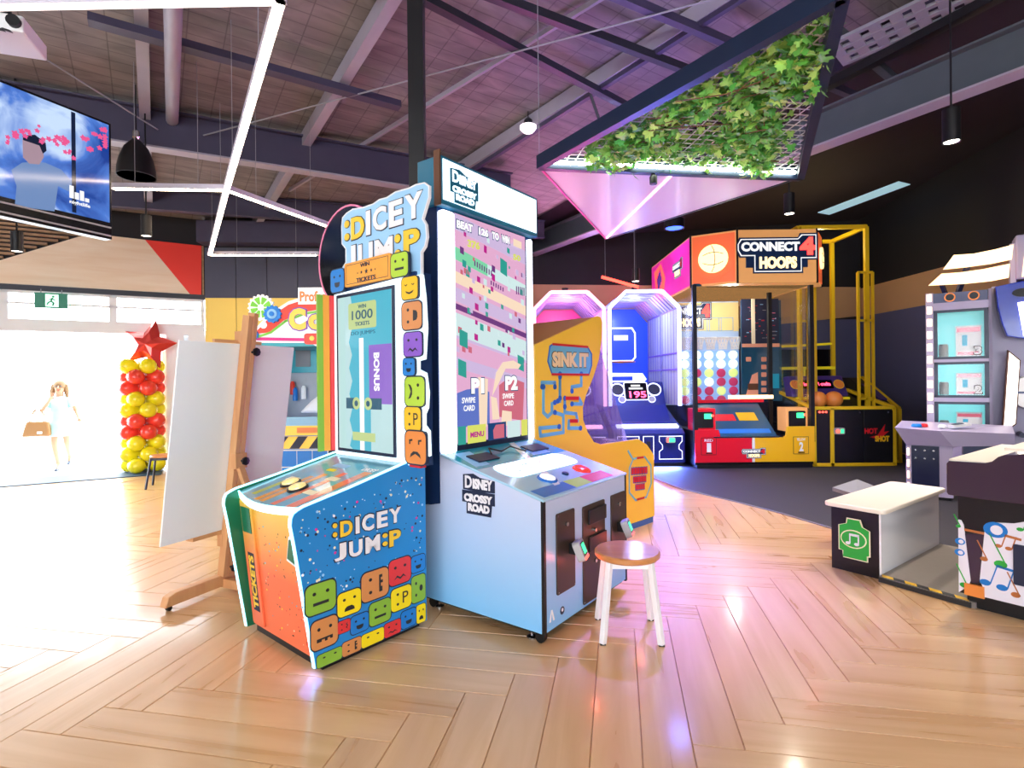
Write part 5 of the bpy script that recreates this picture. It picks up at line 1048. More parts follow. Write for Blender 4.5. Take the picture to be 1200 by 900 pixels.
# score board, balls, playfield
mb = MB(); zs0, zs1 = Z(462), Z(443); mb.prism([(0, .55, zs0 - .05), (0, .75, zs0 - .05), (0, .85, zs1 + .02), (0, .72, zs1 + .04), (0, .55, zs0)], (X(950), 0, 0), (X(1020), 0, 0), 'hs_purple'); sbd = part(HS, 'score_board', mb, bev=.01)
fsb = Fr(HS, (X(950), .55, zs0), (1, 0, 0), (0, .17, zs1 + .04 - zs0)); sw = X(1020) - X(950); sh = math.hypot(.17, zs1 + .04 - zs0)
mb = MB(); fsb.rrect(mb, .2, sw - .2, sh * .28, sh * .75, .01, .001, .008, 'blackgloss'); text(mb, fsb, 'Insert 0 / 1 credits', .24, sh * .42, sw - .24, sh * .62, 'led_num', n0=.0085, n1=.011, bold=.02); part(sbd, 'score_display', mb)
for u, m in ((.1, 'orange'), (sw - .1, 'orange')):
    mb = MB(); fsb.circ(mb, u, sh * .5, .08, .001, .012, m, 16); fsb.ring(mb, circ_pts(u, sh * .5, .08, 14), .01, .001, .014, 'yellow'); part(sbd, 'ball_emblem', mb)
mb = MB(); mb.box(X(955), X(1020), .5, .56, zs0 - .10, zs0 - .06, 'hs_yellow2'); part(HS, 'score_ledge', mb)
fwd = z1 + .02
mb = MB(); mb.prism([(0, .06, z1 - .02), (0, .55, z1 - .02), (0, 1.4, z1 + .3), (0, 1.4, z1 - .1), (0, .06, z1 - .1)], (x0 + .03, 0, 0), (x2 - .03, 0, 0), 'hs_panel'); part(HS, 'ball_ramp', mb)
for px_ in (973, 992):
    mb = MB(); mb.ball((X(px_) + .02, .36, z1 + .115), .135, 16, 10, 'orange'); b = mb; part(HS, 'game_ball', b, True)
# right wing of the frame
x3 = X(1069); zw = Z(481)
mb = MB(); mb.prism([(0, .3, .04), (0, .3, zw), (0, 1.2, zw + .5), (0, 1.5, zw + .5), (0, 1.5, .04)], (x2 + .05, 0, 0), (x3, 0, 0), 'hs_panel'); mb.box(x2 + .05, x3, .32, 1.45, 0, .04, 'black'); part(HS, 'side_wing', mb)
hbar((x3, .28, .02), (x3, .28, zw)); hbar((x3, .28, zw), (x3, 1.2, zw + .5)); hbar((x2 + .06, .28, .04), (x3, .28, .04))
mb = MB(); mb.prism([(x2 + .1, .5, zw + .13), (x3 - .04, .5, zw + .13), (x3 - .04, .95, zw + .38), (x2 + .1, .95, zw + .38)], (0, 0, 0), (0, -.01, .02), 'hs_purple'); part(HS, 'wing_print_panel', mb)
# cage
yc = .5; yb_ = 1.45
fcg = Fr(HS, (0, yc, 0), (1, 0, 0), (0, 0, 1)); cx0 = fcg.px(908, 300)[0]; cx1 = fcg.px(1015, 300)[0]; zc = fcg.px(1000, 266)[1]; zlo = fcg.px(1010, 440)[1]
cx0 = .04; zlo = z1
for a, b in (((cx0, yc, zc), (cx1, yc, zc)), ((cx1, yc, zlo), (cx1, yc, zc)), ((cx0, yc, zlo), (cx0, yc, zc)), ((cx1, yc, zc), (cx1, yb_, zc)), ((cx0, yc, zc), (cx0, yb_, zc)), ((cx0, yb_, zc), (cx1, yb_, zc)), ((cx1, yb_, z1 - .1), (cx1, yb_, zc)), ((cx0, yb_, z1 - .1), (cx0, yb_, zc))): hbar(a, b, .06, m='hs_yellow')
zm_ = fcg.px(1000, 402)[1]; hbar((cx0, yb_, zm_), (cx1, yb_, zm_ + .05), .04, m='hs_yellow2'); zq = fcg.px(980, 430)[1]; hbar((cx0, yb_ - .05, zq), (cx1, yb_ - .05, zq), .05, m='hs_yellow2'); hbar(((cx0 + cx1) / 2, yb_ - .05, zq - .3), ((cx0 + cx1) / 2, yb_ - .05, zq), .04, m='hs_yellow2')
la = fcg.px(1003, 380)[0]; lb2 = fcg.px(1020, 380)[0]
for p0, p1 in ((la, lb2), (.02, .02 + lb2 - la)):
    zt2 = fcg.px(1010, 320)[1]
    for i in range(3): hbar((p0 + (p1 - p0) * i / 2, yc - .06, zlo), (p0 + (p1 - p0) * i / 2, yc - .06, zt2), .035, 'ladder_tube')
    for zz in (zlo + .12, fcg.px(1010, 376)[1], zt2): hbar((p0, yc - .06, zz), (p1, yc - .06, zz), .035, 'ladder_tube')
mb = MB(); mb.box(cx0, cx1, yb_ + .02, yb_ + .05, z1 - .1, zm_ - .05, 'blackgloss'); part(HS, 'target_backboard', mb)
light('POINT', 'ball_game_lamp', tmat(HS) @ Vector(((cx0 + cx1) / 2, .9, zc - .2)), 12, (1, .9, .45), .06)
# ================================================================== PRIZE TOWER WITH CONTROL PEDESTAL (right)
mat('pm_lilac', '#b4aac8', 0.35); mat('pm_slate', '#4a5478', 0.4); mat('pm_navy', '#10183c', 0.35); mat('pm_in', '#8ce0e0', 0.4, emit=0.35); mat('pm_warm', '#ffd9a4', emit=1.5); mat('pm_warmled', '#ffe0b0', emit=2.2); mat('pm_blue', '#1234b0', 0.25, coat=0.4); mat('pm_copper', '#c8743c', 0.3, 0.7); mat('pm_lite', '#fff6ec', emit=2.0)
po = D(1087, 560, 6.9); PM = thing('prize_machine', 'lilac prize tower with three numbered cyan display windows and a control pedestal', 'arcade machine', (po.x, po.y, 0), -37)
pF = Fr(PM, (0, 0, 0), (1, 0, 0), (0, 0, 1)); pp = lambda x, y: pF.px(x, y)
pw = pp(1163, 430)[0]; pzt = pp(1100, 343)[1]
mb = MB(); mb.box(0, pw, .30, .75, .05, pzt, 'pm_lilac'); mb.box(.03, pw - .03, .05, .7, 0, .05, 'black'); mb.box(0, .075, 0, .30, .05, pzt, 'pm_lilac'); mb.box(pw - .03, pw, 0, .30, .05, pzt, 'pm_lilac'); tb = part(PM, 'tower_body', mb)
wz = []
for (y0, y1, dg) in ((420.5, 362, '3'), (466, 424, '2'), (512.5, 471, '1')):
    a = pp(1099, y0); b = pp(1160, y1); z0, z1 = pp(1130, y0)[1], pp(1130, y1)[1]; wz.append((z0, z1)); u0, u1 = .075, pw - .03
    mb = MB()
    for r in ((u0, u0 + .04, z0, z1), (u1 - .04, u1, z0, z1), (u0, u1, z0, z0 + .03), (u0, u1, z1 - .03, z1)): pF.rect(mb, *r, -.04, .004, 'pm_navy')
    fr = part(PM, 'window_frame', mb)
    mb = MB(); pF.rect(mb, u0, u1, z0, z1, -.29, -.28, 'pm_in'); pF.rect(mb, u0, u1, z0, z0 + .012, -.28, -.03, 'pm_in'); part(fr, 'lit_recess', mb)
    mb = MB(); pF.rect(mb, u0 + .04, u1 - .04, z0 + .03, z1 - .03, -.02, -.014, 'glass'); part(fr, 'pane', mb)
    mb = MB(); q = u0 + (u1 - u0) * .42; mb.box(q, u1 - .06, .10, .20, z0 + .032, z0 + .032 + (z1 - z0) * .62, 'white'); bx = part(fr, 'prize_box', mb)
    fb_ = Fr(PM, (0, .10, 0), (1, 0, 0), (0, 0, 1)); hh = (z1 - z0) * .62
    mb = MB(); fb_.rect(mb, q + .01, u1 - .07, z0 + .03 + hh * .80, z0 + .03 + hh * .95, .001, .002, 's_rose'); fb_.rect(mb, q + .01, u1 - .07, z0 + .045, z0 + .03 + hh * .16, .001, .002, 's_rose'); fb_.rect(mb, q + .06, q + .11, z0 + .03 + hh * .35, z0 + .03 + hh * .7, .001, .002, 'cyan'); part(bx, 'box_print', mb)
    mb = MB(); 
    text(mb, pF, dg, u1 - .135, z0 + .05, u1 - .065, z0 + .15, 'black', n0=-.013, n1=-.011, bold=.05, grow=.008); text(mb, pF, dg, u1 - .135, z0 + .05, u1 - .065, z0 + .15, 'white', n0=-.0108, n1=-.009, bold=.03); part(fr, 'window_number', mb)
    mb = MB(); mb.lathe([(.05, 0), (.05, .14), (.04, .16)], 12, (u0 + .10, .15, z0 + .032), 'reader_grey'); part(fr, 'prize_jar', mb, True)
prev = .05
zs_ = sorted([(a, b) for a, b in wz])
lo = .05
for k, (a, b) in enumerate(zs_ + [(pzt - .13, pzt)]):
    mb = MB(); pF.rect(mb, .07, pw - .03, lo, a, -.05, .0, 'pm_lilac'); part(tb, 'fascia', mb); lo = b
mb = MB(); pF.rect(mb, .075, pw - .035, pzt - .13, pzt - .01, -.05, .004, 'pm_slate'); sk = part(tb, 'speaker_panel', mb)
for x in (1113, 1141):
    u = pp(x, 350)[0]; mb = MB(); v = pzt - .07; pF.circ(mb, u, v, .055, .004, .016, 'pm_copper', 20); pF.circ(mb, u, v, .042, .0162, .02, 'black', 20); part(sk, 'speaker', mb)
for k in range(14):
    v = pzt - .06 - k * .155
    if v < .9: break
    mb = MB(); pF.rect(mb, .012, .06, v - .045, v + .045, .001, .008, 'pm_warmled'); part(tb, 'edge_lamp', mb)
# warm lit curved wings above
for pts_ in (((1088, 336), (1103, 322.5), (1125, 321), (1150, 317.5), (1182, 311), (1180.5, 327), (1160, 331), (1130, 334)), ((1105, 317.5), (1117, 301), (1140, 299.5), (1165, 294.5), (1186, 289), (1184, 306), (1160, 311), (1130, 315))):
    mb = MB(); pF.poly(mb, [pp(*q) for q in pts_], .10, .13, 'pm_warm'); part(PM, 'light_wing', mb)
mb = MB(); zz = pp(1150, 290)[1]
mb.bar((.2, .05, pzt - .02), (.14, -.08, pzt + .15), .04, .04, 'pm_navy'); mb.bar((.32, .05, pzt - .02), (.42, -.09, pzt + .34), .05, .04, 'pm_navy'); part(PM, 'wing_strut', mb)
# right half of the machine: curved blue arm, light box, round face, top housing
pr = pw + .02
mb = MB(); mb.box(pr, pr + 1.0, .25, .75, .05, pzt + .05, 'pm_lilac'); mb.box(pr, pr + 1.0, .3, .7, 0, .05, 'black'); part(PM, 'right_housing', mb)
mb = MB(); mb.prism([(pw - .03, 0, .8), (pw, 0, .8), (pw, 0, pzt), (pw - .03, 0, pzt)], (0, 0, 0), (0, .3, 0), 'pm_lilac'); part(tb, 'side_cheek', mb)
arcp = [pp(x, y) for x, y in ((1166, 336), (1200, 329), (1260, 325), (1262, 398), (1200, 397), (1180, 394), (1174, 380), (1169, 360))]
mb = MB(); pF.poly(mb, arcp, -.20, .02, 'pm_blue'); ab = part(PM, 'blue_arm', mb, bev=.01)
mb = MB(); u, v = pp(1199, 343); pF.circ(mb, u, v, .10, .021, .05, 'blackgloss', 20, .05); q = [pp(x, y) for x, y in ((1192, 355), (1208, 352), (1214, 390), (1199, 394))]; pF.poly(mb, q, .021, .035, 'pm_lite'); part(ab, 'lens_lamp', mb)
mb = MB(); q = [pp(x, y) for x, y in ((1181, 410), (1196, 422), (1191, 497), (1174, 510))]; pF.poly(mb, q, -.1, .012, 'brown'); q2 = [pp(x, y) for x, y in ((1182.5, 413), (1194.5, 423), (1189.5, 496), (1176, 506))]; pF.poly(mb, q2, .0122, .018, 'pm_lite'); part(PM, 'light_box', mb)
mb = MB(); u, v = pp(1212, 460); pF.circ(mb, u, v, .2, -.22, .01, 'white', 28); pF.rect(mb, u - .2, u + .2, v - .012, v + .012, .011, .014, 'pm_slate'); pF.rect(mb, u - .012, u + .012, v - .2, v + .2, .011, .014, 'pm_slate'); part(PM, 'round_dial', mb)
mb = MB(); u, v = pp(1198, 510); pF.circ(mb, u, v, .03, -.22, .01, 'pm_navy', 16); part(PM, 'dial_knob', mb)
a = pp(1184, 332); b = pp(1190, 285); mb = MB(); pF.rect(mb, a[0], a[0] + .05, a[1], b[1], -.15, .0, 'pm_lilac'); part(PM, 'top_post', mb)
a = pp(1190, 318); b = pp(1215, 273); mb = MB(); pF.rect(mb, a[0], a[0] + .5, a[1] - .1, b[1], -.3, .03, 'pm_lilac'); th = part(PM, 'top_housing', mb, bev=.02)
mb = MB(); q = [pp(x, y) for x, y in ((1197, 325), (1215, 320), (1215, 285), (1201, 288))]; pF.poly(mb, q, .031, .036, 'pm_warm'); part(th, 'top_lamp', mb)
# pedestal in front of the tower
pg = tmat(PM).inverted() @ D(1062, 560, 6.25); px0 = pg.x; py0 = pg.y
fP = Fr(PM, (px0, py0, 0), (1, 0, 0), (0, 0, 1)); w_ = .42; zt_ = fP.px(1075, 520)[1]
mb = MB(); mb.box(px0, px0 + w_, py0, py0 + .45, .04, zt_, 'pm_lilac'); mb.box(px0 + .02, px0 + w_ - .02, py0 + .03, py0 + .42, 0, .04, 'black'); pd = part(PM, 'pedestal', mb, bev=.005)
mb = MB(); fP.rect(mb, .05, w_ - .12, .08, zt_ - .02, .0, .006, 'pm_navy'); pn = part(pd, 'service_panel', mb)
mb = MB()
for i in range(3):
    for j in range(2): fP.circ(mb, .09 + i * .08, zt_ - .07 - j * .09, .01, .0062, .01, 'chrome', 8)
part(pn, 'bolts', mb)
for k in range(5):
    mb = MB(); fP.rect(mb, .01, .03, .1 + k * .13, .18 + k * .13, .001, .006, 'pm_warmled'); part(pd, 'edge_lamp', mb)
zc_ = fP.px(1075, 501)[1]
mb = MB(); vs = [(px0 - .10, py0 - .12, zc_), (px0 + .30, py0 - .12, zc_ - .02), (px0 + .95, py0 + .25, zc_ - .05), (px0 + .95, py0 + .5, zc_ + .02), (px0 - .05, py0 + .5, zc_ + .04),
                 (px0 + .0, py0 - .02, zt_ - .01), (px0 + w_, py0 - .02, zt_ - .01), (px0 + .95, py0 + .28, zt_), (px0 + .95, py0 + .5, zt_), (px0, py0 + .5, zt_)]
mb.add(vs, [(0, 1, 2, 3, 4), (9, 8, 7, 6, 5), (0, 5, 6, 1), (1, 6, 7, 2), (2, 7, 8, 3), (3, 8, 9, 4), (4, 9, 5, 0)], 'pm_lilac'); ctl = part(PM, 'control_console', mb)
for x, y, m, r in ((.10, .06, 'blue', .05), (.17, .10, 'red', .035), (.33, .06, 'white', .04)):
    mb = MB(); mb.lathe([(r, 0), (r, .02), (r * .8, .035), (.001, .04)], 16, (px0 + x, py0 + y, zc_ + .003), m); part(ctl, 'button', mb, True)
mb = MB(); mb.bar((px0 + .40, py0 + .05, zc_ + .02), (px0 + .56, py0 + .15, zc_ + .05), .09, .03, 'whitegloss'); mb.bar((px0 + .43, py0 + .06, zc_ + .04), (px0 + .50, py0 + .11, zc_ + .055), .07, .01, 'pm_navy'); part(ctl, 'card_reader', mb)
mb = MB(); mb.box(px0 + w_ + .1, px0 + 1.0, py0 + .3, py0 + .55, .04, zt_ - .02, 'pm_slate'); mb.box(px0 + w_ + .12, px0 + .98, py0 + .32, py0 + .53, 0, .04, 'black'); part(PM, 'rear_console', mb)

# ================================================================== MUSIC GAME WITH SEAT AND PLATFORM (right foreground)
mat('mg_black', '#131218', 0.3); mat('mg_gloss', '#33243c', 0.12, coat=0.8); mat('mg_white', '#e8e4ee', 0.4); mat('mg_green', '#28a83c', 0.3); mat('mg_plat', '#8a8078', 0.6, noise=0.06, nscale=40); mat('mg_cream', '#f4ead8', 0.35); mat('mg_copper', '#b86c38', 0.35); mat('haz_black', '#2a2a2c', 0.5)
mo = G(974, 665); MG = thing('music_game', 'black music game with white note-printed panel, cream topped seat and hazard-edged platform', 'arcade machine', (mo.x, mo.y, 0), -54)
mF = Fr(MG, (0, 0, 0), (1, 0, 0), (0, 0, 1)); bw = .32; bl = 1.16; bh = mF.px(975, 592)[1]
mb = MB(); mb.box(0, bw - .012, .012, bl, .0, bh, 'mg_black'); st = part(MG, 'seat_box', mb)
mb = MB(); mb.box(bw - .012, bw, .014, bl - .014, .01, bh - .005, 'whitegloss'); part(st, 'white_side_panel', mb)
mb = MB(); fs_ = [(-.03, -.05), (bw + .045, -.05), (bw + .045, bl + .02), (-.03, bl + .02)]; mb.prism([(u, v, bh + .001) for u, v in rrect_pts(-.03, bw + .045, -.05, bl + .02, .04)], (0, 0, 0), (0, 0, .032), 'mg_cream'); part(MG, 'seat_top', mb, bev=.008)
mb = MB(); mb.prism([(-.03, .52, bh + .0), (-.03, .95, bh + .0), (-.20, .95, bh + .05), (-.24, .58, bh + .02)], (0, 0, -.03), (0, 0, 0), 'grey'); mb.bar((-.1, .75, bh - .02), (.01, .75, bh - .1), .05, .05, 'grey'); part(MG, 'seat_flap', mb)
# green ticket-shaped emblem with a note
cu, c0, c1 = .155, .10, bh - .07
mb = MB()
def ticket(g): return [(cu - .10 + g, c0 + .05 + g), (cu - .075 + g, c0 + .05), (cu - .07, c0 + g), (cu + .09 - g, c0 + g), (cu + .09 - g, c0 + .035 + g), (cu + .105 - g, c0 + .04 + g), (cu + .105 - g, c1 - .07), (cu + .06 - g, c1 - .05), (cu + .045 - g, c1 - g), (cu - .045 + g, c1 - g), (cu - .05 + g, c1 - .04), (cu - .10 + g, c1 - .06)]
mF.poly(mb, ticket(0), .0, .006, 'cream'); mF.poly(mb, ticket(.007), .006, .008, 'mg_green'); em = part(st, 'ticket_emblem', mb)
mF_ = Fr(MG, (0, .012, 0), (1, 0, 0), (0, 0, 1))
mb = MB(); cv = (c0 + c1) / 2; mF.circ(mb, cu, cv, .085, .008, .011, 'cream', 24, .065); mF.circ(mb, cu, cv, .077, .011, .013, 'mg_green', 24, .057); part(em, 'oval_rim', mb)
mb = MB(); mF.rect(mb, cu - .025, cu - .017, cv - .03, cv + .035, .013, .016, 'mg_white'); mF.rect(mb, cu + .03, cu + .038, cv - .03, cv + .035, .013, .016, 'mg_white'); mF.rect(mb, cu - .025, cu + .038, cv + .022, cv + .038, .013, .016, 'mg_white'); mF.circ(mb, cu - .034, cv - .032, .016, .013, .016, 'mg_white', 10, .011); mF.circ(mb, cu + .022, cv - .032, .016, .013, .016, 'mg_white', 10, .011); part(em, 'note_symbol', mb)
# platform with hazard edge
pl0, pl1, pyb = bw + .002, .80, bl
fpy = lambda x: -.03 - .05 * (x - bw) / .48
mb = MB(); mb.prism([(pl0, fpy(pl0), 0), (pl1 + .05, fpy(pl1), 0), (pl1 + .05, pyb, 0), (pl0, pyb, 0)], (0, 0, .0), (0, 0, .035), 'mg_plat'); plt = part(MG, 'platform', mb)
n_ = 7; Lh = (pl1 - pl0)
for k in range(n_):
    a = pl0 + Lh * k / n_; b = pl0 + Lh * (k + 1) / n_; mb = MB(); s_ = .02
    mb.prism([(a + s_, fpy(a), .0352), (b + s_, fpy(b), .0352), (b, fpy(b) + .045, .0352), (a, fpy(a) + .045, .0352)], (0, 0, 0), (0, 0, .002), 'yellow' if k % 2 == 0 else 'haz_black'); part(plt, 'hazard_stripe', mb)
mb = MB(); mb.prism([(pl0, fpy(pl0) - .012, 0), (pl1 + .03, fpy(pl1) - .012, 0), (pl1 + .03, fpy(pl1), 0), (pl0, fpy(pl0), 0)], (0, 0, 0), (0, 0, .03), 'haz_black'); part(plt, 'edge_trim', mb)
# cabinet: printed lower side, glossy control box, cream top
yc_ = -.10; mC = Fr(MG, (0, yc_, 0), (1, 0, 0), (0, 0, 1)); mq_ = lambda x, y: mC.px(1100 + x / 3.913, 500 + y / 3.913)
xL = mq_(92, 700)[0]; xR = xL + .85; zc0 = mq_(92, 758)[1]; zk = mq_(85, 322)[1]
mb = MB(); mb.box(xL, xR, yc_, 1.1, zc0, zk + .01, 'mg_black'); mb.box(xL + .03, xR, yc_ + .04, 1.06, .0, zc0, 'black'); mc = part(MG, 'cabinet', mb)
cbx = [mq_(*p) for p in ((46, 312), (38, 300), (38, 168), (48, 156), (215, 166), (245, 160), (275, 138), (300, 130), (391, 126))]
ru = xR; cbx = cbx + [(ru, cbx[-1][1] - .0), (ru, cbx[0][1])]
mb = MB(); mb.prism([(u, yc_, v) for u, v in cbx], (0, -.012, 0), (0, 1.15, 0), 'mg_gloss'); cx = part(MG, 'control_box', mb, bev=.006)
mb = MB(); zt = cbx[3][1]; mb.box(cbx[3][0] - .0, cbx[4][0] + .02, yc_ + .0, 1.04, zt + .001, zt + .012, 'mg_cream'); mb.box(cbx[7][0], ru, yc_ + .0, 1.04, cbx[8][1] + .012, cbx[8][1] + .028, 'mg_cream'); part(cx, 'cream_top', mb)
mb = MB(); mC.rect(mb, cbx[1][0] + .01, ru, mq_(40, 268)[1], mq_(40, 175)[1], .0125, .014, 'mg_lilac' if 'mg_lilac' in MATS else 'purple_sheen'); part(cx, 'lilac_band', mb) if False else None
lp = [mq_(*p) for p in ((90, 425), (104, 428), (116, 450), (148, 705), (140, 722), (122, 740), (92, 757))]
rp2 = [mq_(*p) for p in ((190, 700), (213, 470), (222, 450), (240, 437), (345, 443), (391, 436))]; rp2 = rp2 + [(ru, rp2[-1][1]), (ru, zc0 + .01), (mq_(210, 770)[0], zc0 + .01), mq_(206, 740)]
for q in (lp, rp2):
    q = [(max(u, xL + .002), max(v, zc0 + .002)) for u, v in q]; mb = MB(); mC.poly(mb, q, .0, .008, 'mg_white'); o = part(mc, 'note_panel', mb)
    if q is not lp: npn = o
npn = [o for o in mc.children if o.name.startswith('note_panel')][-1]
mb = MB(); a = mq_(115, 470); b = mq_(212, 490); mC.line(mb, a, b, .014, .001, .006, 'mg_copper'); part(mc, 'copper_trim', mb); mb = MB(); mC.rect(mb, mq_(122, 765)[0], mq_(212, 740)[0], mq_(122, 765)[1], mq_(160, 722)[1], .001, .02, 'orange'); part(mc, 'coin_tray', mb)
mb = MB(); mC.poly(mb, [mq_(118, 490), mq_(212, 495), mq_(186, 715), mq_(150, 715)], .0005, .003, 'mg_gloss'); part(mc, 'gloss_inset', mb)
def note(x, y, m, s=1.0, kind='q'):
    u, v = mq_(x, y); mb = MB()
    if kind == 'q': mC.circ(mb, u, v, .030 * s, .008, .0095, m, 14, .022 * s); mC.line(mb, (u + .024 * s, v), (u - .05 * s, v + .17 * s), .006, .008, .0095, m)
    elif kind == 'b':
        for d in (0, .075 * s): mC.circ(mb, u + d, v - d * .12, .026 * s, .008, .0095, m, 12, .018 * s); mC.line(mb, (u + d + .024 * s, v - d * .12), (u + d + .055 * s, v + .11 * s), .006, .008, .0095, m)
        mC.line(mb, (u + .055 * s, v + .11 * s), (u + .16 * s, v + .095 * s), .014, .008, .0095, m)
    else: mC.circ(mb, u, v, .055 * s, .008, .0095, m, 18, .045 * s); mC.circ(mb, u + .005, v, .028 * s, .0096, .011, 'mg_white', 14)
    part(npn, 'note_print', mb)
note(262, 472, 'blue', 1.0, 'o'); note(286, 630, 'mg_green', 1.0); note(215, 712, 'blue', 1.0, 'b'); note(275, 545, 'mg_copper', .6, 'b'); note(210, 605, 'mg_copper', .6, 'q'); note(100, 525, 'blue', .45, 'o'); note(98, 575, 'blue', .45, 'o'); note(118, 725, 'mg_green', .7); note(92, 455, 'mg_green', .4); note(355, 770, 'mg_copper', .7); note(375, 470, 'mg_green', .6, 'b')
mb = MB(); a = mq_(345, 640); b = mq_(391, 560); mC.rrect(mb, a[0], a[0] + .16, a[1] - .1, b[1] + .02, .01, .008, .014, 'edge_dark'); part(mc, 'service_hatch', mb)

# ================================================================== STOOLS
def stool(name, label, c, h, r, feet, top, rz, wood, legm, thick=.035, leg_w=.03, group=None):
    T = thing(name, label, 'stool', (c[0], c[1], 0), rz, group)
    mb = MB(); mb.lathe([(r - .008, h - thick), (r, h - thick + .008), (r, h - .008), (r - .008, h), (.001, h)], 40, (0, 0, 0), wood); part(T, 'seat', mb, True)
    for sx in (-1, 1):
        for sy in (-1, 1):
            mb = MB(); mb.bar((sx * feet, sy * feet, .004), (sx * top, sy * top, h - thick), leg_w, leg_w, legm, (1, 1, 0)); lg = part(T, 'leg', mb, bev=.003)
            mb = MB(); mb.box(sx * feet - leg_w / 2, sx * feet + leg_w / 2, sy * feet - leg_w / 2, sy * feet + leg_w / 2, 0, .006, 'charcoal'); part(lg, 'foot_pad', mb)
    for (a, b) in (((-1, -1), (1, -1)), ((1, -1), (1, 1)), ((1, 1), (-1, 1)), ((-1, 1), (-1, -1))):
        mb = MB(); k = top * .98; mb.bar((a[0] * k, a[1] * k, h - thick - .018), (b[0] * k, b[1] * k, h - thick - .018), .02, .032, legm); part(T, 'apron_rail', mb)
    return T
mat('stool_white', '#f0eeee', 0.35, coat=0.2); mat('stool_metal', '#2c3038', 0.4, 0.5)
stool('stool', 'round wooden stool with splayed white legs beside the road-crossing game', (.626, 3.02), .455, .178, .152, .108, -4, 'stool_wood', 'stool_white')
s2 = G(192, 570)
stool('stool', 'small stool with thin dark metal legs beside the balloon column', (s2.x, s2.y), .435, .16, .17, .12, 20, 'stool_wood', 'stool_metal', .03, .022)

# ================================================================== EASEL WITH A WHITE BOARD
eb = G(262, 690); EW = Vector((.407, .914, 0)); EA = math.degrees(math.atan2(.914, .407))
ES = thing('easel', 'studio easel of pale wood standing on a T-shaped foot beside the dice-face game', 'easel', (eb.x, eb.y, 0), EA)
lean = .155                                     # leans towards local -y (the camera side) by this much per metre
def mast(z): return Vector((0, -lean * z, z))
mb = MB(); mb.prism(rrect_pts and [(-.42, 0, .03), (-.40, 0, .09), (-.35, 0, .105), (.40, 0, .105), (.45, 0, .09), (.45, 0, .03)], (0, -.03, 0), (0, .03, 0), 'easel_wood'); ft = part(ES, 'foot_beam', mb, bev=.006)
for x in (-.38, .40):
    mb = MB(); mb.tube((x, -.012, .016), (x, .012, .016), .016, n=12, m='black'); part(ft, 'castor', mb, True)
mb = MB(); mb.bar((0, 0, .05), (0, -.62, .05), .05, .06, 'easel_wood'); rf = part(ES, 'rear_foot', mb, bev=.004)
mb = MB(); mb.tube((-.012, -.58, .016), (.012, -.58, .016), .016, n=12, m='black'); part(rf, 'castor', mb, True)
for x in (-.022, .022):
    mb = MB(); mb.bar(Vector((x * .9, 0, 0)) + mast(.10), Vector((x * .9, 0, 0)) + mast(1.86 if x > 0 else 1.84), .036, .06, 'easel_wood', (0, 1, 0)); part(ES, 'mast', mb, bev=.004)
mb = MB(); mb.bar(mast(.86) + Vector((.0, -.03, 0)), (0, -.52, .09), .03, .045, 'easel_wood', (1, 0, 0)); part(ES, 'prop_leg', mb, bev=.003)
for z in (.88, 1.60, .16):
    mb = MB(); c = mast(z) + Vector((.0, -.045, 0)); mb.tube(c, c + Vector((0, -.03, 0)), .008, n=8, m='black'); mb.lathe([(.012, 0), (.028, .006), (.028, .018), (.01, .022)], 8, c + Vector((0, -.03, 0)), 'black', Matrix.Rotation(math.radians(90), 3, 'X')); part(ES, 'clamp_knob', mb, True)
mb = MB(); c = mast(.88); mb.box(-.045, .045, c.y - .05, c.y - .0, .83, .93, 'easel_wood'); part(ES, 'prop_block', mb, bev=.004)
mb = MB(); c = mast(.40); mb.box(-.24, .24, c.y + .032, c.y + .10, .385, .41, 'easel_wood'); tr = part(ES, 'tray', mb, bev=.004)
mb = MB(); mb.box(-.04, .04, c.y + .02, c.y + .07, .30, .385, 'easel_wood'); part(ES, 'tray_bracket', mb, bev=.003)
mb = MB(); c = mast(1.68); mb.box(-.03, .03, c.y + .03, c.y + .09, 1.665, 1.74, 'easel_wood'); mb.bar(mast(1.67) + Vector((-.20, .07, .0)), mast(1.67) + Vector((.16, .07, .0)), .02, .02, 'easel_wood'); part(ES, 'top_clamp', mb)
mat('board_white', '#fafcfa', 0.35, coat=0.2)
BD = thing('display_board', 'large blank white display board resting on the wooden easel', 'board', (eb.x, eb.y, 0), EA)
for k, (x0, x1, z0, z1) in enumerate(((-.445, .43, .412, 1.655),)):
    mb = MB(); a0, a1 = mast(z0) + Vector((0, .036, 0)), mast(z1) + Vector((0, .036, 0))
    mb.add([(x0, a0.y, z0), (x1, a0.y, z0), (x1, a1.y, z1), (x0, a1.y, z1), (x0, a0.y + .012, z0 + .001), (x1, a0.y + .012, z0 + .001), (x1, a1.y + .012, z1 + .001), (x0, a1.y + .012, z1 + .001)], [(0, 1, 2, 3), (7, 6, 5, 4), (0, 4, 5, 1), (1, 5, 6, 2), (2, 6, 7, 3), (3, 7, 4, 0)], 'board_white'); part(BD, 'board_sheet', mb)

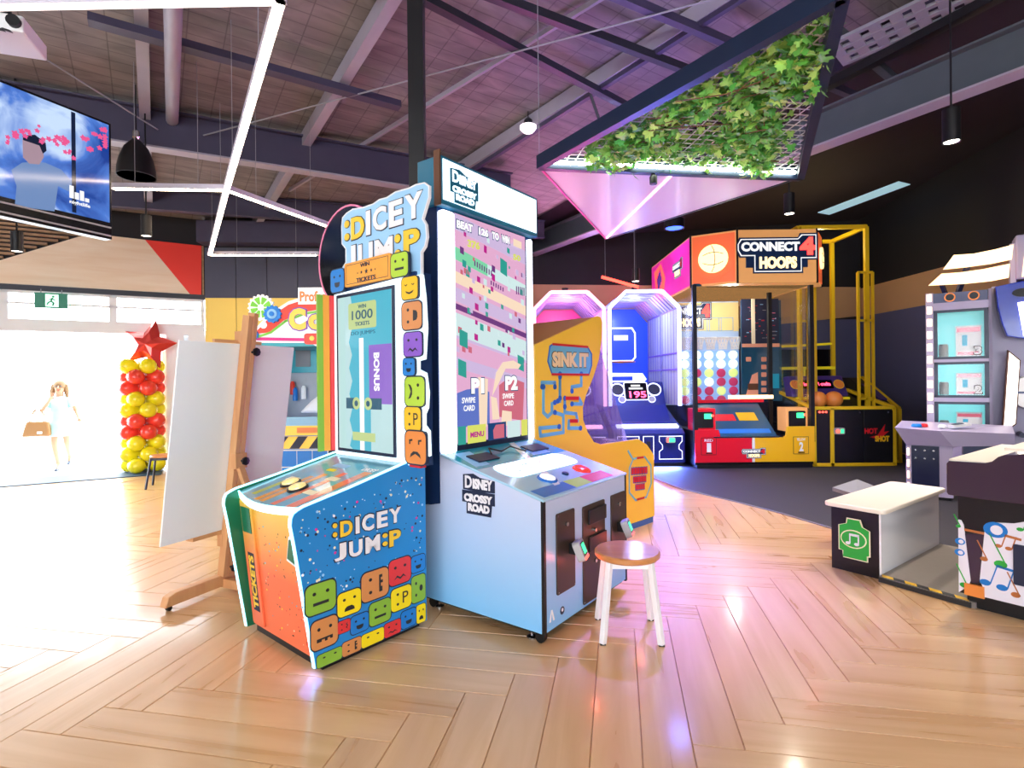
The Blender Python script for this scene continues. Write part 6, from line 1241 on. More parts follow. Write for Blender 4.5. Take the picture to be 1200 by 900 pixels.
# ================================================================== BALLOON COLUMN
mat('bal_red', '#ff4634', 0.25, coat=0.3, trans=.15); mat('bal_yel', '#fff01c', 0.25, coat=0.3, trans=.15); mat('foil_red', '#ee5048', 0.2, 0.6)
bc = G(168, 553); BC = thing('balloon_column', 'column of red and yellow balloons topped by a red foil star', 'balloons', (bc.x, bc.y, 0), 10)
mb = MB(); mb.lathe([(.20, 0), (.20, .03), (.03, .04), (.03, 1.75), (.001, 1.76)], 20, (0, 0, 0), 'charcoal'); part(BC, 'pole_and_base', mb, True)
bm = {}
for nm in ('bal_red', 'bal_yel'):
    mb = MB(); mb.lathe([(.001, -.165), (.02, -.155), (.06, -.11), (.105, -.04), (.122, .03), (.112, .085), (.075, .125), (.03, .145), (.001, .148)], 16, (0, 0, 0), nm); me = mb.mesh('balloon'); me.polygons.foreach_set('use_smooth', [True] * len(me.polygons)); bm[nm] = me
seq = ['bal_yel', 'bal_yel', 'bal_yel', 'bal_red', 'bal_red', 'bal_yel', 'bal_yel', 'bal_red', 'bal_red', 'bal_yel']
for i, nm in enumerate(seq):
    for k in range(4):
        t = math.radians(90 * k + 45 * (i % 2)); o = bpy.data.objects.new('balloon', bm[nm]); COL.objects.link(o); o.parent = BC
        o.location = (.175 * math.cos(t), .175 * math.sin(t), .13 + i * .172); o.rotation_euler = (0, math.radians(90), t)
mb = MB(); sp5 = star_pts(0, 0, .41, .205, 5, 76); n = 10; vs = [(0, -.16, 0), (0, .16, 0)] + [(u, 0, v) for u, v in sp5] + [(u * .5, -.13, v * .5) for u, v in sp5] + [(u * .5, .13, v * .5) for u, v in sp5]
fs = []
for i in range(n):
    j = (i + 1) % n; fs += [(2 + j, 2 + i, 2 + n + i, 2 + n + j), (2 + i, 2 + j, 2 + 2 * n + j, 2 + 2 * n + i), (2 + n + j, 2 + n + i, 0), (2 + 2 * n + i, 2 + 2 * n + j, 1)]
mb.add([(x + .11, y, z + 2.02) for x, y, z in vs], fs, 'foil_red'); part(BC, 'foil_star', mb)

# ================================================================== WALL SCREEN HANGING AT THE LEFT
mat('tv_bezel', '#101014', 0.25)
A_ = D(0, 263, 3.65); B_ = D(131.5, 272, 4.3); dv = Vector((B_.x - A_.x, B_.y - A_.y, 0)).normalized(); zb_ = (A_.z + B_.z) / 2; hgt = D(131.5, 145, 4.3).z - zb_
TV = thing('hanging_screen', 'large hanging video screen with blue picture and pink blossom', 'screen', (B_.x, B_.y, zb_), math.degrees(math.atan2(dv.y, dv.x)))
tF = Fr(TV, (0, 0, 0), (1, 0, 0), (0, 0, 1)); tw_ = 1.7
mb = MB(); mb.box(-tw_, 0, 0, .08, 0, hgt, 'tv_bezel'); cs_ = part(TV, 'screen_case', mb, bev=.005)
for z in (.02, .085):
    mb = MB(); tF.rect(mb, -tw_ + .01, -.01, z, z + .012, .0, .006, 'reader_grey'); part(cs_, 'trim_strip', mb)
def tv_mat():
    m = bpy.data.materials.new('tv_picture'); m.use_nodes = True; MATS['tv_picture'] = m; nt = m.node_tree; b = nt.nodes['Principled BSDF']; N = nt.nodes.new; L = nt.links.new
    tc = N('ShaderNodeTexCoord'); n = N('ShaderNodeTexNoise'); n.inputs['Scale'].default_value = 2.2; n.inputs['Detail'].default_value = 5; n.inputs['Distortion'].default_value = .8; L(tc.outputs['Object'], n.inputs['Vector'])
    rp = N('ShaderNodeValToRGB'); e = rp.color_ramp.elements; e[0].position = .36; e[0].color = (*lin('#123a8c'), 1); e[1].position = .62; e[1].color = (*lin('#bcd2f0'), 1); k = e.new(.5); k.color = (*lin('#4a76c8'), 1); L(n.outputs['Fac'], rp.inputs[0])
    b.inputs['Base Color'].default_value = (.01, .01, .02, 1); L(rp.outputs[0], b.inputs['Emission Color']); b.inputs['Emission Strength'].default_value = .85; b.inputs['Roughness'].default_value = .08
tv_mat()
mb = MB(); tF.rect(mb, -tw_ + .02, -.02, .13, hgt - .02, .0, .004, 'tv_picture'); pic = part(TV, 'picture', mb)
for nm, c, e in (('tv_shirt', '#86a8e0', .5), ('tv_skin', '#c8a8b8', .5), ('tv_hair', '#1c2c50', .3), ('tv_pink', '#f05a94', .7), ('tv_dark', '#16305c', .3), ('tv_branch', '#50386c', .3)): scrmat(nm, c, e)
tp_ = lambda x, y: tF.px(x / 4.736, 100 + y / 4.736)
mb = MB(); tF.poly(mb, [tp_(*p) for p in ((80, 670), (90, 560), (60, 470), (120, 430), (180, 425), (250, 430), (340, 470), (400, 540), (380, 590), (320, 560), (300, 700))], .0045, .0055, 'tv_shirt')
tF.poly(mb, [tp_(*p) for p in ((122, 300), (165, 290), (235, 320), (240, 400), (215, 440), (160, 435), (125, 400))], .006, .007, 'tv_skin'); tF.poly(mb, [tp_(*p) for p in ((122, 280), (190, 275), (250, 320), (255, 365), (235, 380), (215, 335), (125, 305))], .0072, .008, 'tv_hair')
tF.rect(mb, tp_(395, 400)[0], tp_(418, 400)[0], .14, hgt - .03, .0045, .006, 'tv_dark'); part(pic, 'picture_figure', mb)
mb = MB(); rnd = random.Random(8)
for (x0, y0, x1, y1, k) in ((0, 330, 260, 200, 14), (240, 320, 390, 300, 14), (430, 300, 600, 260, 12), (480, 340, 615, 330, 8), (350, 370, 400, 400, 4)):
    for i in range(k):
        t = rnd.random(); u, v = tp_(x0 + (x1 - x0) * t + rnd.uniform(-22, 22), y0 + (y1 - y0) * t + rnd.uniform(-22, 22)); u = min(u, -.05); r = rnd.uniform(.012, .026); tF.poly(mb, star_pts(u, v, r, r * .6, 5, rnd.uniform(0, 90)), .0085, .0095, 'tv_pink')
o = part(pic, 'picture_blossom', mb); o['kind'] = 'stuff'
mb = MB(); a = tp_(382, 650); b = tp_(495, 590)
for k, hh in enumerate((1.0, .55, .8, .3)): tF.rect(mb, a[0] + (b[0] - a[0]) * k * .25, a[0] + (b[0] - a[0]) * (k * .25 + .2), a[1] + .035, a[1] + .035 + (b[1] - a[1]) * hh * .75, .0095, .011, 'scr_white')
text(mb, tF, 'nightlife', a[0], a[1] - .012, b[0], a[1] + .022, 'scr_white', n0=.0095, n1=.011); part(pic, 'picture_logo', mb)
mb = MB()
for x in (-tw_ + .3, -.9): mb.tube((x, .05, hgt - .02), (x, .05, roofz(*(tmat(TV) @ Vector((x, .05, 0))).to_2d()) - TV.location.z), .02, n=8, m='black')
part(TV, 'ceiling_mount', mb)

# ================================================================== LAMPS
def rz_at(p): return roofz(p.x, p.y)
def pendant_dome(px, py, Y, r, label):
    p = D(px, py, Y); T = thing('pendant_lamp', label, 'lamp', (p.x, p.y, p.z), 0)
    mb = MB(); prof = [(r, 0), (r * .97, .08), (r * .86, .18), (r * .62, .29), (r * .3, .36), (r * .14, .38)]; mb.lathe(prof + [(r * .13, .375), (r * .29, .35), (r * .6, .28), (r * .84, .17), (r * .95, .08), (r * .98, .0)], 28, (0, 0, 0), 'black')
    part(T, 'lamp_shade', mb, True)
    mb = MB(); mb.lathe([(.001, .03), (r * .9, .03), (r * .9, .04), (.001, .04)], 24, (0, 0, 0), 'dome_disc'); part(T, 'diffuser', mb, True)
    mb = MB(); mb.tube((0, 0, .36), (0, 0, rz_at(p) - p.z), .006, n=6, m='black'); mb.lathe([(.02, .38), (.035, .40), (.035, .46), (.01, .48)], 12, (0, 0, 0), 'chrome'); part(T, 'cable', mb)
    return T, p
mat('dome_disc', '#cfe4d8', emit=0.5)
pendant_dome(160, 207, 5.6, .175, 'black dome pendant lamp hanging beside the video screen')
def spot(px, py, Y, r, h, label, power, color=(1, .9, .76), world=None, disc='lamp_disc', ang=2.2, name='pendant_spot'):
    p = Vector(world) if world is not None else D(px, py, Y)
    T = thing(name, label, 'lamp', (p.x, p.y, p.z), 0)
    mb = MB(); mb.lathe([(r * .8, .012), (r, 0), (r, h), (.001, h)], 20, (0, 0, 0), 'black'); part(T, 'lamp_housing', mb, True)
    mb = MB(); mb.lathe([(.001, .006), (r * .82, .006), (r * .82, .016), (.001, .016)], 20, (0, 0, 0), disc); part(T, 'lens', mb)
    mb = MB(); mb.tube((0, 0, h), (0, 0, rz_at(p) - p.z), .008, n=6, m='black'); part(T, 'rod', mb)
    if power: light('SPOT', 'spot_beam', (p.x, p.y, p.z - .02), power, color, r * .8, (p.x, p.y, 0), ang, blend=.8)
    return T
mat('disc_blue', '#2a50ff', emit=4.0)
spot(171.5, 277, 5.8, .05, .22, 'slim black cylinder spotlight hanging below the dome lamp', 120)
spot(20, 295, 5.4, .05, .20, 'slim black cylinder spotlight hanging in front of the slatted bulkhead', 120)
spot(1115, 167, 4.3, .06, .26, 'large black cylinder spotlight under the big steel beam', 150, ang=2.0)
spot(925, 251, 6.4, .06, .24, 'black cylinder spotlight behind the ivy triangle', 280)
spot(745, 330, 8.4, .06, .2, 'small black spotlight above the caged basketball games', 20)
spot(790, 268, 7.2, .13, .12, 'round blue downlight under the dark ceiling', 420, (.12, .2, 1), disc='disc_blue', name='downlight')
# unseen spotlights of the same type, added to light the floor and prize tower
for i, (x, y, pw_) in enumerate(((1.6, .9, 50), (-1.4, .9, 50), (3.9, 1.4, 80), (-4.2, 2.2, 60), (-1.0, -2.0, 60), (2.6, -2.0, 60), (5.3, 4.6, 120))):
    spot(0, 0, 0, .06, .26, 'added black cylinder spotlight out of frame over the walkway', pw_, world=(x, y, 3.75))['group'] = 'added spotlights over the walkway'
# white globe lamp
p = D(619, 150, 6.5); GL = thing('ceiling_lamp', 'small white dome lamp hanging over the road-crossing game', 'lamp', tuple(p))
mb = MB(); mb.lathe([(.001, -.06), (.06, -.05), (.10, -.01), (.10, .02), (.04, .05), (.001, .06)], 20, (0, 0, 0), 'dome_white'if 'dome_white' in MATS else mat('dome_white', '#fff4f4', emit=1.2)); part(GL, 'globe', mb, True)
mb = MB(); mb.lathe([(.05, .045), (.05, .09), (.02, .12)], 14, (0, 0, 0), 'black'); mb.tube((0, 0, .1), (0, 0, rz_at(p) - p.z), .006, n=6, m='black'); part(GL, 'lamp_holder', mb, True)
# zig-zag linear light
ZL = 3.3
LK = {k: G(*v, ZL) for k, v in {'A': (328, -4), 'J': (265.5, 220), 'B': (246, 297), 'C': (384, 263), 'Dd': (131, 218), 'E': (-40, 3), 'Ff': (372, 297)}.items()}
LZ = thing('linear_light', 'zigzag linear LED light of white bars hung under the roof', 'lamp', tuple(LK['J']))
mat('led_bar', '#ffe9c8', emit=24.0, ecol='#ffe6c4'); mat('bar_alu', '#d8d4e4', 0.4)
o_ = LK['J']
for a, b, lit in (('A', 'J', 1), ('J', 'B', 1), ('J', 'C', 1), ('J', 'Dd', 1), ('B', 'Ff', 1), ('A', 'E', 0)):
    p0, p1 = LK[a] - o_, LK[b] - o_; d = (p1 - p0).normalized(); mb = MB(); mb.bar(p0 - d * .025, p1 + d * .025, .055, .05, 'bar_alu'); br = part(LZ, 'light_bar', mb)
    k0 = .12 if (a, b) == ('A', 'J') else .0
    mb = MB(); mb.bar(p0 + d * .02 - Vector((0, 0, .028)), p1 - d * .02 - Vector((0, 0, .028)), .042, .008, 'led_bar' if lit else 'dome_white'); part(br, 'diffuser', mb)
    for t in (.25, .8):
        w = p0.lerp(p1, t); wz_ = LK['J'] + w; mb = MB(); mb.tube(w, (w.x, w.y, rz_at(wz_) - o_.z), .003, n=4, m='grey'); part(br, 'suspension_wire', mb)

# red tube light over the caged games
a_, b_ = D(705, 324.5, 8.3), D(748, 336.5, 8.3); RT = thing('neon_tube', 'thin red neon tube hanging above the caged basketball games', 'lamp', tuple(a_))
mat('neon_red', '#ff3a2c', emit=5.0)
mb = MB(); mb.tube((0, 0, 0), b_ - a_, .022, n=8, m='neon_red'); part(RT, 'tube', mb, True)
for t in (.1, .9):
    w = (b_ - a_) * t; mb = MB(); mb.tube(w, (w.x, w.y, rz_at(a_ + w) - a_.z), .004, n=5, m='grey'); part(RT, 'suspension_wire', mb)
# projector bracketed under the roof at the left
p = D(14, 40, 3.4); PJ = thing('projector', 'white projector with loose black cables bracketed under the roof', 'projector', tuple(p), 20)
mb = MB(); mb.box(-.2, .12, -.16, .16, -.06, .04, 'white'); pj = part(PJ, 'projector_body', mb, bev=.01)
mb = MB(); mb.tube((.08, -.16, -.01), (.08, -.19, -.01), .035, n=14, m='black'); part(pj, 'lens', mb, True)
mb = MB(); mb.box(-.1, .06, -.05, .05, .04, .06, 'black'); mb.tube((-.02, 0, .05), (-.02, 0, rz_at(p) - p.z), .02, n=10, m='black'); part(PJ, 'bracket', mb)
for k in range(3):
    mb = MB(); mb.path([(-.1 + .05 * k, -.1, .03), (-.16 + .06 * k, -.18, -.04 - .03 * k), (-.06 + .05 * k, -.2, -.08), (.0 + .03 * k, -.12, -.05), (.02, .0, .06)], .007, 6, 'black'); part(PJ, 'cable', mb, True)

# ================================================================== HANGING TRIANGLES WITH IVY
ZH = 3.2
TL, TR, TT, TA = (G(632, 191, ZH), G(938, 204, ZH), G(988, -14, ZH), G(710, 277, ZH))
mat('led_tri', '#f6ffe8', emit=14.0); mat('tri_frame', '#22304a', 0.35, 0.3); mat('mesh_white', '#f0f2f0', 0.4); mat('tri_panel', '#f4eef4', 0.28, coat=0.4)
HT = thing('hanging_planter', 'triangular hanging frame of dark steel with white wire mesh and lit pink panel', 'planter', tuple(TL))
R0 = TL
def loc(p, dz=0.0): return Vector((p.x - R0.x, p.y - R0.y, p.z - R0.z + dz))
for a, b in ((TL, TR), (TR, TT), (TT, TL)):
    mb = MB(); mb.bar(loc(a), loc(b), .06, .11, 'tri_frame'); part(HT, 'frame_bar', mb)
cen = (TL + TR + TT) / 3
def inset(p, d): return p + (cen - p).normalized() * d
i0, i1, i2 = inset(TL, .10), inset(TR, .10), inset(TT, .10)
for ia, ib in ((i0, i1), (i1, i2), (i2, i0)):
    mb = MB(); mb.bar(loc(ia, -.01), loc(ib, -.01), .03, .02, 'led_tri'); part(HT, 'led_strip', mb); break
mb = MB(); q = (TL + (TA - TL) * 0); nrm = Vector((0, 0, 1)).cross(TT - TL).normalized(); sgn = -1 if (cen - TL).dot(nrm) > 0 else 1
mat('led_mag2', '#c030a0', emit=1.2); mat('led_blue2', '#2040e0', emit=1.2)
for t0, t1, m in ((.05, .28, 'led_mag2'), (.28, .55, 'led_blue2')):
    mb = MB(); a = TL.lerp(TT, t0); b = TL.lerp(TT, t1); off = nrm * (-sgn) * .034; mb.bar(loc(a + off, -.02), loc(b + off, -.02), .006, .05, m); part(HT, 'colour_strip', mb)
# wire mesh
def clip(p, d, tri):
    ts = []
    for i in range(3):
        a, b = tri[i], tri[(i + 1) % 3]; e = b - a; den = d.x * e.y - d.y * e.x
        if abs(den) < 1e-9: continue
        w = a - p; t = (w.x * e.y - w.y * e.x) / den; s = (w.x * d.y - w.y * d.x) / den
        if -1e-6 <= s <= 1 + 1e-6: ts.append(t)
    return (p + d * min(ts), p + d * max(ts)) if len(ts) >= 2 and max(ts) - min(ts) > .02 else None
tri = [TL, TR, TT]; d1_ = (TR - TL).normalized(); d2_ = Vector((-d1_.y, d1_.x, 0)); mb = MB()
for dd, nn in ((d1_, d2_), (d2_, d1_)):
    for k in range(-60, 61):
        c = clip(TL + nn * (k * .075), dd, tri)
        if c: mb.bar(loc(c[0], .02), loc(c[1], .02), .006, .006, 'mesh_white')
o = part(HT, 'wire_mesh', mb); o['kind'] = 'stuff'
# second triangle: pale panel with a line of light
mb = MB(); mb.prism([loc(TL), loc(TA), loc(TR)], (0, 0, -.03), (0, 0, .03), 'tri_panel'); pnl = part(HT, 'pale_panel', mb)
mb = MB(); mid = (TL + TR) / 2; mb.bar(loc(mid.lerp(TA, .03), -.033), loc(TA.lerp(mid, .02), -.033), .022, .008, 'led_pink'); part(pnl, 'light_line', mb)
for a, b in ((TL, TA), (TR, TA)):
    mb = MB(); mb.bar(loc(a), loc(b), .02, .075, 'magenta' if a is TL else 'tri_frame'); part(pnl, 'panel_edge', mb)
for p in (TL, TR, TA):
    mb = MB(); mb.tube(loc(p), (p.x - R0.x, p.y - R0.y, rz_at(p) - R0.z), .004, n=5, m='grey'); part(HT, 'suspension_wire', mb)
wp = G(637, 60, ZH) if False else None
light('AREA', 'ceiling_tint_light', (TA + TL + TR) / 3 + Vector((0, 0, .12)), 14, (.5, .3, 1), 1.0, (TA + TL + TR) / 3 + Vector((0, 0, 2)), size_y=.6)  # purple area lights without a fixture, added to tint the ceiling
light('AREA', 'ceiling_tint_light', cen + Vector((0, 0, .18)), 7, (.55, .3, 1), .8, cen + Vector((0, 0, 2)), size_y=.5)

# purple spot added under the bar between the triangles to tint the floor
mb = MB(); c = loc(TL.lerp(TR, .42), -.06); mb.lathe([(.032, -.08), (.034, -.02), (.02, 0), (.012, .01)], 14, c, 'black'); sl_ = part(HT, 'fill_spot', mb, True)
mb = MB(); mb.lathe([(.001, -.076), (.03, -.076), (.03, -.07), (.001, -.07)], 14, c, 'led_blue'); part(sl_, 'fill_spot_lens', mb)
pz_ = TL.lerp(TR, .42) + Vector((0, 0, -.15)); light('SPOT', 'fill_spot_beam', pz_, 900, (.22, .14, 1), .04, (1.0, 3.75, 0), .9, blend=1.0)

def leaf_mat():
    m = bpy.data.materials.new('ivy_leaf'); m.use_nodes = True; MATS['ivy_leaf'] = m; nt = m.node_tree; b = nt.nodes['Principled BSDF']; N = nt.nodes.new; L = nt.links.new
    g = N('ShaderNodeNewGeometry'); oi = N('ShaderNodeObjectInfo'); ad = N('ShaderNodeMath'); ad.operation = 'ADD'; L(g.outputs['Random Per Island'], ad.inputs[0]); L(oi.outputs['Random'], ad.inputs[1]); fr = N('ShaderNodeMath'); fr.operation = 'FRACT'; L(ad.outputs[0], fr.inputs[0])
    rp = N('ShaderNodeValToRGB'); e = rp.color_ramp.elements; e[0].color = (*lin('#3f9a3c'), 1); e[1].color = (*lin('#c4ea7a'), 1); k = e.new(.55); k.color = (*lin('#74c452'), 1); L(fr.outputs[0], rp.inputs[0]); L(rp.outputs[0], b.inputs['Base Color']); b.inputs['Roughness'].default_value = .45
    b.inputs['Subsurface Weight'].default_value = 0.0
leaf_mat(); mat('ivy_stem', '#7a5a34', 0.6)
IV = thing('ivy_plant', 'trailing green ivy spread over the wire mesh of the hanging triangle', 'plant', tuple(inset(TL, .35) + Vector((0, 0, .03))))
lf = [(0, 0), (.30, -.14), (.52, .10), (.30, .28), (.36, .62), (.10, .56), (0, 1.0), (-.10, .56), (-.36, .62), (-.30, .28), (-.52, .10), (-.30, -.14)]
mb = MB(); vs = [(x, y, -.10 * abs(x) - .06 * y * y) for x, y in lf] + [(0, .35, .05)]; mb.add(vs, [(i, (i + 1) % 12, 12) for i in range(12)], 'ivy_leaf'); leaf_me = mb.mesh('leaf')
rnd = random.Random(42); leaves = []
I0 = Vector(IV.location)
def pxof(p):
    a = p.x / p.y; b = (p.z - H) / p.y; dx = (a - K * b); dy = b + K * dx; return CX + F * dx, CY - F * dy
tries = 0
while len(leaves) < 2300 and tries < 60000:
    tries += 1; a, b = rnd.random(), rnd.random()
    if a + b > 1: a, b = 1 - a, 1 - b
    p = TL + (TR - TL) * a + (TT - TL) * b; x, y = pxof(p)
    if x < 684 + (195 - y) * .0 or y > 201: continue
    # planted band: along the lower bar, the right side and a diagonal trail; sparse in the middle and along the upper left bar
    edge = (x - 632) / (988 - 632) ; yd = 191 - edge * 205          # upper-left bar at this x
    up = y - yd
    dens = 1.0
    if up < 14: dens = 0.0
    elif up < 26: dens = .35
    if 735 < x < 850 and 105 < y < 170 and up > 50: dens = .16
    if x > 905 and y > 110: dens = max(0.0, .6 - (x - 905) / 40)
    if x > 930 - (y - 40) * .1 and y < 60: dens *= .5
    if x > 880 and y < 25: dens = 0
    if y > 183 and not (690 < x < 745 or 870 < x < 905): dens *= .4
    if rnd.random() > dens: continue
    p = p + Vector((rnd.gauss(0, .01), rnd.gauss(0, .01), rnd.uniform(-.07, .08) + (.05 if y > 172 and not (690 < x < 745 or 868 < x < 905) else 0)))
    leaves.append(p)
leaves.sort(key=lambda p: p.y)
big = MB()
for i, p in enumerate(leaves):
    s = rnd.uniform(.05, .095); Rm = Matrix.Rotation(rnd.uniform(0, 6.283), 4, 'Z') @ Matrix.Rotation(math.radians(rnd.gauss(180 if rnd.random() < .5 else 0, 35)), 4, 'X') @ Matrix.Rotation(rnd.gauss(0, .35), 4, 'Y')
    M = Matrix.Translation(p - I0) @ Rm @ Matrix.Scale(s, 4)
    if i < 300:
        o = bpy.data.objects.new('leaf', leaf_me); COL.objects.link(o); o.parent = IV; o.matrix_local = M
    else: big.add([M @ Vector(v) for v in vs], [(k, (k + 1) % 12, 12) for k in range(12)], 'ivy_leaf')
o = part(IV, 'foliage', big); o['kind'] = 'stuff'
st_ = MB()
for i in range(26):
    p = rnd.choice(leaves); q = rnd.choice([l for l in leaves if (l - p).length < .7]); mid = (p + q) / 2 + Vector((rnd.gauss(0, .06), rnd.gauss(0, .06), -.03)); st_.path([p - I0, p.lerp(mid, .5) - I0 + Vector((rnd.gauss(0, .02), 0, 0)), mid - I0, q - I0], .004, 4, 'ivy_stem')
o = part(IV, 'stems', st_); o['kind'] = 'stuff'

# ================================================================== COG GAME BEHIND THE EASEL
YC = 6.2; cx_ = D(292, 500, YC).x
mat('pc_cyan', '#3ab4c4', 0.35); mat('pc_red', '#e8402c', 0.35, emit=.12); mat('pc_white', '#f6f6f8', 0.35, emit=.15); mat('pc_purple', '#7a48b8', 0.35, emit=.1); mat('pc_yel', '#fbd050', 0.35, emit=.15); mat('pc_green', '#78c840', 0.35, emit=.12); mat('pc_blue', '#1c78d0', 0.35, emit=.12); mat('pc_grey', '#c4c8d0', 0.5); mat('pc_orange', '#f09048', 0.4)
PC = thing('arcade_cabinet', 'cyan cog-themed game with gear sign and hazard striped counter behind the easel', 'arcade machine', (cx_, YC, 0), 0)
qF = Fr(PC, (0, 0, 0), (1, 0, 0), (0, 0, 1)); qp = lambda x, y: qF.px(x, y); Wc = 1.25
zc1 = qp(330, 497)[1]; zs0_ = qp(340, 404)[1]
mb = MB(); mb.box(0, Wc, 0, .9, .05, zc1, 'pc_blue'); mb.box(.03, Wc - .03, .03, .87, 0, .05, 'black'); pb = part(PC, 'lower_cabinet', mb)
tz = .06; ts = (zc1 - .30 - tz) / 3
for i in range(5):
    for j in range(3):
        mb = MB(); qF.rect(mb, .02 + i * .175, .02 + i * .175 + .165, tz + j * (ts + .003), tz + j * (ts + .003) + ts - .012, .0, .008, 'pc_blue'); part(pb, 'tile', mb)
mb = MB(); qF.rect(mb, .0, .90, .055, zc1 - .29, -.002, .003, 'white'); part(pb, 'tile_grout', mb)
mb = MB(); qF.rect(mb, .90, Wc, .06, zc1 - .28, .0, .01, 'edge_dark'); part(pb, 'dark_hatch', mb)
mb = MB(); qF.rect(mb, 0, Wc, zc1 - .28, zc1 - .14, .0, .012, 'pc_yel'); hz_ = part(pb, 'hazard_board', mb)
for k in range(6):
    u = .02 + k * .22; mb = MB(); qF.poly(mb, [(u, zc1 - .278), (u + .11, zc1 - .278), (u + .21, zc1 - .142), (u + .10, zc1 - .142)], .0122, .015, 'edge_dark'); part(hz_, 'hazard_stripe', mb)
mb = MB(); qF.rect(mb, 0, Wc, zc1 - .13, zc1 - .02, .0, .02, 'pc_yel'); qF.rect(mb, .55, .95, zc1 - .10, zc1 - .04, .0202, .024, 'pc_orange'); part(pb, 'yellow_counter', mb)
mb = MB(); qF.rect(mb, 0, Wc, zc1 - .02, zc1 + .08, .0, .02, 'sky'); part(pb, 'blue_rail', mb)
mb = MB(); mb.box(0, .06, .0, .9, zc1, zs0_, 'pc_cyan'); mb.box(Wc - .06, Wc, 0, .9, zc1, zs0_, 'pc_cyan'); mb.box(0, Wc, .86, .9, zc1, zs0_, 'pc_grey'); mb.box(0, Wc, 0, .9, zs0_ - .02, zs0_ + .03, 'pc_cyan'); part(PC, 'upper_frame', mb)
iF = Fr(PC, (0, .84, 0), (1, 0, 0), (0, 0, 1))
mb = MB(); a = iF.px(335, 437); b = iF.px(384, 404); iF.rect(mb, a[0], b[0], a[1], b[1], -.01, .03, 'pc_cyan'); a = iF.px(348, 430); b = iF.px(365, 409); iF.rect(mb, a[0], b[0], a[1], b[1], .031, .04, 'grey'); part(PC, 'cyan_window', mb)
mb = MB(); c = qp(374, 455); mb.ball((c[0], .45, c[1]), (.10, .15), 16, 10, 'pc_orange'); part(PC, 'orange_ball', mb, True)
mb = MB(); c0_ = qp(338, 486); mb.prism([(c0_[0], .3, c0_[1]), (c0_[0] + .55, .3, c0_[1]), (c0_[0] + .48, .3, c0_[1] + .16), (c0_[0] + .3, .3, c0_[1] + .26), (c0_[0] + .14, .3, c0_[1] + .14)], (0, 0, 0), (0, .3, 0), 'pc_white'); part(PC, 'white_mound', mb, bev=.03)
for x, y, m in ((345, 455, 'pc_red'), (348, 462, 'pc_blue'), (358, 460, 'pc_white')):
    u, v = iF.px(x, y); mb = MB(); mb.lathe([(.03, 0), (.03, .14), (.015, .17)], 10, (u, .78, v - .08), m); part(PC, 'flask', mb, True)
# sign
mb = MB(); sg = [qp(x, y) for x, y in ((296, 395), (303, 384), (318, 368), (340, 354), (362, 347), (384, 346), (392, 346), (392, 412), (372, 406), (366, 402), (298, 402))]; qF.poly(mb, sg, .02, .05, 'pc_white'); sgn_ = part(PC, 'sign_board', mb)
mb = MB(); sr = [qp(x, y) for x, y in ((300, 392), (318, 373), (340, 358), (362, 351), (386, 349), (386, 362), (360, 366), (335, 376), (318, 390))]; qF.poly(mb, sr, .0505, .056, 'pc_red'); part(sgn_, 'red_arc', mb)
mb = MB(); qF.pline(mb, [qp(x, y) for x, y in ((303, 396), (320, 390), (337, 377), (360, 368), (386, 364))], .025, .0565, .06, 'pc_green'); part(sgn_, 'green_arc', mb)
mb = MB(); qF.line(mb, qp(304, 397.5), qp(362, 398.5), .035, .0505, .058, 'magenta'); part(sgn_, 'magenta_rod', mb)
mb = MB(); a = qp(359, 404); b = qp(390, 391); qF.rrect(mb, a[0], b[0], a[1], b[1], .03, .0505, .065, 'pc_red'); u, v = qp(368, 397); qF.circ(mb, u, v, .028, .066, .07, 'pc_yel', 12); part(sgn_, 'red_button', mb)
mb = MB(); u, v = qp(311.5, 381.5); qF.circ(mb, u, v, .04, .057, .062, 'pc_white', 14); part(sgn_, 'white_dot', mb)
def gear(px, py, r, teeth, m, n0, name, spokes=False):
    u, v = qp(px, py); mb = MB(); pts = []
    for i in range(teeth * 4):
        a = 2 * math.pi * i / (teeth * 4); rr = r if i % 4 in (0, 1) else r * .88; pts.append((u + rr * math.cos(a), v + rr * math.sin(a)))
    qF.poly(mb, pts, n0, n0 + .03, m if not spokes else 'pc_white')
    if spokes:
        for k in range(8): a0, a1 = k * 45 + 6, k * 45 + 39; qF.poly(mb, [(u, v)] and circ_pts(u, v, r * .78, 4, None, a0, a1) + circ_pts(u, v, r * .25, 3, None, a0, a1)[::-1], n0 + .031, n0 + .036, m)
    else: qF.circ(mb, u, v, r * .55, n0 + .031, n0 + .04, 'sky', 18); qF.circ(mb, u, v, r * .28, n0 + .041, n0 + .05, m, 14)
    part(sgn_, name, mb)
gear(308, 361, .15, 18, 'pc_green', .02, 'green_wheel', True); gear(323, 369, .10, 12, 'pc_blue', .06, 'blue_gear'); gear(301, 393, .055, 10, 'pc_blue', .06, 'small_gear')
mb = MB(); a = qp(354, 354.5); b = qp(384, 342); qF.rect(mb, a[0] - .02, b[0] + .04, a[1] - .03, b[1] + .04, .055, .064, 'pc_white'); text(mb, qF, 'Profes', a[0], a[1], b[0], b[1], 'pc_orange', n0=.0645, n1=.068, bold=.03); part(sgn_, 'small_lettering', mb)
mb = MB()
for s_, a, b in (('C', (341.5, 387.5), (361, 362)), ('o', (364, 387), (381, 369))):
    u0, v0 = qp(*a); u1, v1 = qp(*b); text(mb, qF, s_, u0, v0, u1, v1, 'pc_purple', n0=.06, n1=.066, bold=.08, grow=.014); text(mb, qF, s_, u0, v0, u1, v1, 'pc_yel', n0=.0665, n1=.072, bold=.06)
part(sgn_, 'large_lettering', mb)

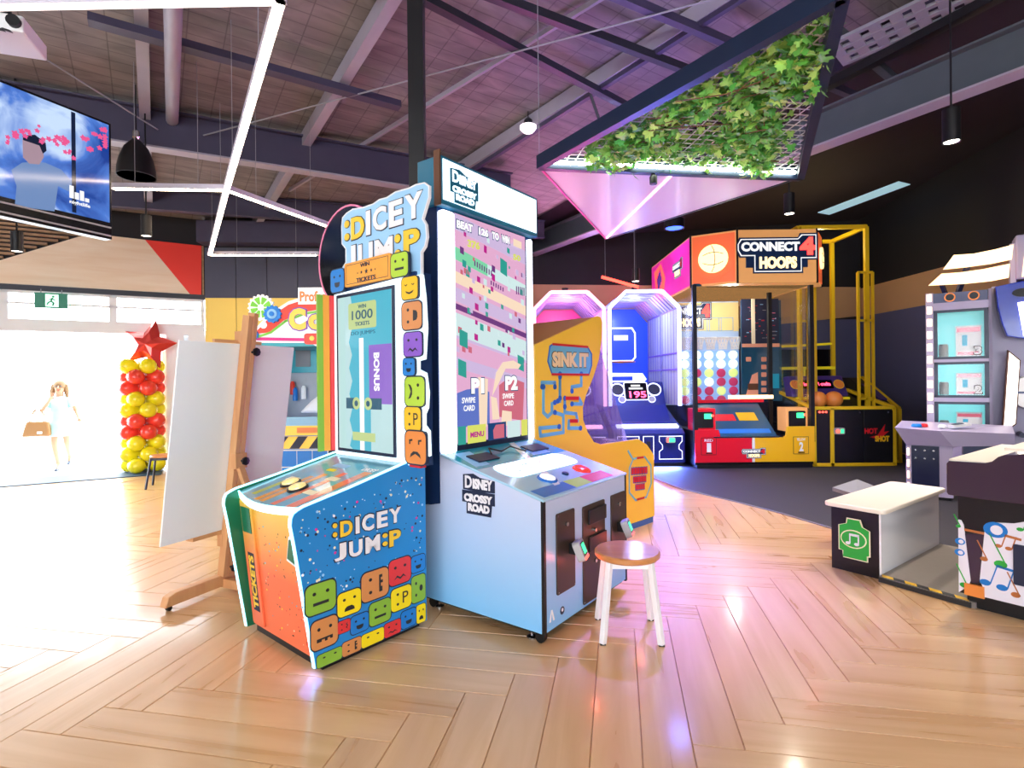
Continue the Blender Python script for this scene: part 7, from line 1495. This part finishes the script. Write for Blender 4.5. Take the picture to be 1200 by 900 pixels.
# ================================================================== EXIT SIGN
p = D(60, 361, 8.0); EX = thing('exit_sign', 'green exit sign hanging under the shop front bulkhead', 'sign', tuple(p), 29)
mat('ex_green', '#0c6a50', 0.4, emit=.25); mat('ex_lit', '#b8ffd8', emit=1.3)
eF = Fr(EX, (0, 0, 0), (1, 0, 0), (0, 0, 1)); mb = MB(); mb.box(-.19, .19, 0, .05, 0, .22, 'ex_green'); eb_ = part(EX, 'sign_box', mb)
mb = MB(); eF.rect(mb, -.065, .085, .02, .20, .001, .004, 'ex_lit'); pc_ = part(eb_, 'pictogram_panel', mb)
mb = MB(); eF.circ(mb, .025, .168, .016, .0045, .006, 'ex_green', 10); eF.pline(mb, [(.015, .145), (0, .10), (.03, .075), (.02, .04)], .02, .0045, .006, 'ex_green'); eF.pline(mb, [(0, .10), (-.03, .08), (-.045, .05)], .018, .0045, .006, 'ex_green'); eF.pline(mb, [(-.02, .12), (.015, .14), (.045, .115)], .014, .0045, .006, 'ex_green'); part(pc_, 'running_figure', mb)
mb = MB(); 
for x in (-.12, .12): mb.tube((x, .025, .22), (x, .025, 2.80 - p.z), .006, n=6, m='grey')
part(EX, 'hanger', mb)

# ================================================================== OUTSIDE: RAILING, WALKER WITH BAG
RL = thing('railing', 'pale grey metal railing along the walkway outside', 'railing', (-9.5, 13.2, -.15), 20)
for x in [-8 + i * 1.6 for i in range(9)]:
    mb = MB(); mb.box(x - .025, x + .025, -.025, .025, 0, .95, 'grey'); part(RL, 'post', mb)
for z in (.95, .5, .12):
    mb = MB(); mb.tube((-8, 0, z), (4.8, 0, z), .022 if z > .9 else .012, n=8, m='grey'); part(RL, 'rail', mb)

mat('skin_a', '#b88868', 0.5); mat('dress', '#a4d0cc', 0.6, noise=.3, nscale=9); mat('hair_b', '#84643e', 0.6); mat('bag_tan', '#8a6030', 0.5); mat('shoe', '#3c4858', 0.5)
def person(loc, rz, hgt):
    s = hgt / 1.68
    T = thing('person', 'person in a short pale dress walking past outside with one hand raised to the head', 'person', loc, rz)
    J = {'pel': (0, 0, .92), 'wai': (0, 0, 1.08), 'che': (0, .01, 1.26), 'nck': (0, .01, 1.42), 'hd0': (0, -.01, 1.50), 'hd1': (0, -.01, 1.60), 'hd2': (0, -.005, 1.66),
         'shL': (-.16, .01, 1.37), 'elL': (-.26, -.06, 1.13), 'wrL': (-.12, -.16, 1.34), 'haL': (-.085, -.16, 1.41),
         'shR': (.16, .01, 1.37), 'elR': (.24, .02, 1.12), 'wrR': (.31, -.12, .98), 'haR': (.33, -.17, .95),
         'hpL': (-.085, 0, .88), 'knL': (-.08, -.05, .49), 'anL': (-.03, -.0, .10), 'toL': (-.03, -.16, .03),
         'hpR': (.085, 0, .88), 'knR': (.09, .06, .50), 'anR': (.08, .30, .22), 'toR': (.08, .24, .09)}
    E_ = [('pel', 'wai', .12), ('wai', 'che', .11), ('che', 'nck', .12), ('nck', 'hd0', .05), ('hd0', 'hd1', .085), ('hd1', 'hd2', .095), ('che', 'shL', 0), ('shL', 'elL', .045), ('elL', 'wrL', .036), ('wrL', 'haL', .026), ('che', 'shR', 0), ('shR', 'elR', .045), ('elR', 'wrR', .036), ('wrR', 'haR', .026),
          ('pel', 'hpL', 0), ('hpL', 'knL', .08), ('knL', 'anL', .055), ('anL', 'toL', .038), ('pel', 'hpR', 0), ('hpR', 'knR', .08), ('knR', 'anR', .055), ('anR', 'toR', .038)]
    rad = {'pel': .13, 'wai': .105, 'che': .125, 'nck': .05, 'hd0': .075, 'hd1': .092, 'hd2': .06, 'shL': .052, 'elL': .038, 'wrL': .026, 'haL': .032, 'shR': .052, 'elR': .038, 'wrR': .026, 'haR': .032, 'hpL': .085, 'knL': .055, 'anL': .035, 'toL': .028, 'hpR': .085, 'knR': .055, 'anR': .035, 'toR': .028}
    names = list(J); vs = [Vector(J[n]) * s for n in names]; es = [(names.index(a), names.index(b)) for a, b, _ in E_]
    # fingers rooted in the palms
    def fingers(hand, wrist):
        h, w = Vector(J[hand]) * s, Vector(J[wrist]) * s; d = (h - w).normalized(); sd = d.cross(Vector((0, 1, 0))).normalized(); out = []
        for k, (o_f, l) in enumerate(((-.022, .06), (-.008, .07), (.008, .066), (.022, .052))): out.append([h + sd * o_f * s, h + sd * o_f * s + d * l * .6 * s, h + sd * o_f * s + d * l * s + Vector((0, -.012, 0)) * s])
        out.append([w + (h - w) * .5 + sd * -.024 * s, h + sd * -.046 * s, h + sd * -.05 * s + d * .03 * s]); return out
    me = bpy.data.meshes.new('body'); me.from_pydata(vs, es, []); o = bpy.data.objects.new('body', me); COL.objects.link(o)
    sk = o.modifiers.new('skin', 'SKIN'); o.modifiers.new('sub', 'SUBSURF').levels = 2
    lay = me.skin_vertices[0].data if me.skin_vertices else None
    if lay is None:
        bpy.context.view_layer.objects.active = o; bpy.ops.object.modifier_add(type='SKIN'); lay = me.skin_vertices[0].data; o.modifiers.remove(o.modifiers[-1])
    for i, n in enumerate(names): lay[i].radius = (rad[n] * s, rad[n] * s * (.8 if n in ('pel', 'wai', 'che') else 1)); lay[i].use_root = (n == 'pel')
    dg = bpy.context.evaluated_depsgraph_get(); bm_ = bpy.data.meshes.new_from_object(o.evaluated_get(dg)); bpy.data.objects.remove(o)
    mb = MB(); mb.add([tuple(v.co) for v in bm_.vertices], [tuple(p.vertices) for p in bm_.polygons], 'skin_a')
    for hand, wrist in (('haL', 'wrL'), ('haR', 'wrR')):
        for f in fingers(hand, wrist): mb.path(f, [.009 * s, .008 * s, .006 * s], 6, 'skin_a')
    hc = Vector((0, -.01, 1.585)) * s
    mb.path([hc + Vector((0, -.085, .02)) * s, hc + Vector((0, -.112, -.015)) * s, hc + Vector((0, -.09, -.025)) * s], [.008 * s, .014 * s, .008 * s], 6, 'skin_a')
    for sx in (-1, 1): mb.ball(hc + Vector((sx * .034, -.083, .012)) * s, .012 * s, 8, 6, 'shoe'); mb.ball(hc + Vector((sx * .092, .0, -.005)) * s, (.012 * s, .03 * s), 8, 6, 'skin_a')
    mb.path([hc + Vector((-.025, -.08, -.055)) * s, hc + Vector((0, -.088, -.058)) * s, hc + Vector((.025, -.08, -.055)) * s], .006 * s, 5, 'pc_red')
    body = part(T, 'body', mb, True)
    mb = MB(); mb.lathe([(.112, 1.40), (.14, 1.33), (.145, 1.22), (.125, 1.08), (.15, .95), (.19, .80), (.215, .66), (.205, .655), (.14, .95), (.115, 1.08)], 24, (0, 0, 0), 'dress', Matrix.Scale(s, 3) @ Matrix.Diagonal((1.05, .82, 1))); mb.v = [tuple(v) for v in mb.v]
    for sx in (-1, 1): mb.tube(Vector((sx * .12, .01, 1.38)) * s, Vector((sx * .215, -.005 if sx > 0 else -.03, 1.22)) * s, .065 * s, .075 * s, 12, 'dress')
    part(T, 'dress', mb, True)
    mb = MB(); mb.ball(hc + Vector((0, .018, .022)) * s, (.102 * s, .108 * s), 16, 10, 'hair_b')
    for sx in (-1, 1): mb.path([hc + Vector((sx * .085, .02, .05)) * s, hc + Vector((sx * .105, .01, -.08)) * s, hc + Vector((sx * .12, -.02, -.22)) * s], [.04 * s, .045 * s, .02 * s], 8, 'hair_b')
    part(T, 'hair', mb, True)
    for n, t in (('anL', 'toL'), ('anR', 'toR')):
        a, b = Vector(J[n]) * s, Vector(J[t]) * s; mb = MB(); mb.path([a + Vector((0, .05, -.06)) * s, (a + b) / 2 + Vector((0, 0, -.03)) * s, b + Vector((0, -.05, -.004)) * s], [.03 * s, .036 * s, .022 * s], 8, 'shoe'); part(T, 'shoe', mb, True)
    return T, s
wl_ = G(71, 551, -.15)
WP, ws = person((wl_.x, wl_.y, -.15), 28, 1.60)
elb = tmat(WP) @ (Vector((-.20, -.11, 1.22)) * ws)
BG = thing('handbag', 'tan leather handbag hanging from the walking person arm', 'bag', (elb.x - .06, elb.y - .10, elb.z - .52), 28)
mb = MB(); prof_ = [(-.20, 0), (.20, 0), (.17, .26), (-.13, .27)]
mb.prism([(x, 0, z) for x, z in prof_], (0, -.07, 0), (0, .07, 0), 'bag_tan'); part(BG, 'bag_body', mb, bev=.03)
for y in (-.05, .05):
    mb = MB(); mb.path([(-.09, y, .25), (-.06, y * .8, .40), (.02, 0, .52), (.09, y * .8, .40), (.11, y, .25)], .009, 6, 'bag_tan'); part(BG, 'strap', mb, True)
mb = MB(); mb.box(.02, .09, -.075, -.071, .05, .09, 'white'); part(BG, 'clasp', mb)
